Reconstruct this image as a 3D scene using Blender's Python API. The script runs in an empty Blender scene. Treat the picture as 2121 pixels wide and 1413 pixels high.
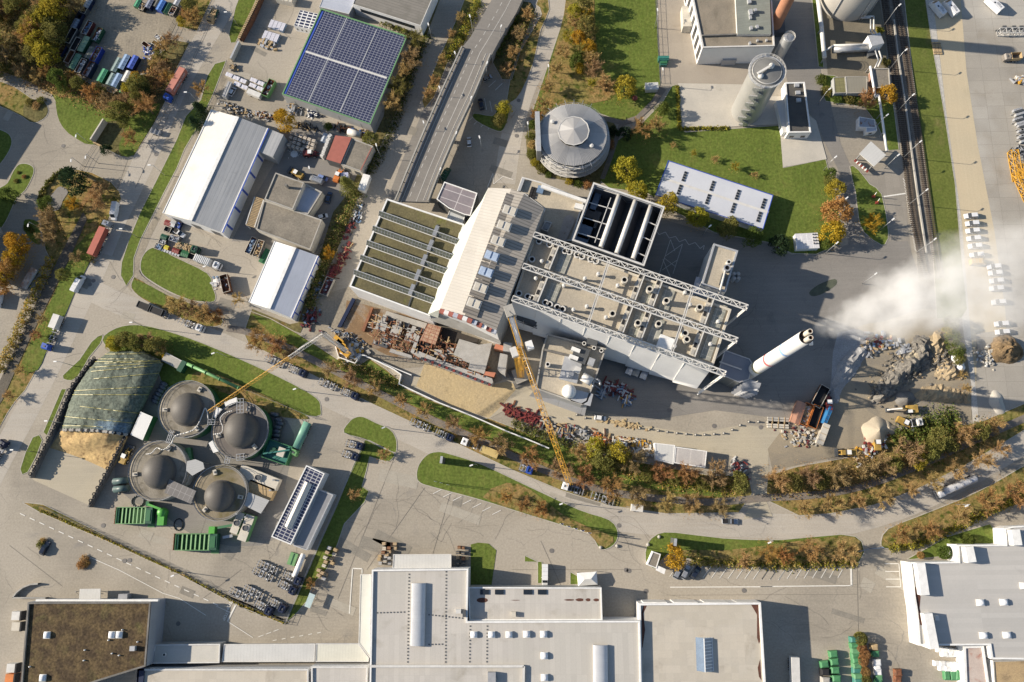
import bpy,bmesh,math,random
from math import sin,cos,pi,radians,sqrt,atan2,hypot
from mathutils import Vector,Matrix
random.seed(7)
S=bpy.context.scene
COL=S.collection
PW,PH,FPX,NAD,HCAM=2121,1413,1600.0,(1120.0,1045.0),260.0
_d=Vector(((NAD[0]-PW/2)/FPX,-(NAD[1]-PH/2)/FPX,-1.0)).normalized()
_up=-_d
_x=Vector((1,0,0));_x=(_x-_up*_x.dot(_up)).normalized()
_y=_up.cross(_x)
RC=Matrix((_x,_y,_up))
cam=bpy.data.cameras.new('camera');camo=bpy.data.objects.new('camera',cam);COL.objects.link(camo)
cam.sensor_width=36.0;cam.lens=36.0*FPX/PW;cam.clip_start=1.0;cam.clip_end=9000.0
camo.matrix_world=Matrix.Translation((0,0,HCAM)) @ RC.to_4x4()
S.camera=camo
SUN_EL,SUN_AZ=radians(24.5),radians(172.8)
w=bpy.data.worlds.new('World');S.world=w;w.use_nodes=True
nt=w.node_tree;bg=nt.nodes['Background']
sky=nt.nodes.new('ShaderNodeTexSky');sky.sky_type='NISHITA';sky.sun_disc=False
sky.sun_elevation=SUN_EL;sky.sun_rotation=pi/2-SUN_AZ;sky.altitude=500
nt.links.new(sky.outputs[0],bg.inputs[0]);bg.inputs[1].default_value=0.08
sl=bpy.data.lights.new('sun','SUN');sl.energy=4.9;sl.angle=radians(0.5);sl.color=(1.0,0.885,0.73)
so=bpy.data.objects.new('sun',sl);COL.objects.link(so)
sv=Vector((cos(SUN_EL)*cos(SUN_AZ),cos(SUN_EL)*sin(SUN_AZ),sin(SUN_EL)))
so.rotation_euler=sv.to_track_quat('Z','Y').to_euler();so.location=sv*400
S.view_settings.view_transform='Standard';S.view_settings.look='None'
S.view_settings.exposure=0.78;S.view_settings.gamma=1.0
def P(px,py,z=0.0):
    v=RC @ Vector(((px-PW/2)/FPX,-(py-PH/2)/FPX,-1.0))
    t=(z-HCAM)/v.z
    return Vector((v.x*t,v.y*t,z))
FR=[0,0,1.0]
def fr(ox=0,oy=0,s=0.26188):FR[:]=[ox,oy,s]
def ov():FR[:]=[0,0,1.0]
def Q(x,y,z=0.0):return P(FR[0]+x*FR[2],FR[1]+y*FR[2],z)
def QL(pts,z=0.0):return [Q(p[0],p[1],z) for p in pts]
def _n(nt,t,**k):
    n=nt.nodes.new(t)
    for a,b in k.items():setattr(n,a,b)
    return n
def _mix(nt,fac,a,b,mode='MIX'):
    m=_n(nt,'ShaderNodeMix',data_type='RGBA',blend_type=mode)
    for i,v in ((0,fac),(6,a),(7,b)):
        if hasattr(v,'links'):nt.links.new(v,m.inputs[i])
        else:m.inputs[i].default_value=v if i==0 else (*v,1) if len(v)==3 else v
    return m.outputs[2]
def _math(nt,op,a,b=0.0,c=0.0):
    m=_n(nt,'ShaderNodeMath',operation=op)
    for i,v in enumerate((a,b,c)):
        if hasattr(v,'links'):nt.links.new(v,m.inputs[i])
        else:m.inputs[i].default_value=v
    return m.outputs[0]
def _ramp(nt,v,lo,hi):
    m=_n(nt,'ShaderNodeMapRange',clamp=True);nt.links.new(v,m.inputs[0])
    m.inputs[1].default_value=lo;m.inputs[2].default_value=hi
    return m.outputs[0]
def _noise(nt,vec,scale,detail=5,rough=.6,dist=0):
    n=_n(nt,'ShaderNodeTexNoise');nt.links.new(vec,n.inputs['Vector'])
    n.inputs['Scale'].default_value=scale;n.inputs['Detail'].default_value=detail
    n.inputs['Roughness'].default_value=rough;n.inputs['Distortion'].default_value=dist
    return n.outputs[0]
MATS={}
def mat(name,c1,c2=None,scale=.25,lo=.35,hi=.65,rough=.85,metal=0.0,spec=.25,grain=.12,gscale=3.0,bump=0.0,
        stripes=None,grid=None,stains=None,cracks=None,streak=None,vary=0.0,blot=None):
    """c1/c2 blotched by noise; stripes=(axis, period m, depth 0..1, width); grid=(cell x, cell y, joint, colour);
    stains=(colour, scale, lo, hi); cracks=(colour, cell scale, width); streak=(axis, colour, amount); blot=(colour, scale, lo, hi)"""
    if name in MATS:return MATS[name]
    m=bpy.data.materials.new(name);m.use_nodes=True;nt=m.node_tree
    bs=nt.nodes['Principled BSDF']
    bs.inputs['Roughness'].default_value=rough;bs.inputs['Metallic'].default_value=metal
    bs.inputs['Specular IOR Level'].default_value=spec
    tc=_n(nt,'ShaderNodeTexCoord');vec=tc.outputs['Object']
    sep=_n(nt,'ShaderNodeSeparateXYZ');nt.links.new(vec,sep.inputs[0])
    c2=c2 or tuple(v*.86 for v in c1)
    col=_mix(nt,_ramp(nt,_noise(nt,vec,scale),lo,hi),c1,c2)
    height=None
    if stains:col=_mix(nt,_ramp(nt,_noise(nt,vec,stains[1],6,.65,.4),stains[2],stains[3]),col,stains[0])
    if blot:col=_mix(nt,_ramp(nt,_noise(nt,vec,blot[1],3,.5),blot[2],blot[3]),col,blot[0])
    if streak:
        mp=_n(nt,'ShaderNodeMapping');nt.links.new(vec,mp.inputs[0])
        mp.inputs['Scale'].default_value=(.03,1.2,1) if streak[0]=='x' else (1.2,.03,1)
        col=_mix(nt,_math(nt,'MULTIPLY',_ramp(nt,_noise(nt,mp.outputs[0],1.0,6,.7),.45,.72),streak[2]),col,streak[1])
    if grid:
        br=_n(nt,'ShaderNodeTexBrick',offset=0.0,squash=1.0);nt.links.new(vec,br.inputs['Vector'])
        br.inputs['Scale'].default_value=1.0;br.inputs['Mortar Size'].default_value=grid[2]
        br.inputs['Brick Width'].default_value=grid[0];br.inputs['Row Height'].default_value=grid[1]
        br.inputs['Mortar Smooth'].default_value=0.1
        br.inputs['Color1'].default_value=(1,1,1,1);br.inputs['Color2'].default_value=(.9,.9,.9,1);br.inputs['Mortar'].default_value=(0,0,0,1)
        col=_mix(nt,br.outputs['Fac'],_mix(nt,1.0,col,br.outputs['Color'],'MULTIPLY'),grid[3])
    if stripes:
        ax=sep.outputs[{'x':0,'y':1,'z':2}[stripes[0]]]
        fr_=_math(nt,'FRACT',_math(nt,'DIVIDE',ax,stripes[1]))
        tri=_math(nt,'ABSOLUTE',_math(nt,'SUBTRACT',fr_,.5))
        height=_ramp(nt,tri,.5-stripes[3],.5-stripes[3]+.08)
        col=_mix(nt,height,col,tuple(v*(1-stripes[2]) for v in c1))
    if cracks:
        nz=_n(nt,'ShaderNodeTexNoise');nt.links.new(vec,nz.inputs['Vector']);nz.inputs['Scale'].default_value=.3
        va=_n(nt,'ShaderNodeVectorMath',operation='MULTIPLY_ADD');nt.links.new(nz.outputs['Color'],va.inputs[0])
        va.inputs[1].default_value=(3,3,0);nt.links.new(vec,va.inputs[2])
        vo=_n(nt,'ShaderNodeTexVoronoi',feature='DISTANCE_TO_EDGE');nt.links.new(va.outputs[0],vo.inputs['Vector'])
        vo.inputs['Scale'].default_value=cracks[1]
        inv=_math(nt,'MULTIPLY',_math(nt,'SUBTRACT',1.0,_ramp(nt,vo.outputs['Distance'],0.0,cracks[2])),
                    _ramp(nt,_noise(nt,vec,.05,3),.45,.6))
        col=_mix(nt,inv,col,cracks[0])
    if grain:
        g=_ramp(nt,_noise(nt,vec,gscale,3,.7),.3,.7)
        gm=_math(nt,'MULTIPLY_ADD',g,2*grain,1-grain)
        col=_mix(nt,1.0,col,_grey(nt,gm),'MULTIPLY')
    if vary:
        ge=_n(nt,'ShaderNodeNewGeometry');oi=_n(nt,'ShaderNodeObjectInfo')
        hs=_n(nt,'ShaderNodeHueSaturation');nt.links.new(col,hs.inputs['Color'])
        nt.links.new(_math(nt,'MULTIPLY_ADD',oi.outputs['Random'],.028,.491),hs.inputs['Hue'])
        nt.links.new(_math(nt,'MULTIPLY_ADD',ge.outputs['Random Per Island'],vary,1-vary*.55),hs.inputs['Value'])
        col=hs.outputs[0]
    nt.links.new(col,bs.inputs['Base Color'])
    if bump:
        bp=_n(nt,'ShaderNodeBump');bp.inputs['Strength'].default_value=bump;bp.inputs['Distance'].default_value=.25
        nt.links.new(height if height is not None else _noise(nt,vec,gscale*.5,5),bp.inputs['Height'])
        nt.links.new(bp.outputs[0],bs.inputs['Normal'])
    MATS[name]=m
    return m
def _grey(nt,v):
    c=_n(nt,'ShaderNodeCombineColor')
    for i in range(3):nt.links.new(v,c.inputs[i])
    return c.outputs[0]
def paint(name,c,rough=.45,metal=0.0,dirt=.85,spec=.4):
    return mat(name,c,tuple(v*dirt for v in c),scale=.6,rough=rough,metal=metal,spec=spec,grain=.06,gscale=5)
M_=dict
white=paint('white_paint',(.78,.78,.76));offwhite=paint('off_white_panel',(.62,.61,.58));grey=paint('grey_paint',(.33,.34,.36))
lgrey=paint('light_grey_metal',(.5,.51,.52),.4,.3);dgrey=paint('dark_grey_metal',(.09,.095,.1));black=paint('black_rubber',(.018,.018,.02),.8)
glass=paint('dark_glass',(.02,.026,.034),.12,0,1,.7);steel=paint('galvanised_steel',(.45,.46,.47),.4,.6)
yellow=paint('crane_yellow',(.62,.34,.045));myel=paint('machine_yellow',(.43,.28,.07),.6,0,.6);orange=paint('orange_paint',(.62,.2,.05));red=paint('red_paint',(.22,.045,.038))
blue=paint('blue_paint',(.03,.12,.42));navy=paint('navy_paint',(.012,.022,.06));green=paint('green_paint',(.035,.14,.06))
lgreen=paint('light_green_paint',(.14,.31,.125));dgreen=paint('dark_green_paint',(.02,.085,.05));teal=paint('teal_paint',(.04,.18,.15))
rust=mat('rusty_steel',(.22,.09,.045),(.1,.055,.035),.8,grain=.2);maroon=paint('maroon_paint',(.14,.032,.032));sblue=paint('steel_blue_paint',(.16,.24,.36))
wood=mat('bare_timber',(.46,.34,.19),(.34,.25,.14),1.2,grain=.15);silver=paint('silver_paint',(.5,.52,.55),.3,.5)
conc=mat('concrete',(.40,.385,.35),(.31,.295,.265),.2,grain=.1,stains=((.2,.19,.17),.5,.6,.8));dconc=mat('dark_concrete',(.2,.19,.175),(.13,.125,.115),.25,grain=.15)
lamphead=paint('lamp_head',(.8,.8,.78));bark=mat('bark',(.13,.095,.065),(.08,.06,.04),2.0)
class MB:
    def __init__(s):s.v=[];s.f=[];s.m=[];s.sm=[];s.ml=[]
    def _mi(s,m):
        if m not in s.ml:s.ml.append(m)
        return s.ml.index(m)
    def poly(s,pts,m,smooth=False):
        i=len(s.v);s.v+=[Vector(p) for p in pts];s.f.append(tuple(range(i,i+len(pts))));s.m.append(s._mi(m));s.sm.append(smooth)
    def prism(s,pts,z0,z1,m,top=None,cap=True,bottom=False):
        pts=[Vector((p[0],p[1],0)) for p in pts]
        if sum(a.x*b.y-b.x*a.y for a,b in zip(pts,pts[1:]+pts[:1]))<0:pts=pts[::-1]
        n=len(pts)
        for i in range(n):
            a,b=pts[i],pts[(i+1) % n]
            s.poly([(a.x,a.y,z0),(b.x,b.y,z0),(b.x,b.y,z1),(a.x,a.y,z1)],m)
        if cap:s.poly([(p.x,p.y,z1) for p in pts],top or m)
        if bottom:s.poly([(p.x,p.y,z0) for p in pts[::-1]],m)
    def box(s,c,d,m,rz=0.0,top=None,M=None):
        """box standing on c=(x,y,z bottom), d=(lx,ly,lz)"""
        x,y,z=d[0]/2,d[1]/2,d[2]
        R=Matrix.Translation(c) @ Matrix.Rotation(rz,4,'Z')
        if M:R=M @ R
        v=[R @ Vector(p) for p in ((-x,-y,0),(x,-y,0),(x,y,0),(-x,y,0),(-x,-y,z),(x,-y,z),(x,y,z),(-x,y,z))]
        for k,q in enumerate(((3,2,1,0),(4,5,6,7),(0,1,5,4),(1,2,6,5),(2,3,7,6),(3,0,4,7))):
            s.poly([v[i] for i in q],(top or m) if k==1 else m)
    def bar(s,a,b,w,h,m):
        a,b=Vector(a),Vector(b);d=b-a;L=d.length
        if L<1e-5:return
        q=d.to_track_quat('X','Z').to_matrix().to_4x4()
        s.box((L/2,0,-h/2),(L,w,h),m,M=Matrix.Translation(a) @ q)
    def tube(s,a,b,r0,r1=None,n=8,m=None,cap=True,smooth=True):
        a,b=Vector(a),Vector(b);r1=r0 if r1 is None else r1
        q=(b-a).to_track_quat('Z','Y').to_matrix()
        A=[a+q @ Vector((cos(2*pi*i/n)*r0,sin(2*pi*i/n)*r0,0)) for i in range(n)]
        B=[b+q @ Vector((cos(2*pi*i/n)*r1,sin(2*pi*i/n)*r1,0)) for i in range(n)]
        for i in range(n):s.poly([A[i],A[(i+1) % n],B[(i+1) % n],B[i]],m,smooth)
        if cap:
            s.poly(A[::-1],m);s.poly(B,m)
    def path(s,pts,r,m,n=6):
        for a,b in zip(pts,pts[1:]):s.tube(a,b,r,r,n,m)
    def lathe(s,c,prof,m,n=32,smooth=True,ang=(0,2*pi),mats=None):
        c=Vector(c);full=abs(ang[1]-ang[0]-2*pi)<1e-4
        rows=[[c+Vector((cos(ang[0]+(ang[1]-ang[0])*i/n)*r,sin(ang[0]+(ang[1]-ang[0])*i/n)*r,z)) for i in range(n+1)] for r,z in prof]
        for k in range(len(prof)-1):
            mm=mats[k] if mats else m
            for i in range(n):
                q=[rows[k][i],rows[k][i+1],rows[k+1][i+1],rows[k+1][i]]
                if prof[k+1][0]<1e-4:q=q[:3]
                elif prof[k][0]<1e-4:q=[q[0]]+q[2:]
                s.poly(q,mm,smooth)
    def ring(s,pts,wd,z0,z1,m):
        """parapet: band of width wd inside the polygon, its top at z1"""
        inn=inset(pts,wd);n=len(pts)
        for i in range(n):
            a,b,c,d=pts[i],pts[(i+1) % n],inn[(i+1) % n],inn[i]
            s.poly([(a[0],a[1],z1),(b[0],b[1],z1),(c[0],c[1],z1),(d[0],d[1],z1)],m)
            s.poly([(c[0],c[1],z1),(c[0],c[1],z0),(d[0],d[1],z0),(d[0],d[1],z1)],m)
            s.poly([(a[0],a[1],z0),(b[0],b[1],z0),(b[0],b[1],z1),(a[0],a[1],z1)],m)
    def strip(s,pts,wd,z,m,z0=None):
        """flat (or raised) band along a polyline"""
        n=len(pts);L=[];R=[]
        for i in range(n):
            a=Vector(pts[max(i-1,0)]);b=Vector(pts[min(i+1,n-1)])
            t=(b-a);t.z=0;t.normalize();nn=Vector((-t.y,t.x,0))*wd/2
            p=Vector((pts[i][0],pts[i][1],0));L.append(p+nn);R.append(p-nn)
        for i in range(n-1):
            q=[R[i],R[i+1],L[i+1],L[i]]
            s.poly([(p.x,p.y,z) for p in q],m)
            if z0 is not None:
                for a,b in ((R[i],R[i+1]),(L[i+1],L[i])):
                    s.poly([(a.x,a.y,z0),(b.x,b.y,z0),(b.x,b.y,z),(a.x,a.y,z)],m)
    def build(s,name,parent=None,mats=None):
        me=bpy.data.meshes.new(name)
        V=s.v
        if parent is not None and parent.name in MW:
            I=MW[parent.name].inverted();V=[I @ v for v in V]
        me.from_pydata([tuple(v) for v in V],[],s.f)
        for m in s.ml:me.materials.append(m)
        me.polygons.foreach_set('material_index',s.m);me.polygons.foreach_set('use_smooth',s.sm)
        if any(s.sm):
            bm=bmesh.new();bm.from_mesh(me);bmesh.ops.remove_doubles(bm,verts=bm.verts,dist=.0005);bm.to_mesh(me);bm.free()
        me.update()
        o=bpy.data.objects.new(name,me);COL.objects.link(o)
        if parent is not None:
            o.parent=parent
            if parent.name in MW:MW[o.name]=MW[parent.name]
        return o
MW={}
def inset(pts,d):
    n=len(pts);pts=[Vector((p[0],p[1],0)) for p in pts]
    sg=1 if sum(a.x*b.y-b.x*a.y for a,b in zip(pts,pts[1:]+pts[:1]))>0 else-1
    out=[]
    for i in range(n):
        a,b,c=pts[i-1],pts[i],pts[(i+1) % n]
        u=(b-a).normalized();v=(c-b).normalized()
        nu=Vector((-u.y,u.x,0))*sg;nv=Vector((-v.y,v.x,0))*sg
        k=nu+nv;k=k/max(k.length_squared/2,.3)
        out.append(b+k*d)
    return out
def smooth(pts,n=4,closed=True):
    out=[];N=len(pts)
    for i in range(N if closed else N-1):
        p=[pts[(i+k) % N] if closed else pts[min(max(i+k,0),N-1)] for k in (-1,0,1,2)]
        for j in range(n):
            t=j/n
            out.append(tuple(.5*(2*p[1][a]+(p[2][a]-p[0][a])*t+(2*p[0][a]-5*p[1][a]+4*p[2][a]-p[3][a])*t*t+(3*p[1][a]-p[0][a]-3*p[2][a]+p[3][a])*t**3) for a in (0,1)))
    if not closed:out.append(tuple(pts[-1][:2]))
    return out
def tag(o,label,cat,group=None):
    o['label']=label;o['category']=cat
    if group:o['group']=group
    return o
def thing(name,label,cat,loc=(0,0,0),rz=0.0,group=None):
    o=bpy.data.objects.new(name,None);COL.objects.link(o);o.empty_display_size=.5
    o.location=loc;o.rotation_euler=(0,0,rz);tag(o,label,cat,group)
    MW[o.name]=Matrix.Translation(loc) @ Matrix.Rotation(rz,4,'Z')
    return o
def solo(mb,name,label,cat,loc=(0,0,0),rz=0.0,group=None):
    """a thing that is one mesh, its origin at its base"""
    I=(Matrix.Translation(loc) @ Matrix.Rotation(rz,4,'Z')).inverted()
    mb.v=[I @ v for v in mb.v]
    o=mb.build(name);o.location=loc;o.rotation_euler=(0,0,rz)
    return tag(o,label,cat,group)
def struct(name,mb,kind='structure'):
    o=mb.build(name);o['kind']=kind;return o
def dup(root,loc,rz,label,group=None,sc=None):
    r=root.copy();COL.objects.link(r);r.location=loc;r.rotation_euler=(0,0,rz)
    if sc:r.scale=sc if hasattr(sc,'__len__') else (sc,)*3
    r['label']=label
    if group:r['group']=group
    for ch in list(root.children):
        c=ch.copy();COL.objects.link(c);c.parent=r
        for g in ch.children:
            d=g.copy();COL.objects.link(d);d.parent=c
    return r
def head(a,b):return atan2(b.y-a.y,b.x-a.x)
ORD=['first','second','third','fourth','fifth','sixth','seventh','eighth','ninth','tenth','eleventh','twelfth','thirteenth','fourteenth','fifteenth','sixteenth','seventeenth','eighteenth','nineteenth','twentieth']
def txt(s,size,m,parent,M,name='lettering',off=.0):
    cu=bpy.data.curves.new(name,'FONT');cu.body=s;cu.size=size;cu.align_x='CENTER';cu.align_y='CENTER';cu.extrude=.004;cu.offset=off
    t=bpy.data.objects.new(name,cu);COL.objects.link(t)
    me=bpy.data.meshes.new_from_object(t.evaluated_get(bpy.context.evaluated_depsgraph_get()))
    bpy.data.objects.remove(t)
    me.materials.clear();me.materials.append(m)
    o=bpy.data.objects.new(name,me);COL.objects.link(o)
    if parent is not None:
        o.parent=parent;M=MW.get(parent.name,Matrix()).inverted() @ M
    o.matrix_local=M
    return o
# ================================================================ THE GROUND
pave=mat('asphalt_yard',(.325,.292,.238),(.27,.243,.2),.045,.4,.6,grain=.13,gscale=1.6,cracks=((.2,.185,.165),.05,.005),
           stains=((.22,.205,.185),.14,.58,.8),streak=('x',(.37,.335,.275),.4),blot=((.35,.315,.26),.02,.5,.56))
roadm=mat('road_asphalt',(.41,.375,.32),(.355,.325,.28),.06,grain=.12,gscale=2.2,stains=((.28,.265,.245),.25,.6,.8),streak=('x',(.45,.43,.39),.4),cracks=((.26,.245,.22),.06,.005))
bridgem=mat('bridge_asphalt',(.225,.21,.19),(.19,.178,.163),.1,grain=.1,streak=('y',(.27,.25,.225),.4))
darkm=mat('dark_asphalt',(.235,.22,.2),(.19,.18,.165),.05,grain=.12,stains=((.14,.135,.13),.12,.58,.75),streak=('x',(.28,.265,.24),.4),cracks=((.14,.13,.12),.05,.005))
pathm=mat('path_asphalt',(.2,.175,.15),(.15,.135,.118),.3,grain=.2,stains=((.26,.2,.13),.8,.55,.75))
grassm=mat('grass',(.128,.165,.036),(.092,.125,.028),.12,.3,.7,rough=1,spec=.05,grain=.32,gscale=1.1,stains=((.2,.18,.06),.09,.56,.78),bump=.6,blot=((.105,.15,.03),.6,.5,.7),streak=('y',(.16,.18,.05),.4))
verge=mat('autumn_verge',(.19,.165,.055),(.26,.18,.075),.1,.4,.62,rough=1,spec=.05,grain=.35,gscale=1.2,stains=((.22,.12,.035),.15,.56,.75),bump=.6,blot=((.075,.09,.02),.5,.5,.65))
soilm=mat('undergrowth',(.16,.135,.062),(.11,.105,.045),.15,rough=1,spec=.05,grain=.45,gscale=.9,stains=((.14,.09,.03),.3,.56,.72),bump=.8)
gravel=mat('gravel_yard',(.30,.262,.2),(.22,.195,.155),.07,grain=.22,gscale=1.4,stains=((.15,.135,.11),.2,.55,.75),streak=('y',(.36,.315,.24),.4))
clay=mat('sandy_clay',(.46,.36,.2),(.40,.32,.195),.08,grain=.14,gscale=1.5,stains=((.30,.235,.14),.2,.56,.75),bump=.5)
lane=mat('dusty_lane',(.41,.365,.275),(.36,.325,.255),.07,grain=.1,streak=('x',(.46,.41,.32),.5),stains=((.30,.27,.21),.25,.6,.8))
slabm=mat('pale_concrete_slab',(.50,.465,.40),(.43,.405,.355),.1,grain=.08,stains=((.35,.32,.27),.3,.6,.8))
gridm=mat('jointed_concrete',(.37,.345,.30),(.31,.29,.255),.05,.35,.6,grain=.1,grid=(6.2,5.0,.035,(.2,.185,.16)),stains=((.26,.225,.175),.06,.52,.75),blot=((.41,.39,.35),.03,.5,.6))
sandm=mat('sandy_paving',(.5,.42,.29),(.46,.395,.28),.06,grain=.06,gscale=2,streak=('y',(.54,.47,.33),.4),stains=((.42,.36,.25),.12,.58,.75))
stripm=mat('pale_kerb_strip',(.5,.48,.44),(.40,.385,.35),1.0,grain=.2,gscale=3)
ballast=mat('ballast',(.2,.18,.15),(.15,.135,.115),.5,grain=.35,gscale=2.5,bump=.5)
bay=mat('paver_bays',(.3,.275,.235),(.25,.23,.2),.08,grain=.12,grid=(2.5,5.2,.05,(.24,.22,.19)))
kerbm=mat('kerb_stone',(.44,.415,.36),(.34,.32,.28),.8,grain=.1)
linem=mat('road_paint',(.72,.71,.66),(.6,.58,.53),1.5,grain=.1)
NL=[0]
def sheet(name,pts,lv,m,sm=0,z=None):
    pts=smooth(pts,sm) if sm else pts
    NL[0]+=.12;mb=MB();L=QL(pts);z=NL[0]*.0004+(lv*.012 if lv<6 else .16+.004*(lv-9)) if z is None else z
    if sum(a.x*b.y-b.x*a.y for a,b in zip(L,L[1:]+L[:1]))<0:L=L[::-1]
    mb.poly([(p.x,p.y,z) for p in L],m)
    return struct(name,mb)
def lawn(pts,m=None,sm=3,kerb=True,name='lawn',h=.05):
    """planted ground standing a kerb's height above the paving"""
    pts=smooth(pts,sm) if sm else pts
    NL[0]+=1;h+=.0012*NL[0]
    L=QL(pts);mb=MB();mb.prism(L,0,h,kerbm,top=m or grassm);struct(name,mb)
    if kerb:
        k=MB();k.strip([*L,L[0]],.22,h+.03,kerbm,0);struct('kerb',k)
mb=MB()
mb.poly([(-3500,-3000,0),(3500,-3000,0),(3500,4000,0),(-3500,4000,0)],pave);struct('ground',mb)
ov()
def road(pts,wpx,lv,m,name='road',sm=4):
    L=QL(smooth(pts,sm,False));s=(P(1060,700)-P(1061,700)).length
    mb=MB();mb.strip(L,wpx*s,lv*.012 if lv<6 else .16+.004*(lv-9),m);struct(name,mb)
road([(492,-60),(471,0),(420,88),(362,190),(318,290),(280,372),(232,470),(195,560),(152,650),(104,752),(50,860),(0,952),(-40,1030)],52,1,roadm)
road([(188,600),(240,625),(330,660),(420,697),(530,745),(640,800),(740,848),(860,900),(960,950),(1060,1000),(1160,1043),(1260,1072),(1380,1084),(1500,1086),(1620,1090),(1720,1087),(1810,1067),(1900,1035),(2000,985),(2060,950),(2160,890)],47,2,roadm)
road([(765,560),(845,345),(905,200),(960,60),(990,-60)],34,1,darkm)
road([(1045,380),(1060,280),(1085,190),(1120,120),(1150,60),(1165,-40)],46,1,roadm)
fr(0,0)
lawn([(-200,540),(0,560),(250,650),(400,740),(440,800),(455,910),(500,1010),(600,1095),(745,1148),(840,1180),(960,1240),(1060,1235),(1120,1140),(1220,980),(1330,760),(1350,640),(1500,340),(1340,310),(1300,400),(1180,480),(1170,580),(1060,600),(900,740),(690,650),(520,520),(530,330),(600,230),(680,60),(700,-100),(-200,-100)],soilm,0,name='undergrowth')
sheet('lawn',[(420,745),(440,800),(455,910),(500,1010),(600,1095),(745,1146),(850,965),(1000,985),(940,1150),(970,1235),(1055,1230),(1115,1135),(1210,980),(1270,820),(1150,850),(1040,930),(860,880),(760,860),(620,740),(500,690)],10,grassm,2)
sheet('lawn',[(-50,552),(0,562),(250,655),(400,745),(600,780),(420,660),(240,600),(80,560),(-50,530)],10,verge,2)
sheet('gravel_yard',[(705,-100),(1412,-100),(1412,150),(1345,300),(1300,395),(1180,478),(1170,590),(900,738),(690,645),(525,520),(535,330),(605,230),(685,60)],1,gravel)
lawn([(1420,-60),(1700,-60),(1560,245),(1400,210),(1410,150),(1440,30)],verge,0)
lawn([(1905,-50),(2045,-50),(1865,335),(1812,285),(1835,180)],grassm,2)
lawn([(1790,480),(1700,505),(1640,600),(1590,790),(1470,920),(1400,1100),(1245,1413),(1110,1680),(1020,1900),(962,2080),(955,2180),(1000,2262),(1055,2180),(1060,2040),(1110,1900),(1200,1720),(1310,1500),(1400,1330),(1460,1180),(1560,1010),(1680,760)],grassm,0)
sheet('footpath',[(1830,420),(1790,500),(1680,790),(1560,1060),(1500,1180),(1400,1380),(1310,1560),(1190,1770),(1115,1910),(1065,2050),(1060,2190),(1005,2265),(1040,2310),(1110,2200),(1115,2060),(1190,1880),(1280,1700),(1400,1480),(1500,1260),(1640,960),(1740,740),(1850,500)],2,gravel)
lawn([(-60,640),(120,690),(250,780),(345,800),(382,860),(370,920),(300,968),(235,965),(180,925),(90,880),(-60,800)],verge,2)
sheet('planting_bed',[(195,830),(260,790),(340,800),(378,860),(365,915),(300,962),(235,958),(190,920)],11,soilm,3)
lawn([(-60,1005),(0,1025),(70,1060),(95,1120),(70,1200),(0,1300),(-60,1340)],grassm,3)
fr(0,350)
lawn([(-60,520),(0,480),(60,390),(130,235),(200,170),(262,50),(265,-10),(215,-40),(150,-35),(105,20),(60,110),(0,150),(-60,190)],grassm,3)
lawn([(322,270),(325,190),(390,95),(490,25),(610,5),(730,30),(880,105),(945,180),(962,240),(890,330),(850,420),(790,560),(720,680),(600,940),(520,1140),(430,1340),(370,1450),(300,1570),(200,1750),(120,1840),(60,1930),(-60,2150),(-60,1850),(60,1700),(140,1420),(230,1200),(330,960),(420,760),(360,640),(325,480)],verge,0)
sheet('lawn',[(735,690),(600,960),(515,1160),(365,1450),(300,1590),(150,1600),(290,1280),(420,1010),(600,620),(760,480),(800,520)],10,grassm,2)
sheet('garden_path',[(400,330),(380,260),(430,180),(480,140),(540,180),(500,250),(470,320)],10,darkm,3)
sheet('soil_path',[(745,90),(620,320),(640,330),(790,110)],11,mat('leafy_soil',(.25,.15,.05),(.18,.1,.04),1,grain=.3),0)
sheet('railway_cutting',[(660,340),(500,640),(320,990),(200,1250),(110,1450),(-60,1800),(-60,1950),(20,1830),(140,1560),(260,1300),(380,1060),(560,690),(690,400)],11,mat('cutting_soil',(.13,.115,.09),(.09,.08,.065),.6,grain=.35),0)
sheet('lawn',[(200,400),(300,420),(320,520),(315,600),(240,560),(190,470)],1,grassm,3)
lawn([(1115,730),(1150,660),(1200,625),(1250,628),(1380,695),(1640,825),(1680,930),(1705,1000),(1690,1050),(1600,1050),(1500,1035),(1350,975),(1200,890),(1120,820)],grassm,3)
lawn([(1055,870),(1080,850),(1150,900),(1300,985),(1560,1085),(1750,1180),(1745,1235),(1640,1245),(1450,1190),(1280,1105),(1130,1030),(1040,945)],verge,3)
sheet('lawn',[(1060,880),(1150,910),(1300,985),(1300,1080),(1130,1020),(1050,945)],10,grassm,3)
sheet('footpath',[(1095,800),(1120,840),(1200,905),(1350,990),(1560,1055),(1800,1170),(1775,1195),(1560,1085),(1300,985),(1150,900),(1060,850)],11,gravel,3)
ov()
lawn([(212,705),(240,680),(285,673),(340,684),(420,711),(520,754),(600,792),(655,824),(664,845),(655,863),(560,850),(450,832),(345,800),(320,760),(250,740)],grassm,3)
sheet('wheel_track',[(400,775),(440,772),(520,805),(600,845),(640,868),(560,858),(470,815),(410,800)],11,verge,3)
lawn([(212,693),(190,708),(165,745),(130,778),(140,788),(160,782),(185,740),(208,712)],grassm,2)
lawn([(138,806),(128,806),(90,895),(98,902)],grassm,0);lawn([(68,906),(88,912),(58,978),(42,972)],grassm,2)
sheet('silage_yard',[(108,890),(240,950),(192,1050),(70,995),(60,980)],1,lane,0)
sheet('plant_yard',[(260,850),(420,800),(560,850),(610,900),(590,1010),(610,1080),(540,1130),(420,1120),(330,1060),(240,1010)],1,darkm,2)
lawn([(45,1040),(90,1045),(240,1120),(400,1200),(520,1270),(600,1288),(590,1294),(490,1254),(375,1192),(230,1125),(80,1060)],verge,0)
fr(530,700)
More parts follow.
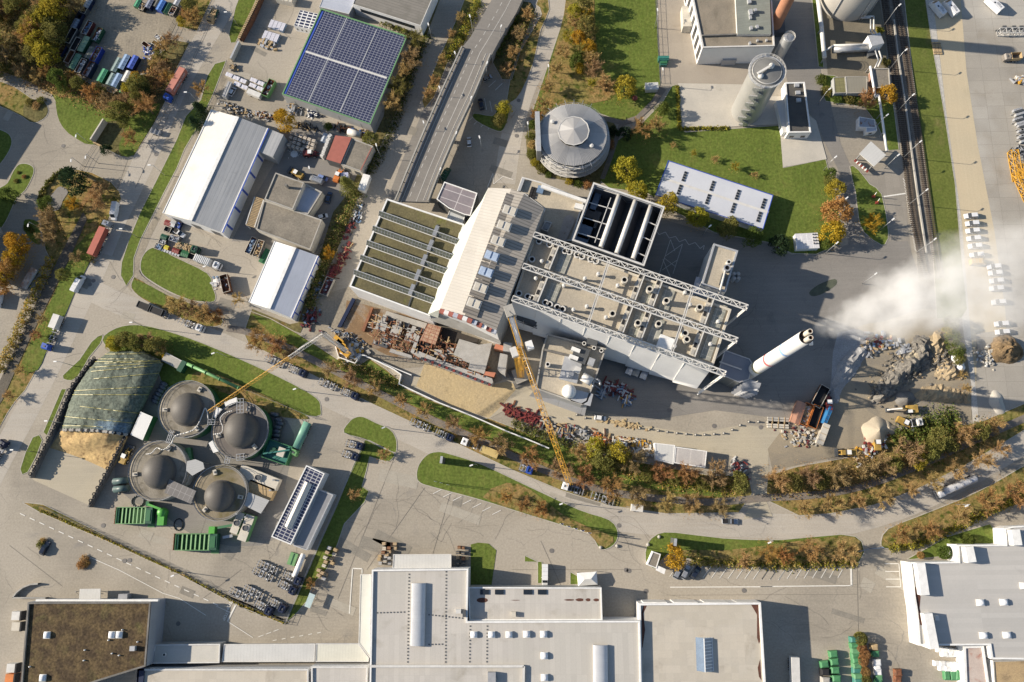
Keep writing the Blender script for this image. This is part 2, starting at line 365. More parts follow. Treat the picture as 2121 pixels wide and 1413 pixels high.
lawn([(697,750),(735,668),(785,630),(850,625),(950,672),(1060,722),(1110,800),(1112,890),(1090,905),(980,860),(860,800)],grassm,3)
lawn([(862,806),(900,812),(1090,908),(1098,935),(1060,975),(1020,975),(900,940),(875,1050),(840,1175),(895,1212),(860,1300),(700,1470),(650,1620),(600,1740),(560,1830),(440,1960),(420,2060),(330,2170),(240,2245),(390,1900),(500,1640),(640,1330),(790,960)],grassm,0)
ov()
lawn([(505,690),(520,645),(560,660),(615,690),(655,715),(700,745),(720,758),(745,757),(765,742),(800,765),(830,790),(838,803),(900,832),(1000,868),(1012,866),(1100,900),(1190,930),(1350,962),(1470,985),(1550,985),(1558,1022),(1530,1062),(1380,1064),(1260,1047),(1160,1015),(1060,973),(960,925),(860,878),(740,822),(690,798),(640,773),(560,733),(515,712)],verge,0,name='verge')
sheet('grass',[(520,650),(560,662),(615,692),(655,718),(720,760),(745,758),(765,745),(830,792),(838,806),(900,835),(1000,872),(1200,935),(1340,968),(1470,990),(1500,1030),(1400,1022),(1200,985),(1080,940),(900,862),(800,812),(690,758),(560,690)],10,grassm)
lawn([(1590,985),(1650,967),(1760,947),(1840,905),(1900,872),(1980,880),(2020,878),(2060,862),(2160,820),(2160,868),(2060,928),(2000,963),(1900,1013),(1810,1046),(1720,1064),(1655,1068),(1605,1044),(1586,1035)],verge,0,name='verge')
road([(470,680),(520,690),(600,722),(700,772),(800,822),(900,872),(1000,915),(1080,953),(1180,995),(1280,1022),(1400,1036),(1480,1040),(1575,1032),(1700,1024),(1800,1003),(1900,965),(2000,920),(2160,850)],14,11,pathm,'footpath')
sheet('site_road',[(1552,930),(1592,900),(1592,985),(1588,1040),(1600,1070),(1540,1075),(1560,1030)],4,lane)
lawn([(863,985),(868,962),(885,942),(905,936),(930,940),(1000,963),(1100,1010),(1200,1056),(1262,1077),(1280,1103),(1272,1128),(1245,1138),(1222,1108),(1180,1093),(1080,1062),(990,1034),(900,1010),(870,1000)],grassm,3)
sheet('verge',[(1000,1030),(1050,1000),(1100,1015),(1160,1062),(1215,1090),(1270,1112),(1262,1130),(1245,1134),(1220,1106),(1180,1091),(1080,1060)],11,verge,2)
lawn([(1337,1160),(1340,1128),(1362,1106),(1400,1103),(1500,1115),(1620,1118),(1742,1107),(1785,1122),(1780,1164),(1700,1170),(1560,1172),(1460,1166),(1382,1148),(1362,1178),(1345,1172)],grassm,2)
sheet('verge',[(1400,1140),(1500,1140),(1600,1128),(1740,1110),(1782,1122),(1778,1162),(1700,1168),(1560,1170),(1460,1163)],11,verge,2)
lawn([(1825,1120),(1840,1095),(1900,1070),(2000,1030),(2060,1000),(2160,950),(2160,1025),(2050,1062),(1950,1112),(1880,1133),(1832,1136)],verge,2)
lawn([(1876,1160),(1960,1112),(2050,1085),(2075,1120),(1960,1152)],grassm,0)
lawn([(975,1128),(990,1124),(1012,1126),(1028,1140),(1018,1215),(975,1212)],grassm,0,False)
fr(1060,1043)
lawn([(102,410),(205,460),(240,460),(240,630),(205,630),(205,462),(102,462)],grassm,0);lawn([(462,540),(525,575),(525,640),(462,640)],grassm,0)
ov()
lawn([(1122,30),(1110,10),(1128,-20),(1138,20),(1120,62),(1105,130),(1080,190),(1062,210),(1050,205),(1070,120)],verge,2)
lawn([(1185,-40),(1360,-40),(1362,60),(1368,172),(1350,215),(1312,250),(1288,252),(1240,235),(1190,225),(1150,225),(1110,250),(1100,240),(1130,150),(1160,60)],grassm,0)
sheet('shrub_bed',[(1182,-40),(1226,-40),(1232,60),(1245,140),(1275,195),(1240,212),(1180,220),(1140,215),(1122,200),(1150,100),(1168,30)],10,verge,2)
lawn([(1392,178),(1402,176),(1408,266),(1420,274),(1500,268),(1615,260),(1622,348),(1710,330),(1728,400),(1745,470),(1740,505),(1690,527),(1640,525),(1590,502),(1480,482),(1400,440),(1340,400),(1262,390),(1240,372),(1256,340),(1278,292),(1330,255),(1372,212)],grassm,0)
sheet('garden_path',[(1366,180),(1380,186),(1362,212),(1322,250),(1290,262),(1268,330),(1252,372),(1243,370),(1262,318),(1282,258),(1240,248),(1242,238),(1290,250),(1318,240),(1350,208)],11,pathm,0)
sheet('planting_bed',[(1112,240),(1092,270),(1092,320),(1110,350),(1150,370),(1230,385),(1246,372),(1256,340),(1274,296),(1276,262),(1255,245),(1200,225),(1140,225)],9,soilm,2)
sheet('concrete_pad',[(1404,173),(1556,176),(1560,200),(1618,200),(1690,250),(1712,330),(1622,347),(1615,258),(1413,268)],10,slabm)
sheet('concrete_yard',[(1362,-40),(1455,-40),(1450,130),(1560,130),(1556,174),(1404,172),(1368,172)],1,slabm2 := mat('brownish_yard',(.37,.325,.265),(.33,.29,.24),.08,grain=.1,grid=(9,12,.02,(.28,.25,.2)),stains=((.27,.23,.18),.2,.6,.8)))
sheet('road',[(1600,-40),(1690,-40),(1700,150),(1720,215),(1742,300),(1760,340),(1780,400),(1830,480),(1850,520),(1760,530),(1750,430),(1735,350),(1710,300),(1690,250),(1640,200),(1620,130),(1600,60)],2,darkm)
lawn([(1678,-40),(1692,-40),(1706,140),(1695,138)],grassm,0)
lawn([(1704,155),(1728,157),(1800,190),(1850,215),(1862,310),(1840,312),(1815,255),(1790,222),(1710,210),(1702,190)],grassm,0)
sheet('tank_bund',[(1700,-40),(1815,-40),(1832,60),(1840,150),(1805,165),(1715,160),(1705,60)],1,mat('bund_soil',(.2,.175,.13),(.16,.145,.11),.2,grain=.2))
lawn([(1760,345),(1778,352),(1802,382),(1826,402),(1840,480),(1836,500),(1826,508),(1790,482),(1778,450),(1772,400)],grassm,2)
lawn([(1866,-60),(1908,-60),(1930,90),(1955,230),(1978,380),(1990,520),(2003,640),(1990,660),(1940,660),(1932,520),(1930,460),(1910,300),(1890,150)],mat('mown_grass',(.135,.155,.04),(.10,.125,.03),.1,rough=1,spec=.05,grain=.25,gscale=1.2,stains=((.17,.155,.06),.1,.55,.75)),0,True)
sheet('ballast',[(1820,-60),(1868,-60),(1880,90),(1895,180),(1912,300),(1930,450),(1942,640),(1908,640),(1896,500),(1878,380),(1855,220),(1834,80)],3,ballast)
sheet('level_crossing',[(1780,370),(1832,345),(1872,350),(1880,470),(1888,520),(1842,515),(1838,490),(1836,420)],1,bay)
sheet('pale_strip',[(1906,-60),(1925,-60),(1962,250),(1992,460),(2006,640),(2028,880),(2016,882),(1990,640),(1975,460),(1945,250)],4,stripm)
sheet('sandy_bays',[(1925,-60),(1985,-60),(2002,150),(2025,300),(2060,480),(2082,640),(2085,685),(2022,690),(2024,880),(2028,880),(2006,640),(1992,460),(1962,250)],1,sandm)
sheet('storage_yard',[(1985,-60),(2400,-60),(2400,760),(2060,862),(2020,878),(2024,690),(2085,686),(2082,640),(2060,480),(2025,300),(2002,150)],2,gridm)
sheet('dark_yard',[(1378,456),(1470,482),(1590,505),(1640,528),(1740,510),(1800,502),(1838,500),(1880,500),(1900,560),(1908,640),(1760,690),(1720,830),(1640,870),(1480,850),(1350,870),(1215,850),(1120,700),(1200,480)],3,darkm,0)
sheet('sandy_lane',[(850,800),(880,752),(1010,800),(1060,780),(1110,815),(1215,855),(1350,885),(1440,898),(1540,880),(1620,890),(1592,940),(1560,952),(1450,935),(1350,922),(1250,900),(1100,862),(1050,848),(1012,868),(930,838)],4,lane)
sheet('excavated_clay',[(862,800),(880,752),(1012,800),(1050,790),(1075,800),(1030,850),(1012,866),(930,838)],5,clay,0)
sheet('site_floor',[(640,620),(735,590),(900,660),(1040,700),(1040,800),(880,760),(800,765),(760,745),(700,720),(650,690)],3,gravel)
sheet('pit_floor',[(718,622),(882,662),(870,700),(850,750),(800,735),(710,690)],4,mat('wet_pit_floor',(.25,.165,.09),(.16,.105,.06),.15,grain=.25,stains=((.27,.25,.22),.12,.5,.65)))
sheet('spoil_ground',[(1735,690),(1800,670),(1990,650),(2012,800),(2012,870),(1900,862),(1830,905),(1760,940),(1600,975),(1590,930),(1620,890),(1690,860),(1720,830)],4,mat('spoil_ground',(.30,.255,.185),(.24,.21,.16),.06,grain=.15,stains=((.2,.18,.15),.12,.5,.7)))
sheet('grey_dust',[(1735,690),(1800,690),(1765,760),(1730,830),(1715,850),(1722,780)],5,mat('grey_dust',(.33,.33,.33),(.26,.26,.26),.2,grain=.2),2)
sheet('traffic_island',[(1676,606),(1695,590),(1728,578),(1732,590),(1705,608),(1684,614)],5,mat('island_soil',(.1,.11,.08),(.07,.08,.06),.4,grain=.2),3)
sheet('lot_floor',[(590,250),(700,280),(760,330),(720,420),(690,480),(640,540),(540,500),(480,500),(520,420),(580,320)],1,darkm)
lawn([(522,640),(520,655),(622,690),(640,650),(680,560),(715,480),(740,410),(775,330),(840,190),(900,30),(925,-40),(885,-40),(860,70),(800,200),(795,240),(765,305),(725,395),(690,440),(665,520),(618,668),(600,672)],soilm,0,False,'undergrowth')
lawn([(880,190),(905,130),(950,30),(985,-60),(1020,-60),(990,20),(960,95),(935,110),(900,200),(880,225),(874,210)],verge,0)
lawn([(1030,60),(1045,20),(1062,0),(1100,5),(1110,20),(1085,80),(1060,165),(1040,165),(1015,120)],soilm,0,name='undergrowth')
lawn([(1020,240),(1032,222),(1048,215),(1054,235),(1045,265),(1030,272),(985,250),(982,235)],grassm,3)
mk=MB()
def line(a,b,wd=.16,z=.09):mk.strip([Q(*a),Q(*b)],wd,z,linem)
fr(0,1043)
for k in range(21):
    x,y=180+76.3*k,88+35.4*k
    line((x-20,y-9),(x+20,y+9),.28)
for a,b in zip([(718,428),(940,525),(1290,710),(1420,750),(1800,932)],[(940,525),(1290,710),(1420,750),(1630,885),(2000,1060)]):line(a,b,.2)
line((1800,932),(1872,788),.55);line((1712,812),(1825,862),.15);line((718,428),(705,452),.2)
fr(530,700)
for k in range(7):line((1402+78*k,1232+27.5*k),(1470+78*k,1198+27.5*k),.2)
fr(530,1043)
line((765,515),(740,870),.35);line((765,513),(840,516),.35);line((840,516),(840,555),.3)
for k in range(3):line((20+60*k,1055-22*k),(60+60*k,1040-22*k),.2);
for k in range(6):line((135+70*k,1085-12*k),(165+70*k,1078-12*k),.2)
fr(1060,1043)
for k in range(14):line((1248+66*k,578+2.2*k),(1312+66*k,492+1.4*k),.2)
line((1252,662),(2062,658),.3);
fr(1580,1043)
for k in range(10):line((-10+67*k,600-1.5*k),(52+66*k,510-2*k),.2)
line((-20,657),(705,649),.3);line((696,480),(700,650),.6)
for k in range(4):line((963+4*k,476+61*k),(1076+4*k,476+61*k),.22)
line((1075,474),(1090,660),.22)
for k in range(3):line((510+55*k,482-8*k),(560+55*k,488-8*k),.2)
fr(1060,350)
for a,b in zip([(1150,498),(1165,520),(1215,500),(1245,548),(1295,535),(1325,578),(1372,558),(1400,602),(1450,582),(1490,630),(1522,605)],[(1165,520),(1215,500),(1245,548),(1295,535),(1325,578),(1372,558),(1400,602),(1450,582),(1490,630),(1522,605),(1515,640)]):line(a,b,.16)
for a,b in (((1255,560),(1165,835)),((1350,595),(1275,830)),((1255,560),(1290,650)),((1350,595),(1215,690)),((1205,705),(1290,770)),((1310,720),(1190,800)),((1195,715),(1260,870))):line(a,b,.16)
fr(530,0)
for a,b in (((1840,690),(1895,640)),((1893,715),(1950,660)),((1808,780),(1825,870)),((1850,800),(1868,885)),((1680,960),(1730,915)),((1725,985),(1795,920)),((1780,1005),(1850,940)),((1835,1025),(1880,975))):line(a,b,.18)
fr(1580,350);line((955,220),(1145,192),.5)
for k in range(24):line((1108+3.9*k,75+24*k),(1125+3.9*k,100+24*k),.22)
fr(530,350)
for a,b in (((1830,150),(1875,35)),((1875,35),(1880,120)),((1880,120),(1955,60)),((1955,60),(2035,85))):line(a,b,.18)
struct('road_markings',mk)
fr(0,1043)
for cx,cy in ((1815,800),(1785,885)):
    a,b=Q(1800,932),Q(1872,788)
    c=Q(cx,cy,.1);o=txt('STOP',1.35,linem,None,Matrix.Translation(c) @ Matrix.Rotation(atan2((a-b).y,(a-b).x),4,'Z') ,'road_lettering',.035);o['kind']='structure'
rp=random.Random(12);g1,g2,g3=MB(),MB(),MB();pa,pb,sl_=mat('old_patch',(.25,.23,.195),(.21,.195,.165),.5,grain=.15),mat('pale_patch',(.37,.34,.285),(.33,.305,.255),.5,grain=.12),paint('crack_sealer_and_kerb_shadow',(.165,.15,.13),.8);ov()
def wig(p,a,n,st,m,w,g):
    L=[Q(*p)]
    for _ in range(n):a+=rp.gauss(0,.16);L.append(L[-1]+Vector((cos(a)*st*rp.uniform(.5,1.3),sin(a)*st*rp.uniform(.5,1.3),0)))
    g.strip(L,w,.044,m)
for x0,y0,x1,y1,n in ((720,990,1280,1140,34),(60,1090,560,1240,18),(300,1080,700,1170,10),(1380,1175,1850,1330,16),(820,250,1050,370,12),(150,500,300,800,14),(380,440,520,640,10),(490,40,600,220,12),(0,170,330,400,16),(630,1200,740,1310,10)):
    for _ in range(n):wig((rp.uniform(x0,x1),rp.uniform(y0,y1)),rp.choice((-.4,-.35,1.2,2.7))+rp.gauss(0,.25),rp.randint(4,12),1.6,sl_,.06,g3)
    for _ in range(n//4):c=Q(rp.uniform(x0,x1),rp.uniform(y0,y1));gg,m=rp.choice(((g1,pa),(g2,pb)));M=Matrix.Translation((c.x,c.y,.042)) @ Matrix.Rotation(-.38+rp.gauss(0,.1),4,'Z');a,b=rp.uniform(1,7),rp.uniform(.8,2.4);gg.poly([M @ Vector(v) for v in ((-a,-b,0),(a,-b,0),(a,b,0),(-a,b,0))],m)
for a,b in (((880,1010),(760,1180)),((935,1015),(890,1170)),((820,940),(700,1240)),((1060,1180),(1330,1180)),((1120,1120),(1210,1320)),((640,870),(520,1090)),((1775,1170),(1778,1310)),((1390,1233),(1775,1231)),((20,1130),(130,1215)),((500,1180),(420,1240)),((265,330),(215,470)),((450,20),(280,390)),((432,50),(393,135)),((352,214),(302,308)),((183,540),(135,660))):g3.strip([Q(*a),Q(*b)],.1,.046,sl_)  # strips along the straight road's left kerb paint in its dark shadow line
for k,g in enumerate((g1,g2,g3)):struct(('asphalt_patches','pale_asphalt_patches','sealed_cracks_and_kerb_shadow')[k],g)
mm=MB();mh=paint('manhole_iron',(.17,.16,.15),.7)
fr();
for f,ps in (((0,350),[(895,855),(740,885),(712,915)]),((1060,700),[(1245,572),(1600,697),(1970,708)]),((1060,1043),[(315,374),(848,174),(905,526),(925,532),(1836,688),(1060,693)]),((0,0),[(1235,1222),(500,1155),(1650,352)]),((530,700),[(560,485),(840,495)]),((0,1043),[(816,174),(985,453),(1025,449),(1410,950)]),((1060,0),[(55,795),(38,1075)])):
    fr(*f)
    for p in ps:c=Q(*p);mm.lathe((c.x,c.y,.05),[(.75,0),(.75,.04),(0,.04)],mh,10,False)
struct('manhole_covers',mm)
# ================================================================ BUILDINGS
seam=lambda n,c,per=.9,ax='x',d=.22,wd=.1,**k:mat(n,c,tuple(v*.9 for v in c),.15,rough=.45,metal=k.pop('metal',.0),spec=.4,grain=.05,stripes=(ax,per,d,wd),bump=.15,**k)
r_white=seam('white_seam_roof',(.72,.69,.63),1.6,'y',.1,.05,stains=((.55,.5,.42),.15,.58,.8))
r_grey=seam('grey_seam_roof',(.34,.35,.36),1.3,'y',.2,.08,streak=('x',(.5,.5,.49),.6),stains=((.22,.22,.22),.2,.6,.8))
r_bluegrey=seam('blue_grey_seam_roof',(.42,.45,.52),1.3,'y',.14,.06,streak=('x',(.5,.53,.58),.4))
r_corr=seam('corrugated_pale_roof',(.48,.455,.41),1.05,'y',.2,.12,stains=((.34,.31,.27),.1,.55,.8))
r_corrd=seam('corrugated_dark_roof',(.26,.24,.215),1.05,'y',.45,.2)
r_old=seam('weathered_fibre_roof',(.22,.205,.18),1.1,'y',.25,.12,stains=((.13,.125,.1),.12,.5,.7),streak=('x',(.3,.28,.25),.5))
r_tin=seam('ribbed_tin_roof',(.55,.55,.53),1.0,'x',.16,.08)
r_glass=mat('milky_roof_glazing',(.5,.52,.52),(.42,.45,.46),.3,rough=.25,spec=.6,grain=.05,stripes=('x',.9,-.25,.05))
r_moss=mat('moss_roof',(.115,.082,.042),(.065,.046,.028),.35,.4,.6,rough=1,grain=.5,gscale=1.3,stains=((.13,.115,.045),.12,.55,.75),bump=.6)
r_sedum=mat('sedum_roof',(.15,.132,.068),(.11,.098,.055),.25,rough=1,grain=.25,gscale=1.5,stains=((.13,.14,.03),.09,.58,.72))
r_memb=mat('grey_membrane_roof',(.50,.475,.435),(.44,.42,.39),.05,rough=.7,grain=.05,grid=(1.6,12,.03,(.40,.38,.35)),stains=((.36,.335,.29),.14,.54,.74),blot=((.47,.45,.41),.05,.5,.53))
r_memb2=mat('pale_membrane_roof',(.50,.455,.38),(.45,.42,.365),.05,rough=.7,grain=.05,grid=(2.2,2.2,.02,(.43,.40,.35)),stains=((.36,.32,.26),.12,.54,.74),blot=((.47,.43,.36),.05,.5,.53))
r_grav=mat('gravel_roof',(.45,.40,.315),(.36,.325,.265),.12,grain=.16,gscale=2.2,stains=((.22,.2,.165),.22,.6,.78))
r_gravd=mat('dark_gravel_roof',(.24,.215,.175),(.17,.155,.13),.15,grain=.22,gscale=2,stains=((.12,.11,.09),.25,.57,.75))
r_felt=mat('black_felt_roof',(.075,.072,.07),(.1,.095,.085),.2,grain=.12)
r_red=paint('brick_red_sheet',(.36,.12,.09),.6)
w_grey=mat('grey_cladding',(.36,.37,.37),(.31,.32,.32),.2,rough=.5,grain=.05,stripes=('z',1.2,.1,.04));w_cream=mat('cream_render',(.56,.52,.44),(.47,.44,.38),.2,grain=.08,stains=((.36,.33,.28),.3,.6,.8))
w_white=mat('white_cladding',(.72,.72,.71),(.66,.66,.65),.2,rough=.5,grain=.04,stripes=('z',1.5,.06,.03));w_dark=mat('dark_cladding',(.10,.11,.13),(.08,.09,.1),.3,rough=.5,grain=.06,stripes=('z',1.2,.2,.05))
w_blue=paint('blue_trim',(.05,.1,.42));w_brick=mat('brick_wall',(.3,.13,.085),(.22,.1,.07),.5,grain=.15,grid=(.5,.16,.02,(.38,.33,.28)))
trim=paint('pale_parapet_metal',(.62,.61,.58));gtrim=paint('green_parapet',(.15,.31,.14),.5)
solar=lambda n,cx,cy,j,jc=(.5,.5,.52):mat(n,(.028,.034,.075),(.04,.046,.092),.2,rough=.22,spec=.6,grain=.03,grid=(cx,cy,j,jc))
s_main=solar('solar_panels',1.32,.97,.055,(.36,.37,.42))
def bld(name,label,pts,h,wall,roof,para=.5,pw=.4,pm=None,base=0.0,cat='building',group=None,ax=(0,1)):
    """walls, roof and parapet from a roof outline given in photo pixels at the parapet's height"""
    L=QL(pts,h+para);rz=head(L[ax[0]],L[ax[1]])
    c=sum(L,Vector())/len(L);t=thing(name,label,cat,(c.x,c.y,base),rz,group)
    mb=MB();mb.prism(L,base,h+para-.02,wall,cap=False);mb.build('wall',t)
    mb=MB();I=inset(L,pw if para else 0)
    if sum(a.x*b.y-b.x*a.y for a,b in zip(I,I[1:]+I[:1]))<0:I=I[::-1]
    mb.poly([(p[0],p[1],h) for p in I],roof);mb.build('roof',t)
    if para:mb=MB();mb.ring(L,pw,h,h+para,pm or trim);mb.build('parapet',t)
    return t,L
def boxon(t,name,x,y,z,d,m,rz=None,top=None):
    """a box part standing at photo pixel x,y on height z"""
    c=Q(x,y,z);mb=MB();mb.box(c,d,m,t.rotation_euler.z if rz is None else rz,top);return mb.build(name,t)
def skylight(t,x,y,z,d=(2.6,2.6),hh=.8,m=None):
    c=Q(x,y,z);rz=t.rotation_euler.z;mb=MB();mb.box(c,(*d,.35),trim,rz)
    M=Matrix.Translation(c) @ Matrix.Rotation(rz,4,'Z');a,b=d[0]/2-.1,d[1]/2-.1
    for n in range(2):
        z0,z1,f,g=(.35,.35+hh*.6,1,.8) if n==0 else (.35+hh*.6,.35+hh,.8,.3)
        A=[M @ Vector((a*f*i,b*f*j,z0)) for i,j in ((-1,-1),(1,-1),(1,1),(-1,1))];B=[M @ Vector((a*g*i,b*g*j,z1)) for i,j in ((-1,-1),(1,-1),(1,1),(-1,1))]
        for k in range(4):mb.poly([A[k],A[(k+1) % 4],B[(k+1) % 4],B[k]],m or dome_m,True)
    mb.poly(B,m or dome_m);return mb.build('skylight',t)
dome_m=paint('skylight_dome',(.72,.73,.75),.25,0,.95,.6)
def vent(t,x,y,z,r=.8,h=1.6,m=None,ringed=True,name='roof_vent'):
    c=Q(x,y,z);mb=MB();m=m or offwhite
    mb.lathe(c,[(r,0),(r,h),(r*1.15,h),(r*1.15,h+.15),(r*.72,h+.15),(r*.7,h-.3),(0,h-.3)] if ringed else [(r,0),(r,h*.8),(r*1.5,h*.8),(r*1.5,h),(0,h+.2)],m,12,False,mats=[m]*4+[black]*2 if ringed else None)
    return mb.build(name,t)
def wins(t,A,B,n,z0,z1,wd=.7,m=glass,name='window',out=.04):
    """n windows set 4 cm proud of the wall that runs from A to B (world points)"""
    A,B=Vector((A.x,A.y,0)),Vector((B.x,B.y,0));d=(B-A)/n;nn=Vector((d.y,-d.x,0)).normalized()*out
    for k in range(n):
        p=A+d*(k+.5-wd/2)+nn;q=A+d*(k+.5+wd/2)+nn;mb=MB()
        mb.poly([p+Vector((0,0,z0)),q+Vector((0,0,z0)),q+Vector((0,0,z1)),p+Vector((0,0,z1))],m)
        fr_=mb.build(name,t)
def gable(name,label,O,R,wall,r1,r2,trimm=None,cat='hall'):
    """O = four eave points (px, py, height) round the hall, R = two ridge points; ridge joins edge O1-O2 to edge O3-O0"""
    o=[Q(*p) for p in O];r=[Q(*p) for p in R];c=sum(o,Vector())/4
    t=thing(name,label,cat,(c.x,c.y,0),head(o[0],o[1]))
    mb=MB()
    for i in range(4):
        a,b=o[i],o[(i+1) % 4];top=[b,a]
        if i==1:top=[b,r[1],a]
        if i==3:top=[b,r[0],a]
        mb.poly([(a.x,a.y,0),(b.x,b.y,0)]+top,wall)
    mb.build('wall',t)
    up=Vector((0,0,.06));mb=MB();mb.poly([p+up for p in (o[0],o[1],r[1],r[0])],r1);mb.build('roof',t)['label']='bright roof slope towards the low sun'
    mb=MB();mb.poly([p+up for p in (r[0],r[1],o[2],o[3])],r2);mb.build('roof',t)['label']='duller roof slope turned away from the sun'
    mb=MB();mb.bar(r[0]+up*3,r[1]+up*3,1.3,.25,trimm or offwhite);mb.build('ridge_cap',t)
    mb=MB()
    for a,b in ((o[0],o[1]),(o[2],o[3])):mb.bar(a+up*2,b+up*2,.35,.3,trimm or trim)
    mb.build('gutter',t)
    return t,o,r
fr(530,0)
t,L=bld('solar_hall','large hall roofed edge to edge in dark blue solar panels with green edge trim',[(515,65),(1198,285),(905,985),(205,745)],5.4,w_grey,s_main,.3,.4,gtrim,cat='hall')
mb=MB();a,b=Q(378,402,5.45),Q(1035,617,5.45);mb.strip([a,b],.7,5.47,trim);mb.build('ridge_strip',t)
mb=MB()
for p,q in (((720,140),(415,805)),((955,235),(665,885))):mb.strip([Q(*p,5.45),Q(*q,5.45)],.35,5.45,lgrey)
mb.build('walkway',t)
mb=MB();mb.strip([Q(528,90,5.5),Q(228,742,5.5)],.8,5.52,w_blue);mb.build('gutter',t)
wins(t,L[3],L[2],4,.2,3.6,.02,dgrey,'wall_joint')
t,L=bld('lean_to','small white annex with a square grid of solar panels beside the solar hall',[(350,78),(492,110),(440,232),(300,203)],3.4,w_white,solar('annex_panels',2.1,1.25,.22,(.7,.7,.68)),.1,.1,white)
wins(t,L[3],L[2],4,1.0,2.0,.25)
t,L=bld('warehouse','white walled warehouse with weathered ribbed grey roof at the top edge',[(765,35),(1303,205),(1425,-80),(880,-300)],6.3,w_white,r_old,.15,.25)
wins(t,L[0],L[1],1,3.2,5.2,.8,glass)
t,L=bld('shed_roof','low pale grey sheet roofed shed beside the weathered warehouse',[(500,55),(735,112),(775,34),(880,-260),(640,-300)],4.6,w_grey,r_bluegrey,.12,.2)
fr(0,0)
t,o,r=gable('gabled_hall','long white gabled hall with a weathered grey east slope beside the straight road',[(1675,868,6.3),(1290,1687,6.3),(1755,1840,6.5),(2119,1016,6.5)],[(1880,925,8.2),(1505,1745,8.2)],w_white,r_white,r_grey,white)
fr(530,350)
mb=MB();a,b=o[2],o[3]
mb.strip([a+Vector((.35,-.1,0)),b+Vector((.35,-.1,0))],.5,6.72,w_blue);mb.build('eave_trim',t)
A,B=Q(-272,500,6.5),Q(5,-30,6.5);wins(t,o[2],o[3],6,.3,6,.12,w_blue,'door_frame');wins(t,o[1],o[2],3,.2,4.2,.45,dgrey,'rolling_door')
ov();X=[Q(*p,6.3) for p in ((534,313),(565,325),(587,279),(556,266))];mb=MB();mb.prism(X,0,6.2,w_grey,top=r_grey);mb.build('side_wing',t)
fr(0,350)
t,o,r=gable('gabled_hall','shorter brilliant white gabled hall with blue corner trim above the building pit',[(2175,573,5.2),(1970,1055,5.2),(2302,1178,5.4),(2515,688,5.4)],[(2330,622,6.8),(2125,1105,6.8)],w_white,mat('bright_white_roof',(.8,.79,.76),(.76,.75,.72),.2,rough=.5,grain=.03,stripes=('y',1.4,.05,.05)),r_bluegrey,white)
mb=MB();a,b=o[2],o[3];mb.strip([a+Vector((.3,-.1,0)),b+Vector((.3,-.1,0))],.45,5.56,w_blue);mb.build('eave_trim',t);wins(t,o[2],o[3],5,.2,5.2,.1,w_blue,'door_frame')
fr(530,350)
t,L=bld('flat_roof_office','low flat roofed office with a dark lower court roof in the recycling yard',[(0,478),(62,248),(298,325),(408,362),(522,402),(430,640)],4.8,w_cream,r_gravd,.35,.4,conc,cat='office',ax=(0,5))
wins(t,L[4],L[5],4,1.2,3.4,.4,w_blue);wins(t,L[5],L[0],6,1.2,2.8,.4)
t2,L=bld('flat_roof_block','taller mossy flat roofed block joined to the yard office',[(155,28),(382,108),(292,322),(66,240)],6.4,w_cream,r_gravd,.4,.4,conc);boxon(t2,'chimney',255,148,6.4,(.8,.8,2.6),dconc)
t2,L=bld('court_roof','narrow grey flat roof behind a cream parapet wall in the recycling yard',[(384,112),(525,182),(412,362),(300,322)],4.2,w_cream,r_bluegrey,.8,.5,conc)
mb=MB();a,b,c,d=Q(-8,222,4.4),Q(62,245,4.4),Q(-10,462,4.4),Q(-78,440,4.4)
for k in range(19):
    u=k/18;mb.bar(a.lerp(d,u),b.lerp(c,u),.35,.2,wood)
for p,q in ((a,d),(b,c)):mb.bar(p,q,.3,.4,offwhite)
for p in (a,b,c,d):mb.box((p.x,p.y,0),(.3,.3,4.2),offwhite)
solo(mb,'pergola','slatted timber carport frame along the yard office wall','pergola',(a.x,a.y,0),head(a,b))
fr(580,240,.12739)
t,L=bld('open_shed','open sided shed with a plain red sheet roof over white bales',[(900,318),(1165,350),(982,778),(750,706)],5.0,dgrey,r_red,0,0,cat='shed')
t,L=bld('garage','flat mossy roofed garage beside the red roofed shed',[(1168,362),(1515,490),(1318,905),(990,790)],4.2,w_cream,r_gravd,.3,.4,conc);wins(t,L[3],L[2],2,.1,2.8,.6,dgrey,'garage_door')
mb=MB();mb.strip([Q(1490,520,4.5),Q(1310,890,4.5)],.3,4.55,r_red);mb.build('coping',t)
c=Q(1365,1080,2.7);mb=MB();mb.box((c.x,c.y,0),(2.6,6.2,2.7),white,head(Q(1370,1200),Q(1450,980))-pi/2);solo(mb,'site_cabin','white box cabin beside the recycling yard wall at the street','cabin',(c.x,c.y,0))
fr(530,350)
t,L=bld('bunker_hall','broad hall with a mossy roof crossed by five slanting bands of roof glazing',[(1035,233),(1650,437),(1375,1165),(738,930)],13.4,w_white,r_sedum,.5,.5,white,cat='hall')
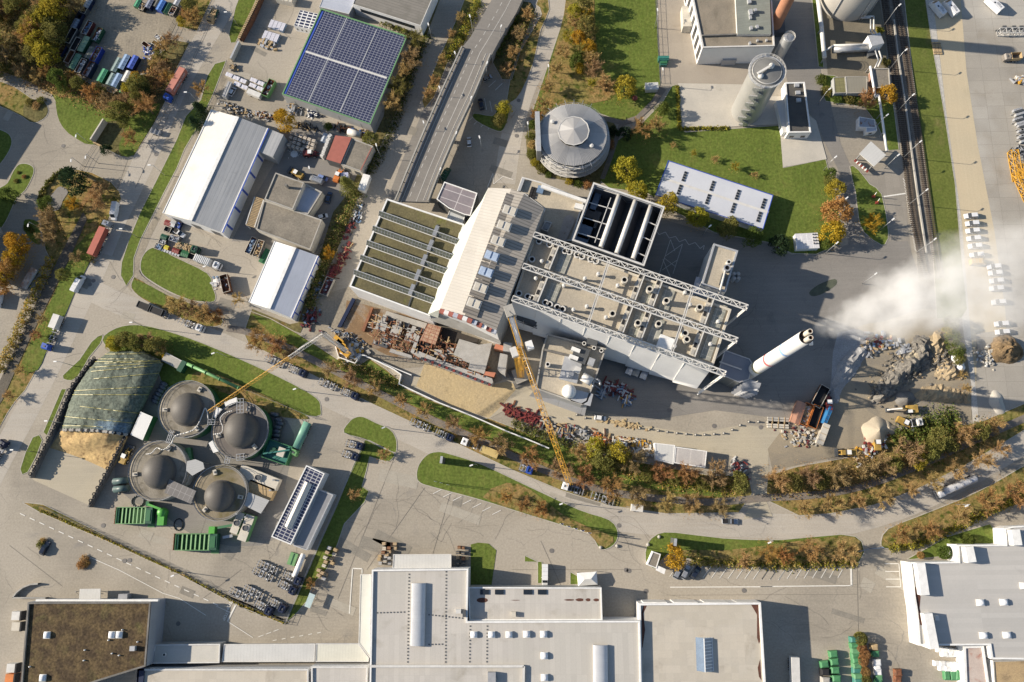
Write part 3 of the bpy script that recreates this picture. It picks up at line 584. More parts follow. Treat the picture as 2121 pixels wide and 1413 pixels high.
for k,(a,b) in enumerate((((985,345),(1610,572)),((935,462),(1562,690)),((888,576),(1515,800)),((838,690),(1465,918)),((788,808),(1418,1035)))):
    A,B=Q(*a,13.4),Q(*b,13.4);d=(B-A).normalized();n=Vector((d.y,-d.x,0));up=Vector((0,0,1));mb=MB();W_=1.6
    P0,P1,P2,P3=A+up*1.7,B+up*1.7,B+n*W_+up*.25,A+n*W_+up*.25
    mb.poly([P3,P2,P1,P0],gl := mat('shed_glazing',(.06,.068,.05),(.1,.105,.085),.5,rough=.35,spec=.3,grain=.1));mb.poly([A,B,P1,P0],w_white)
    mb.poly([A,P0,P3],white);mb.poly([B,P2,P1],white);g=mb.build('glazing_band',t);bars=MB()
    for u in range(27):
        if u % 9<8:bars.bar(P0.lerp(P1,u/26)+up*.06,P3.lerp(P2,u/26)+up*.06,.055,.08,lgrey)
    bars.bar(P0+up*.08,P1+up*.08,.22,.15,lgrey);bars.bar(P3+up*.05,P2+up*.05,.22,.25,offwhite);bars.bar((P0+P3)/2+up*.06,(P1+P2)/2+up*.06,.08,.08,steel);bars.build('glazing_bars',g)
mb=MB()
for x,y in ((1428,500),(1385,612),(1335,728),(1285,845),(1238,962)):
    c=Q(x,y,13.4);mb.box((c.x,c.y,c.z),(1.3,3.6,1.6),steel,t.rotation_euler.z)
a,b=Q(1440,440,13.6),Q(1205,1090,13.6);mb.bar(a,b,.5,.15,dgrey);mb.build('roof_walkway',t)
wins(t,L[3],L[2],6,9.2,9.25,1.0,grey,'panel_joint');wins(t,L[3],L[2],6,4.2,4.25,1.0,grey,'panel_joint')
Z1,Z2,Z3=23.5,26.0,25.2
fr(530,350);A,B,D,E=Q(1838,150,Z1),Q(2020,158,Z2),Q(1455,1112,Z1),Q(1650,1165,Z2)
fr(1060,350);C1,C2,C3=Q(98,195,Z3+2),Q(255,312,Z3),Q(-122,1275,Z3)
c=(A+D+C2+C3)/4;t=thing('boiler_house','tall pale boiler house with corrugated roof, ridge vents and a red edged front','power plant',(c.x,c.y,0),head(D,A)-pi/2)
mb=MB();ring_=[A,D,E,C3,C2,C1,B]
for p,q in zip(ring_,ring_[1:]+ring_[:1]):mb.poly([(p.x,p.y,0),(q.x,q.y,0),q,p],w_grey if p in (C3,C2) else w_white)
mb.build('wall',t);up=Vector((0,0,.08))
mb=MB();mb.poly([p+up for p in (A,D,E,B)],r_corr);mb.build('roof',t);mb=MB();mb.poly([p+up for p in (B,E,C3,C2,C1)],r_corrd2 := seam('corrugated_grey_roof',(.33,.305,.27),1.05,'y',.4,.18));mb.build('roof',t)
mb=MB();d=(E-B);dn=d.normalized();n=Vector((-dn.y,dn.x,0));
for k in range(7):
    a=B+d*(.045+.135*k)+n*1.5;b=a+d*.125
    mb.poly([a-n*2.4+up*10,b-n*2.4+up*10,b+n*2.4+up*4,a+n*2.4+up*4],r_corrd);
    for p,q in ((a-n*2.4,b-n*2.4),(b-n*2.4,b+n*2.4),(b+n*2.4,a+n*2.4),(a+n*2.4,a-n*2.4)):mb.poly([p-up*15,q-up*15,q+up*(10 if (q-B).dot(n)<1.5 else 4),p+up*(10 if (p-B).dot(n)<1.5 else 4)],r_corrd)
mb.build('ridge_lantern',t)
fr(530,350)
for k,(x,y) in enumerate(((2010,335),(1965,455),(1918,575),(1868,693),(1822,820),(1778,945),(1728,1068))):
    v=MB();gl_=mat('blue_vent_glass',(.34,.42,.55),(.42,.5,.62),.5,rough=.15,spec=.7) if k in (3,4) else trim
    for s in (-1,1):
        c=Q(x+s*26,y+s*9,Z2+1.0);v.box(c,(2.2,2.7,.9),gl_,t.rotation_euler.z);v.box(c+Vector((0,0,.9)),(1.5,2.3,.25),gl_ if k in (3,4) else w_cream,t.rotation_euler.z)
    v.build('roof_vent',t)['label']='bluish glazed ridge vent' if k in (3,4) else 'cream ridge vent'
mb=MB();F0,F1=D,C3
for k in range(12):
    a,b=F0.lerp(F1,k/12),F0.lerp(F1,(k+1)/12);z=Z1+4*min((k+1)/5,(13-k)/7,1)*.7
    mb.box(((a.x+b.x)/2,(a.y+b.y)/2-.4,z-1.6),((b-a).length*.94,1.3,1.9),r_red if k % 2==0 else (white if k % 4==1 else r_bluegrey),head(a,b))
mb.build('front_band',t)
mb=MB()
S0,S1=A,D;fr(530,350);pts=[(1700,420),(1640,460),(1605,510),(1590,600),(1560,660),(1540,720),(1520,770),(1490,830),(1465,900),(1440,940),(1420,1010),(1400,1050),(1375,1110),(1360,1150),(1440,1180)]
low=[Q(*p,14.0) for p in pts];n=len(low)
for k in range(n-1):mb.poly([low[k],low[k+1],S0.lerp(S1,(k+1)/(n-1)),S0.lerp(S1,k/(n-1))],pale := mat('pale_green_sheet',(.55,.58,.52),(.47,.5,.45),.2,rough=.4,grain=.08))
mb.build('slanting_flank',t)
fr(530,350);mb=MB();a,b,c_,d_=Q(1355,1150,12),Q(1440,1165,16),Q(1940,1375,10),Q(1925,1300,18)
mb.poly([Q(1365,1170,11),Q(1385,1200,9),Q(1940,1385,8),Q(1905,1285,16),Q(1470,1130,18)],conc);mb.build('front_apron',t)
fr(1060,330,.16276);H_=24.0
L=[Q(*p,H_) for p in ((1038,295),(1950,605),(1685,1362),(765,1035))];c=sum(L,Vector())/4;rz=head(L[0],L[1])
t=thing('air_condenser','open topped dark steel condenser with three pale ridge pipes in a square frame','condenser',(c.x,c.y,0),rz)
mb=MB()
for i in range(4):
    a,b=L[i],L[(i+1) % 4];mb.poly([(a.x,a.y,8),(b.x,b.y,8),b,a],w_dark);n=(c-a);
I=inset(L,.35)
for i in range(4):
    a,b=I[i],I[(i+1) % 4];mb.poly([(a.x,a.y,H_),(b.x,b.y,H_),(b.x,b.y,14),(a.x,a.y,14)],w_dark)
for p in L+[(L[i]+L[(i+1) % 4])/2 for i in range(4)]:q=p.lerp(c,.02);mb.box((q.x,q.y,0),(.8,.8,8),dgrey,rz)
mb.build('wind_wall',t);mb=MB();mb.poly([(p[0],p[1],15) for p in (I if 1 else L)][::-1],fl := paint('dark_deck',(.05,.055,.062),.7));mb.build('deck',t)
mb=MB();mb.ring(L,.55,H_,H_+.25,trim);L2=[p.lerp(c,.06) for p in L];mb.ring([(p.x,p.y) for p in L2],.2,H_-.4,H_-.2,lgrey);mb.build('top_frame',t)
pd=paint('dark_fin_bundle',(.085,.09,.1),.5,.3)
for a,b in (((1372,450),(1135,1120)),((1577,525),(1335,1200)),((1775,590),(1545,1268))):
    A,B=Q(*a,22.5),Q(*b,22.5);d=(B-A).normalized();n=Vector((d.y,-d.x,0));mb=MB();mb.tube(A,B,.8,.8,12,trim);g=mb.build('ridge_pipe',t)
    mb=MB()
    for s in (-1,1):mb.poly([A-Vector((0,0,.4)),B-Vector((0,0,.4)),B+n*s*4.4-Vector((0,0,7)),A+n*s*4.4-Vector((0,0,7))][::s],pd if s<0 or a[0]>1400 else pd)
    mb.poly([A,A+n*4.4-Vector((0,0,7)),A-n*4.4-Vector((0,0,7))],grey);mb.poly([B,B+n*4.4-Vector((0,0,7)),B-n*4.4-Vector((0,0,7))],grey);mb.build('fin_bundle',g)
mb=MB()
for a,b in (((965,545),(1275,635)),((895,735),(1210,830)),((825,930),(1140,1025)),((1740,800),(1850,848)),((1670,990),(1785,1042)),((1600,1190),(1715,1240)),((1035,355),(1370,455)),((1260,490),(1055,1060))):mb=MB();mb.bar(Q(*a,22.5),Q(*b,22.5),.25,.3,trim);mb.build('cross_beam',t)
mb=MB()
for x,y,lx,ly in ((1070,540,2,9),(1010,780,5,6),(935,930,4,9),(880,1010,5,1)):q=Q(x,y,15.1);mb.box(q,(lx,ly,2.4),sblue if ly>8 else dgrey,rz)
mb.build('fan_housing',t)
t,L=bld('filter_block','sandy flat roof with black roof hatches and a rounded slab beside the condenser',[(130,222),(375,288),(925,512),(765,1040),(560,1035),(285,935),(410,640),(160,450),(60,420)],11.5,w_grey,r_grav,.4,.5,offwhite)
mb=MB();mb.bar(Q(375,345,13),Q(945,540,13),1.1,1.0,white);mb.build('pipe_bridge',t);mb=MB();mb.bar(Q(150,250,12.3),Q(95,400,12.3),.9,.7,lgrey);mb.build('duct',t)
for i in range(2):
    for j in range(4):boxon(t,'roof_hatch',270+36*i-12*j,372+10*i+35*j,11.5,(1.2,.9,.4),black,top=black)
mb=MB();oval=[(680,1060),(580,1020)]+[(730+72*cos(a),780+72*sin(a)) for a in [radians(200+18*k) for k in range(11)]];mb.prism([Q(*p,12.2) for p in oval],11.5,12.1,trim,top=mat('rust_stained_slab',(.4,.36,.33),(.34,.31,.28),.4,stains=((.16,.09,.06),.8,.62,.7)));mb.build('rounded_slab',t)
mb=MB();q=Q(440,850,12);mb.ring([Q(*p,13.5) for p in ((430,780),(515,800),(455,920),(370,880))],.3,11.5,13.3,trim);mb.box(q,(2,3,1),grey,t.rotation_euler.z);mb.build('machine_pen',t)
boxon(t,'switch_box',365,400,11.5,(2.2,2.6,1.2),sblue);boxon(t,'stair_landing',855,620,11.5,(3,1.8,1.6),white)
HR,HT=21.5,25.2
def truss(t,A,B,cant=None):
    d=(B-A);Lg=d.length;d=d.normalized();n=Vector((-d.y,d.x,0));up=Vector((0,0,1));mb=MB();k=int(Lg/2.6)
    for s in (-.85,.85):mb.bar(A+n*s,B+n*s,.32,.32,tr);
    mb.bar(A-up*2.4,B-up*2.4,.3,.3,tr)
    for i in range(k):
        p,q=A.lerp(B,i/k),A.lerp(B,(i+1)/k);s=.85 if i % 2 else-.85
        mb.bar(p+n*s,q-n*s,.22,.2,tr);mb.bar(p-n*.85,p+n*.85,.18,.18,tr)
        for e in (-.85,.85):mb.bar(p+n*e,(p+q)/2-up*2.4,.16,.16,tr);mb.bar((p+q)/2-up*2.4,q+n*e,.16,.16,tr)
    if cant:mb.bar(B,B+cant+Vector((0,0,-9)),.4,.4,tr);mb.bar(B+n*.8,B+cant+n*.8+Vector((0,0,-9)),.3,.3,tr);[mb.bar(B+cant*(i/7)+Vector((0,0,-9*i/7)),B+cant*((i+1)/7)+n*.8+Vector((0,0,-9*(i+1)/7)),.18,.18,tr) for i in range(7)]
    return mb.build('roof_truss',t)
tr=paint('truss_paint',(.6,.59,.56));ov()
L=[Q(*p,HR) for p in ((1106,492),(1514,642),(1476,760),(1062,620))];c=sum(L,Vector())/4;rz=head(L[0],L[1])
t=thing('machine_hall','long sandy roofed hall hung from three white lattice roof trusses','power plant',(c.x,c.y,0),rz)
mb=MB();mb.prism(L,0,HR-.02,w_grey,top=r_grav);mb.build('wall',t)
mb=MB();I=inset(L,.1)
if sum(a.x*b.y-b.x*a.y for a,b in zip(I,I[1:]+I[:1]))<0:I=I[::-1]
mb.poly([(p[0],p[1],HR+.02) for p in I],r_grav);mb.build('roof',t)
mb=MB();mb.ring(L,.7,HR,HR+.8,w_cream);mb.build('parapet',t)
fr(1060,350)
T=[(Q(175,517,HT),Q(1865,1097,HT)),(Q(88,765,HT),Q(1785,1357,HT)),(Q(5,1022,HT),Q(1692,1622,HT))]
for k,(a,b) in enumerate(T):truss(t,a,b,Vector((-7,-5,0)) if k==2 else Vector((-5,-4,0)))
mb=MB()
for u in (.36,.75):
    for i in range(2):
        a,b=T[i][0].lerp(T[i][1],u),T[i+1][0].lerp(T[i+1][1],u)
        mb=MB()
        for s in (-.35,.35):mb.bar(a+Vector((s,s*.3,0)),b+Vector((s,s*.3,0)),.22,.25,tr)
        mb.bar(a+Vector((-.4,0,-.1)),b+Vector((.4,0,-.1)),.3,.1,tr);mb.build('tie_beam',t)
for k in range(8):
    a,b=L[3].lerp(L[2],k/8),L[3].lerp(L[2],(k+1)/8);d=(b-a).normalized();n=Vector((d.y,-d.x,0));mb=MB();R=9
    col=lambda p,o,z:Vector((p.x,p.y,z))+n*o
    for j in range(R):
        z0,z1=3+20.8*j/R,3+20.8*(j+1)/R;f=lambda z:.2+4.2*((24-z)/21)**1.3
        mb.poly([col(a,f(z0)*1.12,z0),col(b,f(z0)*1.0,z0),col(b,f(z1)*1.0,z1),col(a,f(z1)*1.12,z1)],sail := mat('white_ribbed_facade',(.7,.7,.69),(.62,.62,.61),.12,rough=.5,grain=.04,stripes=('z',.85,.16,.12)),True)
    mb.poly([col(a,0,3),col(a,f(3)*1.12,3),col(a,f(12)*1.12,12),col(a,f(23.8)*1.12,23.8),col(a,0,23.8)],white);mb.build('facade_bay',t)
fr(1060,350)
for x,y in ((215,580),(298,606),(160,722),(58,992),(127,1016),(160,1028),(420,657),(455,665),(515,686),(553,700),(622,722),(663,736),(265,1064),(298,1078),(360,1100),(400,1115),(883,900),(1080,972),(1210,1062),(1470,1114),(790,1164),(988,1236),(1150,1243),(1357,1316),(1370,1365)):
    vent(t,x,y,HR,.95,1.0 if x<700 else 3.2,trim if x<700 else w_cream)
for x,y in ((237,745),(680,845),(575,880),(832,935),(410,935),(590,1098),(740,1185),(485,1125),(1400,1085),(1620,1218),(1360,990),(1560,1395),(190,880),(1280,1413)):vent(t,x,y,HR,.4,2.4,offwhite,False,'vent_pipe')
for x,y in ((330,700),(235,965),(1000,945),(1140,995),(1545,1135),(905,1200),(1050,1250),(1470,1380)):
    q=Q(x,y,HR);mb=MB();ly=9.5
    M=Matrix.Translation(q) @ Matrix.Rotation(rz,4,'Z')
    mb.box((-.7,0,0),(1.4,ly,1.6),w_cream,M=M);mb.box((.35,0,0),(.4,ly,1.9),offwhite,M=M)
    for j in range(4):mb.box((-.7,-ly/2+ly*(j+.5)/4,1.6),(.9,1.6,.1),black if j % 2 else conc,M=M)
    mb.build('smoke_vent_row',t)
    mb=MB();mb.box((3.6,0,0),(3.4,ly*.85,.35),glr := mat('roof_glass_panels',(.33,.33,.29),(.25,.26,.23),.3,rough=.25,spec=.5,grid=(1.7,2.2,.06,(.5,.48,.42))),M=M)
    mb.build('roof_light',t)
fr(1060,700);boxon(t,'white_plant_cabinet',1205,55,HR,(4.6,4.6,2.4),white);fr(1060,350)
t,L=bld('stair_block','narrow sandy roofed block with flue cowls east of the condenser',[(1598,588),(1792,645),(1692,975),(1500,912)],15.5,w_white,r_grav,.6,.6,lgrey);wins(t,L[3],L[0],5,10,13,.4);wins(t,L[3],L[0],5,4,7,.4)
vent(t,1708,748,15.5,.7,1.6);vent(t,1690,800,15.5,1.0,2.4,silver);boxon(t,'louvre_box',1665,880,15.5,(1.4,4,1.2),dgrey);mb=MB();mb.tube(Q(1690,800,17),Q(1640,990,16.5),.35,.35,8,trim);mb.build('flue_duct',t)
mb=MB();q=Q(1530,950,11.0);mb.box(q,(8,6,.8),r_bluegrey,t.rotation_euler.z);mb.build('side_canopy',t)
fr(1060,350)
for k,(x,y) in enumerate(((1740,850),(1772,850),(1740,885),(1775,885))):q=Q(x,y);mb=MB();mb.lathe((q.x,q.y,0),[(.75,0),(.75,3.2),(.5,3.6),(0,3.7)],grey,12);solo(mb,'gas_tank',f'{ORD[k]} small grey upright tank behind the narrow stair block','tank',(q.x,q.y,0),0,'upright tanks at the stair block')
fr(1380,560,.21237)
t,L=bld('flue_house','blue grey metal roofed flue house at the foot of the white chimney',[(572,775),(815,862),(845,915),(808,1066),(715,1097),(498,1005)],11,mat('glazed_flue_wall',(.11,.125,.125),(.16,.17,.16),.4,rough=.3,spec=.5,grid=(3.2,3,.1,(.34,.35,.34))),mat('blue_grey_sheet',(.20,.225,.27),(.18,.2,.245),.2,rough=.4,grain=.03),.15,.3,lgrey)
mb=MB();mb.bar(Q(520,892,11.2),Q(735,968,11.2),.45,.2,lgrey);mb.build('roof_rib',t)
c=Q(720,1185);mb=MB()
for k in range(5):
    z=1+2.4*k;mb.box((c.x+.2*k,c.y+.3,z),(5.5,4.2,.12),grey,rz);[mb.bar((c.x-2.5+5*i,c.y-1.6+3.2*j,z),(c.x-2.5+5*i,c.y-1.6+3.2*j,z+2.4),.15,.15,trim) for i in (0,1) for j in (0,1)]
    mb.bar((c.x-2.3,c.y-1.2,z),(c.x+2.2,c.y-1.2,z+2.4),.6,.12,grey)
solo(mb,'stair_tower','open galvanised stair tower beside the flue house','stairs',(c.x,c.y,0))
fr(1040,590,.20528)
t,L=bld('silo_annex','sandy flat roofed annex with white dome and plant below the machine hall',[(455,492),(1052,642),(862,1180),(800,1215),(335,1050),(402,648)],12,w_grey,r_grav,.6,.5,conc)
mb=MB();a,b=Q(335,1055,12.6),Q(862,1190,12.6);g0,g1=Q(272,1100),Q(832,1300);mb.poly([(g0.x,g0.y-.8,0),(g1.x,g1.y-.8,0),b,a],mat('grey_sloped_cladding',(.37,.38,.40),(.34,.35,.37),.2,rough=.4,grid=(8,40,.06,(.2,.2,.2))));mb.build('sloped_front',t)
mb=MB();mb.bar(Q(425,655,12.7),Q(770,740,12.7),.7,.9,dconc);mb.build('parapet_wall',t)
mb=MB();q=Q(675,1080,12);mb.lathe(q,[(2.3,0),(2.3,.8),(2.25,1.6),(1.9,2.6),(1.2,3.3),(0,3.6)],white,20);mb.build('dome',t)
vent(t,460,815,12,.7,2.2);boxon(t,'louvred_penthouse',695,850,12,(6,8.5,.8),lgrey)
mb=MB();q=Q(790,900,12)
for dx,dy,l,w_,h,m in ((0,6,5,5,2.2,dgrey),(-1.5,7.5,3,1.2,3,white),(-2.2,5,3,1.2,3,white),(3.4,3.5,2,2.4,3,lgrey),(-1,1,2,2,2.5,offwhite),(-3,-.5,1.6,2.2,1.8,steel)):mb.box((q.x+dx,q.y+dy,12),(l,w_,h),m,rz)
mb.tube(q+Vector((.5,-1,1.8)),q+Vector((3.6,-3,1.8)),1.5,1.5,12,offwhite);mb.path([q+Vector((5+1.2*cos(a),-4+2*sin(a),2)) for a in [k*.5 for k in range(8)]],.4,steel);mb.build('filter_plant',t)
boxon(t,'sloped_cover',805,1140,12,(6.5,4,.6),lgrey)
for x,y in ((825,600),(925,645),(998,672)):vent(t,x,y,12,.6,1.2)
boxon(t,'roof_unit',905,585,12,(3.5,2,1.4),dgrey);c=Q(310,400);mb=MB()
for k in range(7):mb.box((c.x-.2*k,c.y+.1*k,2*k),(7,5.5,.14),dgrey,rz);[mb.bar((c.x-3+6*i,c.y-2+4*j,2*k),(c.x-3+6*i,c.y-2+4*j,2*k+2),.16,.16,steel) for i in (0,1) for j in (0,1)]
mb.bar((c.x-2,c.y+1,16),(c.x-1.5,c.y+3,16),.4,.4,white);mb.bar((c.x-1.5,c.y+3,16),(c.x+4,c.y,16),.4,.4,white);solo(mb,'scaffold_stair','dark scaffold stair tower against the white ribbed facade','scaffold',(c.x,c.y,0))
fr(530,350)
t,L=bld('glass_pavilion','purplish glass roofed pavilion with white frame beside the flyover',[(1490,100),(1752,190),(1697,372),(1648,362),(1525,312),(1428,240)],7.5,glass,mat('violet_roof_sheet',(.27,.235,.25),(.2,.185,.2),.12,rough=.4,grain=.08,grid=(40,3.2,.12,(.5,.48,.48))),.3,.35,white)
t,L=bld('entrance_canopy','small milky glass canopy at the foot of the glass pavilion',[(1530,330),(1655,372),(1635,430),(1512,388)],5,steel,r_glass,.15,.2,white);
ov()
t,o,r=gable('storage_hall','long low white hall with eight black slit skylights on the lawn',[(1370,368,4.3),(1591,439,4.3),(1581,475,3.8),(1357,404,3.8)],[(1370,368.2,4.3),(1591,439.2,4.3)],w_white,r_bluegrey,r_bluegrey,trim) if 0 else bld('storage_hall','long low white hall with eight black slit skylights on the lawn',[(1384,332),(1602,404),(1581,475),(1357,404)],3.9,w_white,mat('pale_blue_seam_roof',(.54,.56,.6),(.49,.51,.56),.1,rough=.45,grain=.04,stripes=('x',1.1,.07,.06)),.15,.25,w_blue,cat='hall')+(0,)
mb=MB();mb.strip([Q(1370,368,4.0),Q(1592,440,4.0)],.8,4.02,trim);mb.build('ridge_strip',t);fr(1060,350)
for x,y in ((1365,60),(1585,135),(1785,205),(1990,275),(1325,165),(1550,240),(1750,310),(1955,380)):
    mb=MB();q=Q(x,y,3.95);M=Matrix.Translation(q) @ Matrix.Rotation(t.rotation_euler.z,4,'Z')
    for j in range(4):mb.box((0,-1.5+j,0),(1.0,.8,.22),glass,M=M)
    mb.build('slit_skylight',t)
fr(1060,0);c=Q(487,1062,9.5);c.z=0
t=thing('round_office','round glass office with a pale conical segmented metal roof and lantern','office',c)
mb=MB();mb.lathe(c,[(12.6,0),(12.6,2.6)],mat('facade_glass',(.1,.12,.12),(.2,.2,.18),.4,rough=.2,spec=.6,grain=.1),36,False);mb.lathe(c,[(11.6,2.6),(11.6,9.2)],glass,36,False);mb.build('glass_facade',t)
for z,r_ in ((2.6,13.4),(5.2,13.0),(7.6,12.6)):mb=MB();mb.lathe(c,[(11.6,z),(r_,z),(r_,z+.3),(11.6,z+.3)],trim,36,False);mb.lathe(c,[(r_-.1,z+1.2),(r_,z+1.2),(r_,z+1.3),(r_-.1,z+1.3)],steel,36,False);mb.build('balcony',t)
mb=MB();
for k in range(36):a=k*pi/18;d=Vector((cos(a),sin(a),0));mb.bar(c+d*12.7+Vector((0,0,.2)),c+d*12.2+Vector((0,0,9)),.18,.18,trim)
mb.build('mullions',t)
rm=[mat(f'roof_segment_{i}',v,tuple(x*.94 for x in v),.3,rough=.38,metal=.2,spec=.5,grain=.03) for i,v in enumerate(((.47,.455,.43),(.55,.535,.505),(.41,.40,.385)))]
mb=MB();
for k in range(24):
    a0,a1=2*pi*k/24,2*pi*(k+1)/24;f=lambda a,r_,z:c+Vector((cos(a)*r_,sin(a)*r_,z))
    mb.poly([f(a0,11.8,9.4),f(a1,11.8,9.4),f(a1,5.2,10.6),f(a0,5.2,10.6)],rm[(k*7 % 5) % 3]);mb.poly([f(a0,11.8,9.0),f(a1,11.8,9.0),f(a1,11.8,9.4),f(a0,11.8,9.4)],lgrey)
    for j in range(5):a=a0+(a1-a0)*j/5;mb.bar(f(a,11.7,9.5),f(a,5.3,10.66),.07,.07,lgrey)
mb.build('roof',t);mb=MB()
for k in range(12):
    a0,a1=2*pi*k/12,2*pi*(k+1)/12
    mb.poly([f(a0,4.9,10.5),f(a1,4.9,10.5),f(a1,4.9,11.9),f(a0,4.9,11.9)],glass);mb.poly([f(a0,5.4,12),f(a1,5.4,12),f(a1,0,13.4),f(a0,0,13.4)],rm[(k*5 % 4) % 3]);mb.bar(f(a0,5.4,12),f(a1,5.4,12),.25,.3,trim)
mb.build('roof_lantern',t)
for x,y in ((320,970),(630,1160)):vent(t,x,y,10,.5,.9,trim,False)
mb=MB();a=c+Vector((-12.6,2,0));mb.bar(a+Vector((0,6,7.6)),a+Vector((.5,-9,7.6)),1.6,7.4,lgrey);mb.build('stair_wing',t);mb=MB()
for k in range(18):a=radians(60+14*k);d=Vector((cos(a),sin(a),0));mb.bar(c+d*11.5+Vector((0,0,9.3)),c+d*13.6+Vector((0,0,9.0)),.15,.15,steel)
mb.build('eave_brackets',t)
fr(1060,0)
t,L=bld('process_building','tall white walled works with a sandy flat roof and a greenish roof section',[(1400,-160),(1510,378),(2080,364),(2050,-160)],10.2,w_white,mat('brown_gravel_roof',(.26,.225,.175),(.21,.185,.145),.2,grain=.15,stains=((.15,.13,.1),.2,.58,.75)),.5,.5,trim);wins(t,L[0],L[1],7,1,9,.55,glass)
mb=MB();mb.prism([Q(*p,11.6) for p in ((1768,-60),(2040,-60),(2052,268),(1785,270))],10.2,11.5,trim,top=mat('greenish_felt',(.235,.255,.225),(.2,.215,.19),.2,grain=.08,grid=(1.0,60,.05,(.19,.2,.18))));mb.build('raised_roof',t)
mb=MB();mb.bar(Q(1505,283,10.8),Q(2060,262,10.8),.5,.6,dconc);mb.build('parapet_wall',t)
for x,y,d in ((1875,20,(1.6,1.2,1)),(1885,108,(2,1.2,1.2)),(1920,95,(1,1,1.4)),(1885,145,(1.3,.8,.8)),(1890,230,(1.3,.9,.9)),(1938,220,(1.2,.9,.9)),(1880,352,(1,.7,1)),(1940,328,(.8,.6,.8)),(2012,326,(.8,.6,.8))):boxon(t,'roof_unit',x,y,11.5 if y<270 else 10.2,d,lgrey)
boxon(t,'lean_to',1385,180,0,(4.6,8.4,4),w_cream,0);q=Q(1705,500);mb=MB();mb.box((q.x,q.y,0),(5,2,3.4),grey);mb.build('porch',t)
ov();c=P(1545,231);t=thing('silo','tall pale grey silo with railed top and spiral stair on the concrete pad','silo',c);sil=mat('silo_steel',(.37,.37,.35),(.33,.33,.315),.15,rough=.35,metal=.25,grain=.03,stripes=('z',1.5,.06,.03))
mb=MB();mb.lathe(c,[(5.3,0),(5.3,26.5)],sil,40);mb.build('shell',t);mb=MB();mb.lathe(c,[(5.3,26.5),(4.6,26.9),(0,27.8)],mat('silo_cap',(.17,.17,.165),(.2,.2,.19),.3),40,False);mb.build('cap',t)
mb=MB();mb.lathe(c,[(5.2,26.2),(6.0,26.2),(6.0,26.35),(5.2,26.35)],lgrey,40,False)
for z in (26.9,27.5):mb.lathe(c,[(5.95,z),(6.05,z),(6.05,z+.1),(5.95,z+.1)],trim,40,False);z<27 and mb.lathe(c,[(5.2,26.3),(4.7,26.9),(4.7,z),(4.7,z),(4.7,z+.1),(4.6,z+.1)],trim,40,False)
for k in range(28):a=k*2*pi/28;mb.bar(c+Vector((6*cos(a),6*sin(a),26.3)),c+Vector((6*cos(a),6*sin(a),27.5)),.1,.1,trim)
mb.build('top_railing',t);mb=MB()
for k in range(60):z=.5+25.5*k/60;a=radians(-112)+.25*sin(k*.55)*.9;p=c+Vector((cos(a)*5.9,sin(a)*5.9,z));mb.box(p,(1.7,.9,.12),lgrey,a+pi/2);mb.box(p+Vector((cos(a)*.5,sin(a)*.5,0)),(1.6,.07,1.0),steel,a+pi/2)
mb.build('stair',t);mb=MB();mb.bar(c+Vector((-3.6,-1.6,28.1)),c+Vector((1,1,28.6)),.7,.3,trim);mb.lathe(c+Vector((1.2,1.1,27.5)),[(.9,0),(.9,.9),(0,1)],trim,12);mb.lathe(c+Vector((-2.4,-2.2,27.1)),[(.9,0),(.9,.9),(0,.9)],trim,12);mb.build('top_hatch',t)
c=P(1611,121);t=thing('small_silo','slim steel silo with caged ladder behind the big silo','silo',c);mb=MB();mb.lathe(c,[(1.9,0),(1.9,13),(1.7,13.2),(0,13.6)],steel,20);mb.build('shell',t);mb=MB();[mb.lathe(c,[(1.9,z),(2,z),(2,z+.1)],trim,20,False) for z in (13.4,14)];[mb.bar(c+Vector((-2.2,i*.3,0)),c+Vector((-2.2,i*.3,14.4)),.1,.1,trim) for i in (-1,1)];mb.build('ladder',t)
c=P(1601,62);t=thing('brick_chimney','round terracotta coloured chimney rising out of the top edge','chimney',c);mb=MB();mb.lathe(c,[(2.2,0),(2.0,39)],mat('terracotta',(.4,.2,.12),(.34,.165,.1),.3,rough=.7),24);mb.build('shaft',t);mb=MB();mb.box(c,(7,6,3),dgrey);mb.build('base',t)
c=P(1752,-6);t=thing('storage_tank','huge pale round storage tank with curved pipes at the top edge','tank',c);mb=MB();mb.lathe(c,[(10.3,0),(10.3,15),(9.8,15.3),(0,17)],mat('tank_steel',(.42,.40,.36),(.36,.34,.31),.12,rough=.5,grain=.06,stripes=('z',2.2,.08,.03)),48);mb.build('shell',t);mb=MB()
for a in (-2.2,-1.2,-.7):mb.bar(c+Vector((cos(a)*10.5,sin(a)*10.5,0)),c+Vector((cos(a)*10.5,sin(a)*10.5,15)),.25,.25,lgrey)
mb.build('down_pipes',t)
fr(1580,0)
mb=MB();mb.tube(Q(555,395,2.2),Q(830,380,2.2),1.25,1.25,14,steel);mb.tube(Q(505,395,3.4),Q(560,360,3.4),.35,.35,8,trim);mb.tube(Q(560,360,3.4),Q(900,350,3.4),.4,.4,8,trim);q=Q(700,390)
for u in (.2,.5,.8):p=Q(555+275*u,395-15*u);mb.box((p.x,p.y,0),(.6,2.4,1.2),conc)
solo(mb,'pressure_vessel','long horizontal steel pressure vessel with pipes in the earth bund','vessel',(q.x,q.y,0))
c=Q(850,375);mb=MB();mb.box((c.x,c.y,0),(4.6,4.4,5),w_white,.25,top=lgrey);mb.box((c.x-.4,c.y-3,0),(3,2.4,1.4),dgrey,.25);solo(mb,'pump_house','boxy white pump house beside the pressure vessel','pump house',(c.x,c.y,0))
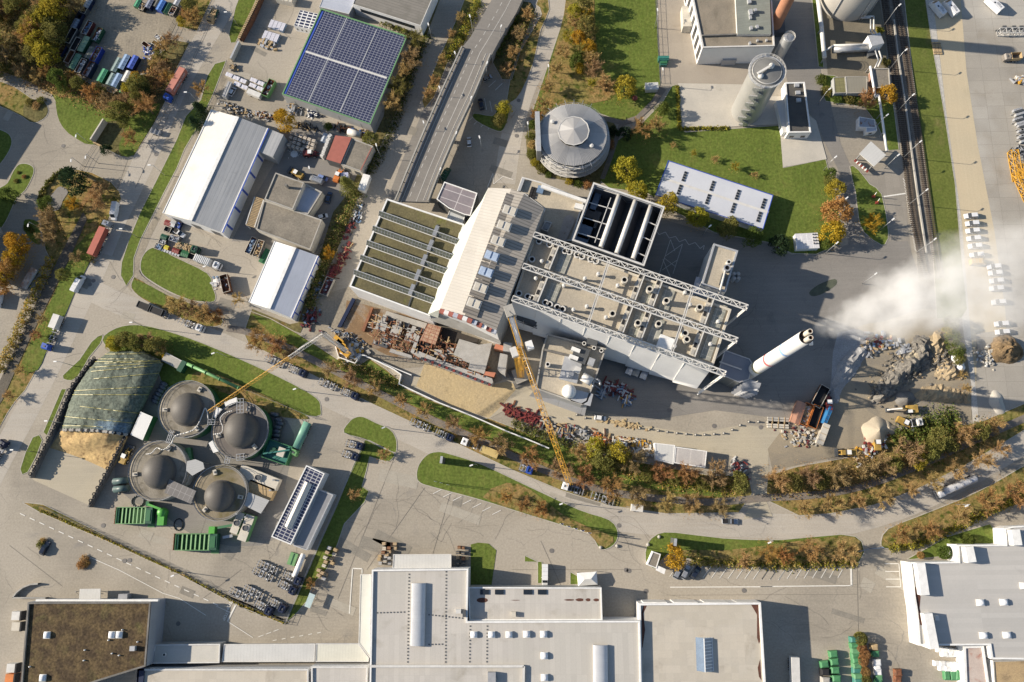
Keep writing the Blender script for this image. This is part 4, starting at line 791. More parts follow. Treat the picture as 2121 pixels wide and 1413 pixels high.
mb=MB();pl=[Q(x,y,2.5) for x,y in ((800,130),(878,130),(878,240),(925,300),(915,390),(940,465),(910,530))];mb.path(pl,.3,trim);mb.path([p+Vector((-1.2,-.6,0)) for p in pl],.25,lgrey);[mb.bar((p.x,p.y,0),(p.x,p.y,2.4),.2,.2,steel) for p in pl];solo(mb,'pipe_run','bent twin pipes running from the big tank to the pump house','pipes',(pl[0].x,pl[0].y,0))
mb=MB();pl=[Q(x,y,4.0) for x,y in ((850,525),(890,765),(918,750),(980,1195))];mb.path(pl,.45,white);[mb.bar((p.x,p.y,0),(p.x,p.y,3.6),.3,.3,steel) for p in pl+[pl[2].lerp(pl[3],u) for u in (.33,.66)]];solo(mb,'pipe_bridge','long white pipeline on posts running beside the railway','pipeline',(pl[0].x,pl[0].y,0))
mb=MB();pl=[Q(430,-60,3.6),Q(465,220,3.6),Q(488,455,3.6)];mb.path(pl,.8,trim,8);[mb.bar((p.x,p.y,0),(p.x,p.y,3),.4,.4,steel) for p in pl];solo(mb,'pipe_bridge','thick grey pipeline west of the round tank','pipeline',(pl[1].x,pl[1].y,0))
t,L=bld('gatehouse','white flat building with a black felt roof at the bend of the works road',[(175,652),(332,648),(383,1048),(205,1050)],4.4,w_white,r_felt,.4,.5,white);wins(t,L[3],L[2],2,1,2.4,.4);[boxon(t,'roof_hatch',x,y,4.4,(1.6,1.3,.7),lgrey) for x,y in ((265,680),(275,738),(280,797))]
q=Q(150,950);mb=MB();mb.box((q.x,q.y,0),(3.4,12.5,3),w_white,.13,top=r_tin);solo(mb,'side_shed','narrow pale lean-to along the black roofed gatehouse','shed',(q.x,q.y,0))
t,L=bld('mossy_shed','small square shed with a greenish gridded roof in the shrubs',[(560,612),(650,606),(662,735),(568,738)],3,w_grey,mat('mossy_sheet',(.22,.205,.1),(.17,.165,.08),.4,grid=(1.5,1.4,.06,(.13,.12,.07))),.1,.2,conc)
t,L=bld('grey_shed','grey two pitch shed beside the mossy shed',[(654,604),(826,604),(826,735),(666,738)],3.3,w_grey,seam('shed_sheet',(.25,.235,.19),1,'x',.12),.1,.2,conc)
t,L=bld('brick_hut','flat roofed brick hut beside the railway',[(868,540),(1000,540),(1010,690),(888,697)],3.6,w_brick,r_gravd,.3,.3,conc)
t,L=bld('white_cabin','white cabin with a rusty leaf covered roof',[(762,922),(888,945),(893,1012),(760,1005)],2.8,w_white,mat('leafy_sheet',(.3,.33,.38),(.25,.27,.3),.3,stains=((.2,.1,.05),.4,.5,.6)),.1,.2,white)
t,L=bld('white_cabin','little white cube cabin with a blue grey roof',[(818,1005),(900,990),(903,1035),(820,1048)],2.6,w_white,r_bluegrey,.1,.2,white);wins(t,L[3],L[2],1,.8,1.8,.3)
L=[Q(*p,5) for p in ((855,1118),(976,1226),(880,1316),(764,1215))];c=sum(L,Vector())/4;t=thing('weighbridge_canopy','grey flat canopy on posts over the weighbridge lane','canopy',(c.x,c.y,0),head(L[0],L[1]))
mb=MB();mb.prism(L,4.7,5,trim,top=r_tin,bottom=True);mb.build('roof',t);mb=MB();[mb.box(((p.lerp(c,.15)).x,(p.lerp(c,.15)).y,0),(.35,.35,4.7),steel) for p in L];mb.build('posts',t)
mb=MB();[mb.box(L[2].lerp(L[3],u/10)+Vector((-.6,-.7,-3.8)),(.9,.5,1),red if u % 2 else white,head(L[2],L[3])) for u in range(1,10)];c=L[2].lerp(L[3],.5);solo(mb,'barrier_row','red and white barrier blocks under the weighbridge canopy','barrier',(c.x,c.y,0),0)
# ================================================================ SOUTHERN HALLS
fr(0,1043)
t,L=bld('moss_roof_hall','dark moss roofed hall with white skylight domes and a bluish side wall',[(218,782),(1192,778),(1150,1290),(150,1600)],9.4,mat('blue_grey_cladding',(.30,.32,.35),(.27,.29,.32),.2,rough=.5,grain=.04,stripes=('z',1.2,.08,.04)),r_moss,.6,.5,dconc,cat='hall')
for x,y in ((375,1040),(888,1038),(946,1037),(342,1378)):skylight(t,x,y,9.4,(2.1,2.1))
boxon(t,'roof_unit',1060,1143,9.4,(1.6,1.4,1.2),lgrey);wins(t,L[1],L[2],6,1,4,.5,navy)
mb=MB()
for p in ((675,1158),(890,1185),(945,1200),(668,1240),(862,1080),(1092,1093),(972,998),(240,1290)):q=Q(*p,9.4);mb.lathe(q,[(.22,0),(.22,.6),(0,.7)],white,8)
mb.build('vent_pipes',t)
mb=MB();mb.prism([Q(*p,3.6) for p in ((630,676),(795,674),(793,755),(625,757))],3.4,3.6,lgrey,top=r_tin,bottom=True);[mb.box((Q(x,680).x,Q(x,690).y,0),(.2,.2,3.4),steel) for x in (645,780)];mb.build('entrance_canopy',t)
mb=MB();mb.bar(Q(290,765,8.5),Q(1255,765,8.5),.6,1.0,white);mb.build('front_fascia',t);boxon(t,'porch',1003,735,0,(3,2,2.6),grey)
for x,y,m,l in ((178,880,offwhite,2.6),(172,965,w_cream,2.2),(140,1290,offwhite,2.6),(132,1370,orange,2.8)):
    q=Q(x,y);mb=MB();mb.box((q.x-.3,q.y,0),(3.2,2.6,l),m);mb.box((q.x+1.4,q.y,.6),(.5,2.9,l),black);mb.build('dock_shelter',t)
pts=[Q(*p) for p in ((120,740),(150,700),(200,660),(260,637),(320,632))];mb=MB();mb.strip(pts,.45,1.4,conc,0);mb.strip([Q(120,742),Q(380,745)],.4,1.4,conc,0);solo(mb,'ramp_wall','low curved concrete wall round a cellar ramp','wall',(pts[0].x,pts[0].y,0))
t,L=bld('link_building','low flat link building with brown roof stains beside the moss roofed hall',[(1222,1115),(1742,1110),(1735,1262),(1190,1268)],4.6,w_grey,mat('stained_membrane',(.52,.50,.45),(.46,.45,.41),.1,grain=.06,stains=((.13,.06,.04),.35,.66,.72)),.4,.4,trim);vent(t,1308,1193,4.6,.5,.8)
L2=None
fr(530,1043)
def canopy(label,pts,h,m=r_tin,z0=None,name='canopy_roof',ax=(0,1)):
    L=QL(pts,h);rz=head(L[ax[0]],L[ax[1]]);c=sum(L,Vector())/len(L);t=thing(name,label,'canopy',(c.x,c.y,0),rz)
    mb=MB();mb.prism(L,h-.3,h,trim,top=m,bottom=True);mb.build('roof',t);mb=MB();mb.prism(inset(L,.6),0,h-.3,w_grey,cap=False);mb.build('wall',t);mb=MB();mb.ring(L,.25,h-.3,h+.12,trim);mb.build('edge_trim',t);return t,L
canopy('long ribbed bluish canopy roof between the link building and the cream one',[(-252,1112),(470,1108),(465,1252),(-270,1254)],4.4,r_tin)
canopy('cream ribbed canopy roof with a diagonal hip next to the big grey roof',[(474,1107),(812,1107),(895,1222),(890,1252),(472,1252)],4.5,seam('cream_tin',(.60,.59,.51),.9,'x',.16,.08))
canopy('tall narrow pale strip canopy along the west side of the big grey roof',[(826,560),(914,560),(902,1222),(812,1105)],4.6,seam('pale_tin',(.62,.62,.56),1.2,'y',.08,.05))
canopy('white ribbed canopy with four thin stays on the north wall of the big grey roof',[(1086,402),(1546,400),(1546,512),(1080,514)],4.4,r_tin)
fr(0,1043);t,L=bld('south_hall','cream membrane roof with a dark glazed end below the link building',[(1088,1308),(2440,1308),(2440,1600),(1070,1600)],6.6,w_white,r_memb2,.5,.5,trim,cat='hall');mb=MB();q=Q(1115,1365,6.6);mb.box(q,(2.2,16,.5),navy);mb.build('glazed_strip',t)
fr(530,1043);t,L=bld('south_hall','grey membrane roof half in shadow left of the big grey roof',[(436,1288),(884,1288),(880,1520),(436,1520)],6.6,w_white,r_memb,.5,.5,trim,cat='hall')
ov();t,L=bld('factory_hall','big pale grey factory roof with barrel skylight and rows of square domes',[(770,1180),(970,1178),(968,1287),(1326,1286),(1330,1480),(764,1480)],8.4,w_white,r_memb,.6,.5,white,cat='hall')
mb=MB();mb.bar(Q(766,1380,9.0),Q(1085,1380,9.0),.7,.6,trim);mb.bar(Q(1085,1380,9.0),Q(1083,1480,9),.7,.6,trim);mb.build('parapet_wall',t)
rc=mat('barrel_glazing',(.68,.69,.71),(.6,.61,.64),.3,rough=.25,spec=.6,grain=.03,stripes=('y',1.2,.18,.05))
def barrel(t,a,b,w,z):
    A,B=Q(*a,z),Q(*b,z);d=(B-A).normalized();n=Vector((d.y,-d.x,0));mb=MB();N=10;f=lambda p,k:p+n*(-cos(pi*k/N)*w/2)+Vector((0,0,.6+sin(pi*k/N)*w*.22))
    for k in range(N):mb.poly([f(A,k),f(B,k),f(B,k+1),f(A,k+1)][::-1],rc,True)
    for p in (A,B):mb.poly([f(p,k) for k in range(N+1)],lgrey)
    for s in (-1,1):mb.poly([A+n*s*w/2,B+n*s*w/2,B+n*s*w/2+Vector((0,0,.6)),A+n*s*w/2+Vector((0,0,.6))],trim)
    return mb.build('barrel_skylight',t)
fr(530,1043);barrel(t,(1290,628),(1280,1122),4.4,8.4);fr(1060,1043);barrel(t,(700,1116),(704,1500),4.4,8.4)
for x,y in ((118,1033),(253,1033),(257,1203),(259,1375)):skylight(t,x,y,8.4,(2.3,2.1))
fr(530,1043)
for x,y in ((1725,1036),(1865,1036),(2003,1036)):skylight(t,x,y,8.4,(2.2,2.0))
boxon(t,'exhaust_box',1605,850,8.4,(1.6,1.2,1.4),offwhite);boxon(t,'exhaust_box',1650,868,8.4,(1,2,1.2),dgrey);boxon(t,'roof_hatch',1868,1370,8.4,(2.4,3,1.6),grey)
mb=MB()
for x0,y0,x1,y1 in ((1212,560,1200,1280),(1505,540,1500,1280),(1695,970,1690,1280),(1830,970,1826,1280),(960,865,1200,858),(1370,880,1660,910),(1370,1115,1500,1112)):
    n=int(hypot(x1-x0,y1-y0)/26)
    for k in range(n):q=Q(x0+(x1-x0)*k/n,y0+(y1-y0)*k/n,8.41);mb.box(q,(.4,.4,.1),dgrey)
o=mb.build('roof_anchors',t);o['kind']='stuff'
ov();t,L=bld('factory_annex','lower grey factory roof with rust coloured puddles and flat skylights',[(970,1216),(1246,1217),(1248,1285),(972,1286)],6.6,w_grey,r_memb,.35,.4,white)
fr(530,1043)
for x in (1808,1925):boxon(t,'flat_skylight',x,700,6.6,(2.7,1.5,.3),glass)
fr(1060,1043)
for x in (127,240):boxon(t,'flat_skylight',x,700,6.6,(2.7,1.5,.3),glass)
boxon(t,'exhaust_box',15,872,6.6,(1.4,1.4,1.2),w_cream)
rs=mat('rust_moss',(.12,.05,.035),(.08,.04,.03),.8,grain=.2);mb=MB()
for x,y,a,b in ((455,763,45,7),(537,762,36,13),(604,762,22,13),(668,763,26,12),(30,765,40,3)):mb.poly([Q(x+a*cos(k*pi/5)*(1 if k % 2 else .8),y+b*sin(k*pi/5),6.62) for k in range(10)][::-1],rs)
fr(530,1043);mb.poly([Q(1790+45*cos(k*pi/8),765+20*sin(k*pi/8),6.62) for k in range(16)][::-1],rs);mb.build('moss_stain',t)
ov();t,L=bld('east_hall','sandy square roof with a tilted glass ridge light and white parapets',[(1323,1250),(1576,1248),(1590,1480),(1328,1480)],7.2,w_white,r_memb2,.5,.6,white,cat='hall')
fr(1060,1043);mb=MB();A,B=Q(1510,1058,7.2),Q(1520,1325,7.2);d=(B-A).normalized();n=Vector((d.y,-d.x,0));u=Vector((0,0,1))
mb.poly([A+n*2.2,B+n*2.2,B+u*1.8,A+u*1.8],sk1 := mat('sky_glass',(.12,.17,.24),(.1,.14,.2),.3,rough=.15,spec=.7));mb.poly([A+u*1.8,B+u*1.8,B-n*2.8,A-n*2.8],mat('light_glazing',(.36,.37,.38),(.3,.31,.33),.3,rough=.3,spec=.5,grid=(9,.95,.12,(.7,.7,.69))));mb.poly([A+n*2.2,A+u*1.8,A-n*2.8],white);mb.poly([B-n*2.8,B+u*1.8,B+n*2.2],white);mb.bar(A+u*1.9,B+u*1.9,.25,.2,white);mb.bar(A-n*2.8+u*.1,B-n*2.8+u*.1,.25,.2,white);mb.build('ridge_light',t)
for k,x in enumerate((1110,1345,1580,1830)):boxon(t,'facade_bay',x,772,0,(7.4,1.0,7),white,0)
mb=MB();mb.poly([Q(*p,7.23) for p in ((1045,800),(1070,805),(1040,870),(1055,1000),(1035,1140),(1030,1140),(1028,860))][::-1],rs);mb.build('moss_stain',t);mb=MB();mb.poly([Q(*p,7.23) for p in ((1890,795),(1950,795),(1958,1000),(1965,1090),(1955,1110),(1940,1060),(1940,880))][::-1],rs);mb.build('moss_stain',t);mb=MB();mb.poly([Q(*p,7.23) for p in ((1965,1230),(1975,1400),(1955,1370),(1945,1300))][::-1],rs);mb.build('moss_stain',t)
fr(1580,1043);t,L=bld('stepped_factory','wide stepped white factory with a light grey roof in the lower right corner',[(1165,465),(1548,460),(1541,326),(1920,325),(1912,196),(1975,180),(2400,160),(2400,1240),(1812,1232),(1795,1122),(1238,1125),(1215,850),(1195,730)],6.2,w_white,mat('grey_seam_membrane',(.47,.455,.43),(.43,.42,.4),.05,rough=.6,grain=.04,grid=(30,1.4,.03,(.42,.415,.405)),stains=((.40,.39,.37),.15,.6,.8)),.4,.5,white,cat='factory')
for x,y in ((1718,783),(1903,780),(1743,1043),(1928,1040),(2062,650)):skylight(t,x,y,6.2,(2.4,2.0))
boxon(t,'exhaust_box',1365,903,6.2,(1.2,1.4,1.2),trim);mb=MB();mb.poly([Q(*p,6.22) for p in ((1205,660),(1235,662),(1248,740),(1240,830),(1262,920),(1265,965),(1245,960),(1222,850),(1198,735))][::-1],rs);mb.build('moss_stain',t)
for k,(a,b) in enumerate((((1095,455),(1130,700)),((1150,840),(1200,1110)),((1465,330),(1490,450)),((1820,200),(1840,320)))):
    p,q=Q(*a,0),Q(*b,0);mb=MB();mb.bar(p+Vector((2.0,0,5.8)),q+Vector((2.0,0,5.8)),2.6,5.7,white);f=mb.build('facade_wing',t);mb=MB();d=(q-p)
    for j in range(6):mb.bar(p+d*(.08+.15*j)+Vector((2.6,0,5.9)),p+d*(.18+.15*j)+Vector((2.6,0,5.9)),.7,.06,w_blue if k==1 else glass)
    mb.build('window_row',f)
t,L=bld('loading_dock','low dock roof with reddish stains between white walls',[(1590,1130),(1748,1124),(1800,1480),(1605,1480)],4.6,w_white,mat('reddish_roof',(.50,.43,.38),(.43,.35,.31),.15,grain=.1,stains=((.33,.13,.09),.35,.55,.72)),.4,.6,white)
t,L=bld('sand_roof','unfinished ochre gravel roof beside the loading dock',[(1822,1245),(2200,1235),(2200,1480),(1838,1480)],5.6,w_white,mat('ochre_gravel',(.42,.31,.17),(.34,.25,.15),.12,grain=.2,stains=((.2,.15,.09),.25,.55,.72)),.2,.3,conc)
ov();t,L=bld('gate_house','small white gatehouse with a planted flat roof at the factory entrance',[(1352,1142),(1369,1148),(1360,1178),(1340,1170)],2.8,w_white,r_gravd,.15,.3,white);mb=MB();mb.prism([Q(*p,2.8) for p in ((1364,1172),(1379,1179),(1376,1190),(1358,1181))],2.6,2.8,white,bottom=True);mb.build('canopy',t)
# ================================================================ GAS PLANT
fr(240,930,.25478)
t,L=bld('solar_workshop','long low workshop with solar panels round a raised white ridge light',[(1548,132),(1697,200),(1422,780),(1262,714)],5.6,w_white,solar('workshop_panels',1.7,1.05,.12,(.42,.42,.43)),.25,.35,white,cat='workshop')
A,B=Q(1567,275,5.6),Q(1400,640,5.6);d=(B-A).normalized();n=Vector((d.y,-d.x,0));mb=MB();u=Vector((0,0,1))
for s in (-1,1):mb.poly([A+n*s*1.3,B+n*s*1.3,B+u*1.3,A+u*1.3][::s],seam('ridge_glass',(.6,.58,.52),1.0,'y',.15,.06))
mb.poly([A+n*1.3,A+u*1.3,A-n*1.3],white);mb.poly([B+n*1.3,B+u*1.3,B-n*1.3],white);mb.build('ridge_light',t)
t,L=bld('workshop_annex','grey felt roofed annex along the shady side of the solar workshop',[(1650,330),(1768,372),(1552,826),(1440,785)],4.2,w_white,mat('grey_felt',(.27,.275,.29),(.23,.235,.25),.15,grain=.08),.2,.3,lgrey)
memb=mat('gas_membrane',(.11,.102,.092),(.09,.084,.077),.12,rough=.58,spec=.3,grain=.08,stripes=('x',1.1,.22,.05),stains=((.15,.14,.125),.3,.55,.75));tankc=mat('mossy_concrete_ring',(.27,.245,.2),(.2,.18,.145),.15,grain=.18,stains=((.12,.105,.075),.22,.48,.66));pav=mat('slate_deck',(.17,.152,.135),(.145,.13,.115),.3,grain=.1,grid=(.9,60,.05,(.13,.115,.105)))
def digester(label,cx,cy,R_,dx,dy,r_,hd,top,wall=green):
    c=Q(cx,cy,4.6);c.z=0;t=thing('digester',label,'gas tank',c,0,'round digesters of the gas plant');mb=MB();mb.lathe(c,[(R_,0),(R_,4.6)],wall,48);mb.build('wall',t)
    q=Q(dx,dy,4.6);mb=MB();mb.lathe(c,[(R_,4.6),(R_-.4,4.75),(R_-.8,4.62),(0,4.66)],top,48,False,mats=[top,dconc,top]);mb.build('deck',t)
    mb=MB();mb.lathe(q,[(r_*1.06,.05),(r_*1.05,.5)]+[(r_*cos(a),.5+hd*sin(a)) for a in [k*pi/20 for k in range(10)]]+[(0,.5+hd)],memb,48);mb.build('gas_dome',t)
    mb=MB();[mb.lathe(c,[(R_-.05,z),(R_+.05,z),(R_+.05,z+.08)],steel,48,False) for z in (5.2,5.7)];[mb.bar(c+Vector((R_*cos(a),R_*sin(a),4.6)),c+Vector((R_*cos(a),R_*sin(a),5.7)),.07,.07,steel) for a in [k*pi/16 for k in range(32)]];mb.build('railing',t)
    for k in range(3):a=1.2+2.1*k+cx*.01;p=c+Vector((cos(a)*(R_-2),sin(a)*(R_-2),4.7));mb=MB();mb.box(p,(1.7,1.2,.5),w_cream,a);mb.box(p+Vector((.2,0,.5)),(.6,.5,.4),dgrey,a);mb.build('service_hatch',t)
    return t,c
fr(320,720,.16983)
t1,c1=digester('mossy gas tank with grey dome, upper left of the four',405,752,9.6,405,755,5.4,3.9,tankc)
t2,c2=digester('slate decked gas tank with green outer wall and the largest grey dome',1055,1010,9.5,1066,1015,5.7,4.2,pav)
fr(0,700)
t3,c3=digester('stained gas tank with a grey dome, lower left of the four beside the hexagonal roof',1256,1050,9.8,1262,1060,5.4,4.0,tankc,conc)
t4,c4=digester('gas tank with a dark dome and a brown puddled apron, lowest of the four',1745,1225,9.0,1742,1250,4.9,3.9,mat('puddled_ring',(.26,.22,.155),(.17,.145,.1),.15,grain=.15,stains=((.15,.125,.06),.15,.5,.65)),conc)
fr(320,720,.16983)
def pipe(label,pts,z,r=.18,m=offwhite):
    L=[Q(x,y,z) for x,y in smooth(pts,4,False)];mb=MB();mb.path(L,r,m);[mb.bar((L[i].x,L[i].y,0 if z<4 else 4.6),L[i],.12,.12,steel) for i in (0,len(L)//2,len(L)-1)];solo(mb,'gas_pipe',label,'pipe',(L[0].x,L[0].y,0),0,'pipes over the gas tanks')
pipe('long bent white pipe climbing over the upper left gas tank',[(655,870),(640,780),(615,740),(590,800),(540,920),(480,1000),(380,1040),(250,1080),(210,1170)],6.0)
pipe('curly white pipe on the slate decked gas tank',[(950,770),(860,800),(805,860),(815,920),(835,970),(815,1040),(720,1058)],5.4)
fr(0,700);pipe('wavy white pipe on the lower left gas tank',[(1370,800),(1340,850),(1290,885),(1240,870),(1200,910),(1155,920)],5.6)
fr(320,720,.16983)
def rack(label,a,b,z,wd=1.6,name='pipe_rack'):
    A,B=Q(*a,z),Q(*b,z);d=(B-A).normalized();n=Vector((d.y,-d.x,0));mb=MB();L_=(B-A).length
    for s in (-1,0,1):mb.bar(A+n*s*wd/2,B+n*s*wd/2,.18,.2,steel)
    for k in range(int(L_/1.2)+1):p=A+d*1.2*k;mb.bar(p-n*wd/2,p+n*wd/2,.12,.1,lgrey)
    for p in (A,B):
        for s in (-1,1):mb.bar(Vector((p.x,p.y,0))+n*s*wd/2,p+n*s*wd/2,.16,.16,steel)
    solo(mb,name,label,'pipe rack',(A.x,A.y,0))
rack('steel pipe rack on top of the slate decked gas tank',(1045,625),(1045,800),6.2,2.2);rack('small steel platform between the two upper gas tanks',(650,910),(740,910),5.6);rack('steel stair bridge between the two left gas tanks',(160,1160),(215,1010),5.4,1.2);rack('grey catwalk below the slate decked gas tank',(880,1413),(900,1330),5.2)
rack('short steel bridge above the tank with the dark dome',(1000,1340),(1100,1330),5.2,2.0)
def cover(label,pts,h,m,name='sheet_roof'):
    L=QL(pts,h);c=sum(L,Vector())/len(L);t=thing(name,label,'roof',(c.x,c.y,0),head(L[0],L[1]));mb=MB();mb.prism(L,h-.2,h,trim,top=m,bottom=True);mb.build('sheet',t);mb=MB()
    for p in L:q=p.lerp(c,.12);mb.box((q.x,q.y,0),(.2,.2,h-.2),steel)
    mb.build('posts',t);return t
wt=seam('white_tin',(.7,.7,.68),.8,'x',.1,.06)
cover('white sheet roof at the upper edge of the slate decked gas tank',[(848,665),(1000,605),(1018,665),(870,728)],5.2,wt);cover('pale sheet roof wedged between the two upper gas tanks',[(755,722),(830,755),(745,865),(722,850)],5.2,wt);cover('bright white curved sheet cover at the lower left of the slate deck',[(658,1165),(715,1128),(790,1262),(718,1285)],4.0,wt)
fr(0,700);gh=seam('grey_hex_sheet',(.40,.405,.40),.7,'y',.18,.1)
cover('hexagonal grey ribbed roof in the middle of the gas tanks',[(1480,975),(1545,960),(1605,985),(1617,1035),(1520,1090),(1472,1050)],6.2,gh);cover('large grey panelled roof bridging the two lower gas tanks',[(1340,1118),(1550,1210),(1508,1312),(1300,1225)],6.4,mat('panelled_roof',(.2,.19,.18),(.18,.17,.165),.3,grain=.06,grid=(1.9,3.2,.06,(.33,.32,.31))));cover('grey ribbed roof right of the tank with the dark dome',[(1965,1220),(2130,1285),(2062,1390),(1922,1320)],4.6,gh)
t,L=bld('container_plant','white roofed green container plant beside the green tarp',[(1112,583),(1208,624),(1128,810),(1032,765)],3.6,green,wt,.05,.15,white);q=Q(1510,920)
def genset(label,x,y,rz,m,fans,L_=9,W_=3.2,top=None):
    q=Q(x,y);t=thing('genset_container',label,'generator',q,rz);M=MW[t.name];mb=MB();mb.box((0,0,.2),(L_,W_,2.9),m,M=M,top=top or m);mb.build('body',t)
    for k in range(fans):mb=MB();p=M @ Vector((L_*(k+.5)/max(fans,1)-L_/2,0,3.1));mb.box(p,(2.2,2.2,.7),w_cream,rz);mb.lathe(p+Vector((0,0,.7)),[(.9,0),(.9,.2),(.75,.2),(.75,.05),(0,.05)],dgrey,16,False);mb.build('fan',t)
    mb=MB();mb.tube(M @ Vector((L_*.4,W_*.3,3)),M @ Vector((L_*.4,W_*.3,5)),.3,.3,8,steel);mb.build('exhaust',t)
fr(240,930,.25478)
genset('beige generator container with a round fan beside the workshop lane',1185,235,head(Q(1075,200),Q(1300,290)),w_cream,1,14,4);genset('small beige generator block with tank below the fan container',1200,335,head(Q(1130,310),Q(1280,370)),wood,0,9,4)
q=Q(1108,300);mb=MB();mb.box((q.x,q.y,0),(4,4,2.2),conc,-.4);mb.box((q.x,q.y,2.2),(3.4,3.2,.5),w_cream,-.4);solo(mb,'plinth_tank','rounded grey beige plinth tank beside the generator block','tank',(q.x,q.y,0))
genset('left one of two light green cooler units with red rimmed fan',1015,600,head(Q(1000,660),Q(1045,545)),lgreen,1,7,2.6,w_cream);genset('right one of two light green cooler units with red rimmed fan',1085,640,head(Q(1065,710),Q(1110,590)),lgreen,1,8.5,3,w_cream)
q=Q(585,240);mb=MB();mb.box((q.x,q.y,0),(3.4,3.4,3),offwhite,-.4)
for i in (0,1):
    for j in (0,1):mb.lathe((q.x-.8+1.6*i,q.y-.8+1.6*j,3),[(.6,0),(.6,.2),(0,.1)],dgrey,12,False)
solo(mb,'dry_cooler','white dry cooler with four fans below the hexagonal roof','cooler',(q.x,q.y,0))
fr(320,720,.16983)
def feeder(label,pts):
    pass
q=Q(1530,1280);rz=head(Q(1380,1310),Q(1640,1400));t=thing('feeding_bunker','teal green feeding bunker with machinery beside the slate decked tank','machine',q,rz);M=MW[t.name];mb=MB()
for s in (-1,1):mb.box((0,s*3.1,0),(9,.3,3.4),green,M=M);mb.box((s*4.4,0,0),(.3,6,3.4),green,M=M)
mb.build('bunker_wall',t);mb=MB();mb.box((0,0,.5),(8.4,5.9,1.6),teal,M=M);mb.build('bunker_floor',t);mb=MB();mb.box((1.5,.4,2.2),(2.4,3,1.4),w_cream,M=M);mb.tube(M @ Vector((-1.5,0,2)),M @ Vector((-1.5,0,3.3)),1.2,1.2,14,dgreen);mb.bar(M @ Vector((-4,-2,3.6)),M @ Vector((4,2,3.6)),.5,.4,teal);mb.build('mixer_drive',t)
q=Q(730,360,2.6);mb=MB();A,B=Q(400,200,2.6),Q(1035,495,2.6);mb.tube(A,B,.55,.55,10,lgreen);[mb.tube(A.lerp(B,u),A.lerp(B,u+.012),.75,.75,10,lgreen) for u in (.1,.35,.62,.98)];[mb.box(((A.lerp(B,u)).x,(A.lerp(B,u)).y,0),(.3,1,2.1),steel) for u in (.05,.3,.6,.95)];solo(mb,'gas_main','long light green gas pipe lying across the lawn','pipe',(A.x,A.y,0))
c=Q(270,190);rz=head(Q(170,130),Q(360,230));t=thing('gas_skid','dark green gas conditioning skid at the end of the green pipe','machine',c,rz);M=MW[t.name];mb=MB();mb.box((-1,0,0),(6.5,3,2.2),conc,M=M);mb.build('plinth',t);mb=MB();mb.box((3.5,0,0),(1.8,4,2.8),dgreen,M=M);mb.bar(M @ Vector((-4,1.6,2.6)),M @ Vector((4,1.6,2.6)),.2,.2,trim);mb.build('cabinet',t)
fr(0,700)
tarp=mat('green_tarp',(.115,.135,.105),(.08,.1,.08),.25,rough=.75,grain=.55,gscale=1.3,bump=1.0,streak=('x',(.15,.175,.14),.6),blot=((.11,.17,.23),.035,.57,.62));sil_=mat('maize_silage',(.52,.37,.17),(.36,.25,.12),.4,grain=.25,gscale=1.2,bump=.7,stains=((.2,.13,.06),.35,.54,.66))
Lw=[(870,105),(770,175),(690,260),(600,400),(545,520),(490,725),(440,800),(395,870)];Rw=[(1130,98),(1270,175),(1290,205),(1230,350),(1110,590),(1020,760),(935,960),(880,1060)]
c=Q(850,500);t=thing('silage_heap','huge silage heap under a wrinkled green tarp with yellow straps','silage heap',c,0)
rnd=random.Random(3);V=56;U=30
def lerpl(Lp,v):i=min(int(v*(len(Lp)-1)),len(Lp)-2);f=v*(len(Lp)-1)-i;return (Lp[i][0]+(Lp[i+1][0]-Lp[i][0])*f,Lp[i][1]+(Lp[i+1][1]-Lp[i][1])*f)
def hz(u,v):
    e=min(u,1-u);h=2.4+3.4*min(1,e*4)**.6
    if v<.18:h *= .35+.65*(v/.18)**.6
    return h+.16*sin(u*41+v*53+3*sin(v*17))*sin(v*97+u*13)+rnd.uniform(-.1,.1)
def grid(v0,v1,nv,hf,m):
    mb=MB();G=[]
    for j in range(nv+1):
        v=v0+(v1-v0)*j/nv;a,b=lerpl(Lw,v),lerpl(Rw,v);row=[]
        for i in range(U+1):
            u=i/U;bend=0 if v<.66 else (sin(pi*u)*-14);h=hf(u,v);p=Q(a[0]+(b[0]-a[0])*u,a[1]+(b[1]-a[1])*u+bend,h);row.append(p)
        G.append(row)
    for j in range(nv):
        for i in range(U):mb.poly([G[j][i],G[j+1][i],G[j+1][i+1],G[j][i+1]],m,True)
    return mb,G
mb,G=grid(0,.72,V,hz,tarp);skirt=[(p.x,p.y) for p in G[0]];mb.build('tarp',t)
mb2,G2=grid(.72,1.0,14,lambda u,v:max(.05,(hz(u,.7)+.1)*(1-((v-.72)/.28)**.8)*(.85+.3*sin(u*9+v*20)*.5)),sil_);mb2.build('cut_face',t)
strapm=paint('yellow_strap',(.42,.37,.1))
for v in (.06,.13,.17,.2,.245,.3,.37,.45,.5,.58,.65,.705):
    j=int(v/.72*V);mb=MB();row=G[j];j2=min(j+1,V)
    i0,i1=rnd.choice(((0,U),(0,U),(2,U-4),(0,U//2+3),(5,U)))
    for i in range(i0,i1):mb.bar(row[i]+Vector((0,0,.3)),row[i+1]+Vector((0,0,.3)),.13,.06,strapm)
    mb.build('strap',t)
mb=MB();[mb.box(G[V][i]+Vector((0,0,-.1)),(.9,.8,.35),conc if i % 3 else black,i) for i in range(U+1)];mb.build('edge_ballast',t)['kind']='stuff'
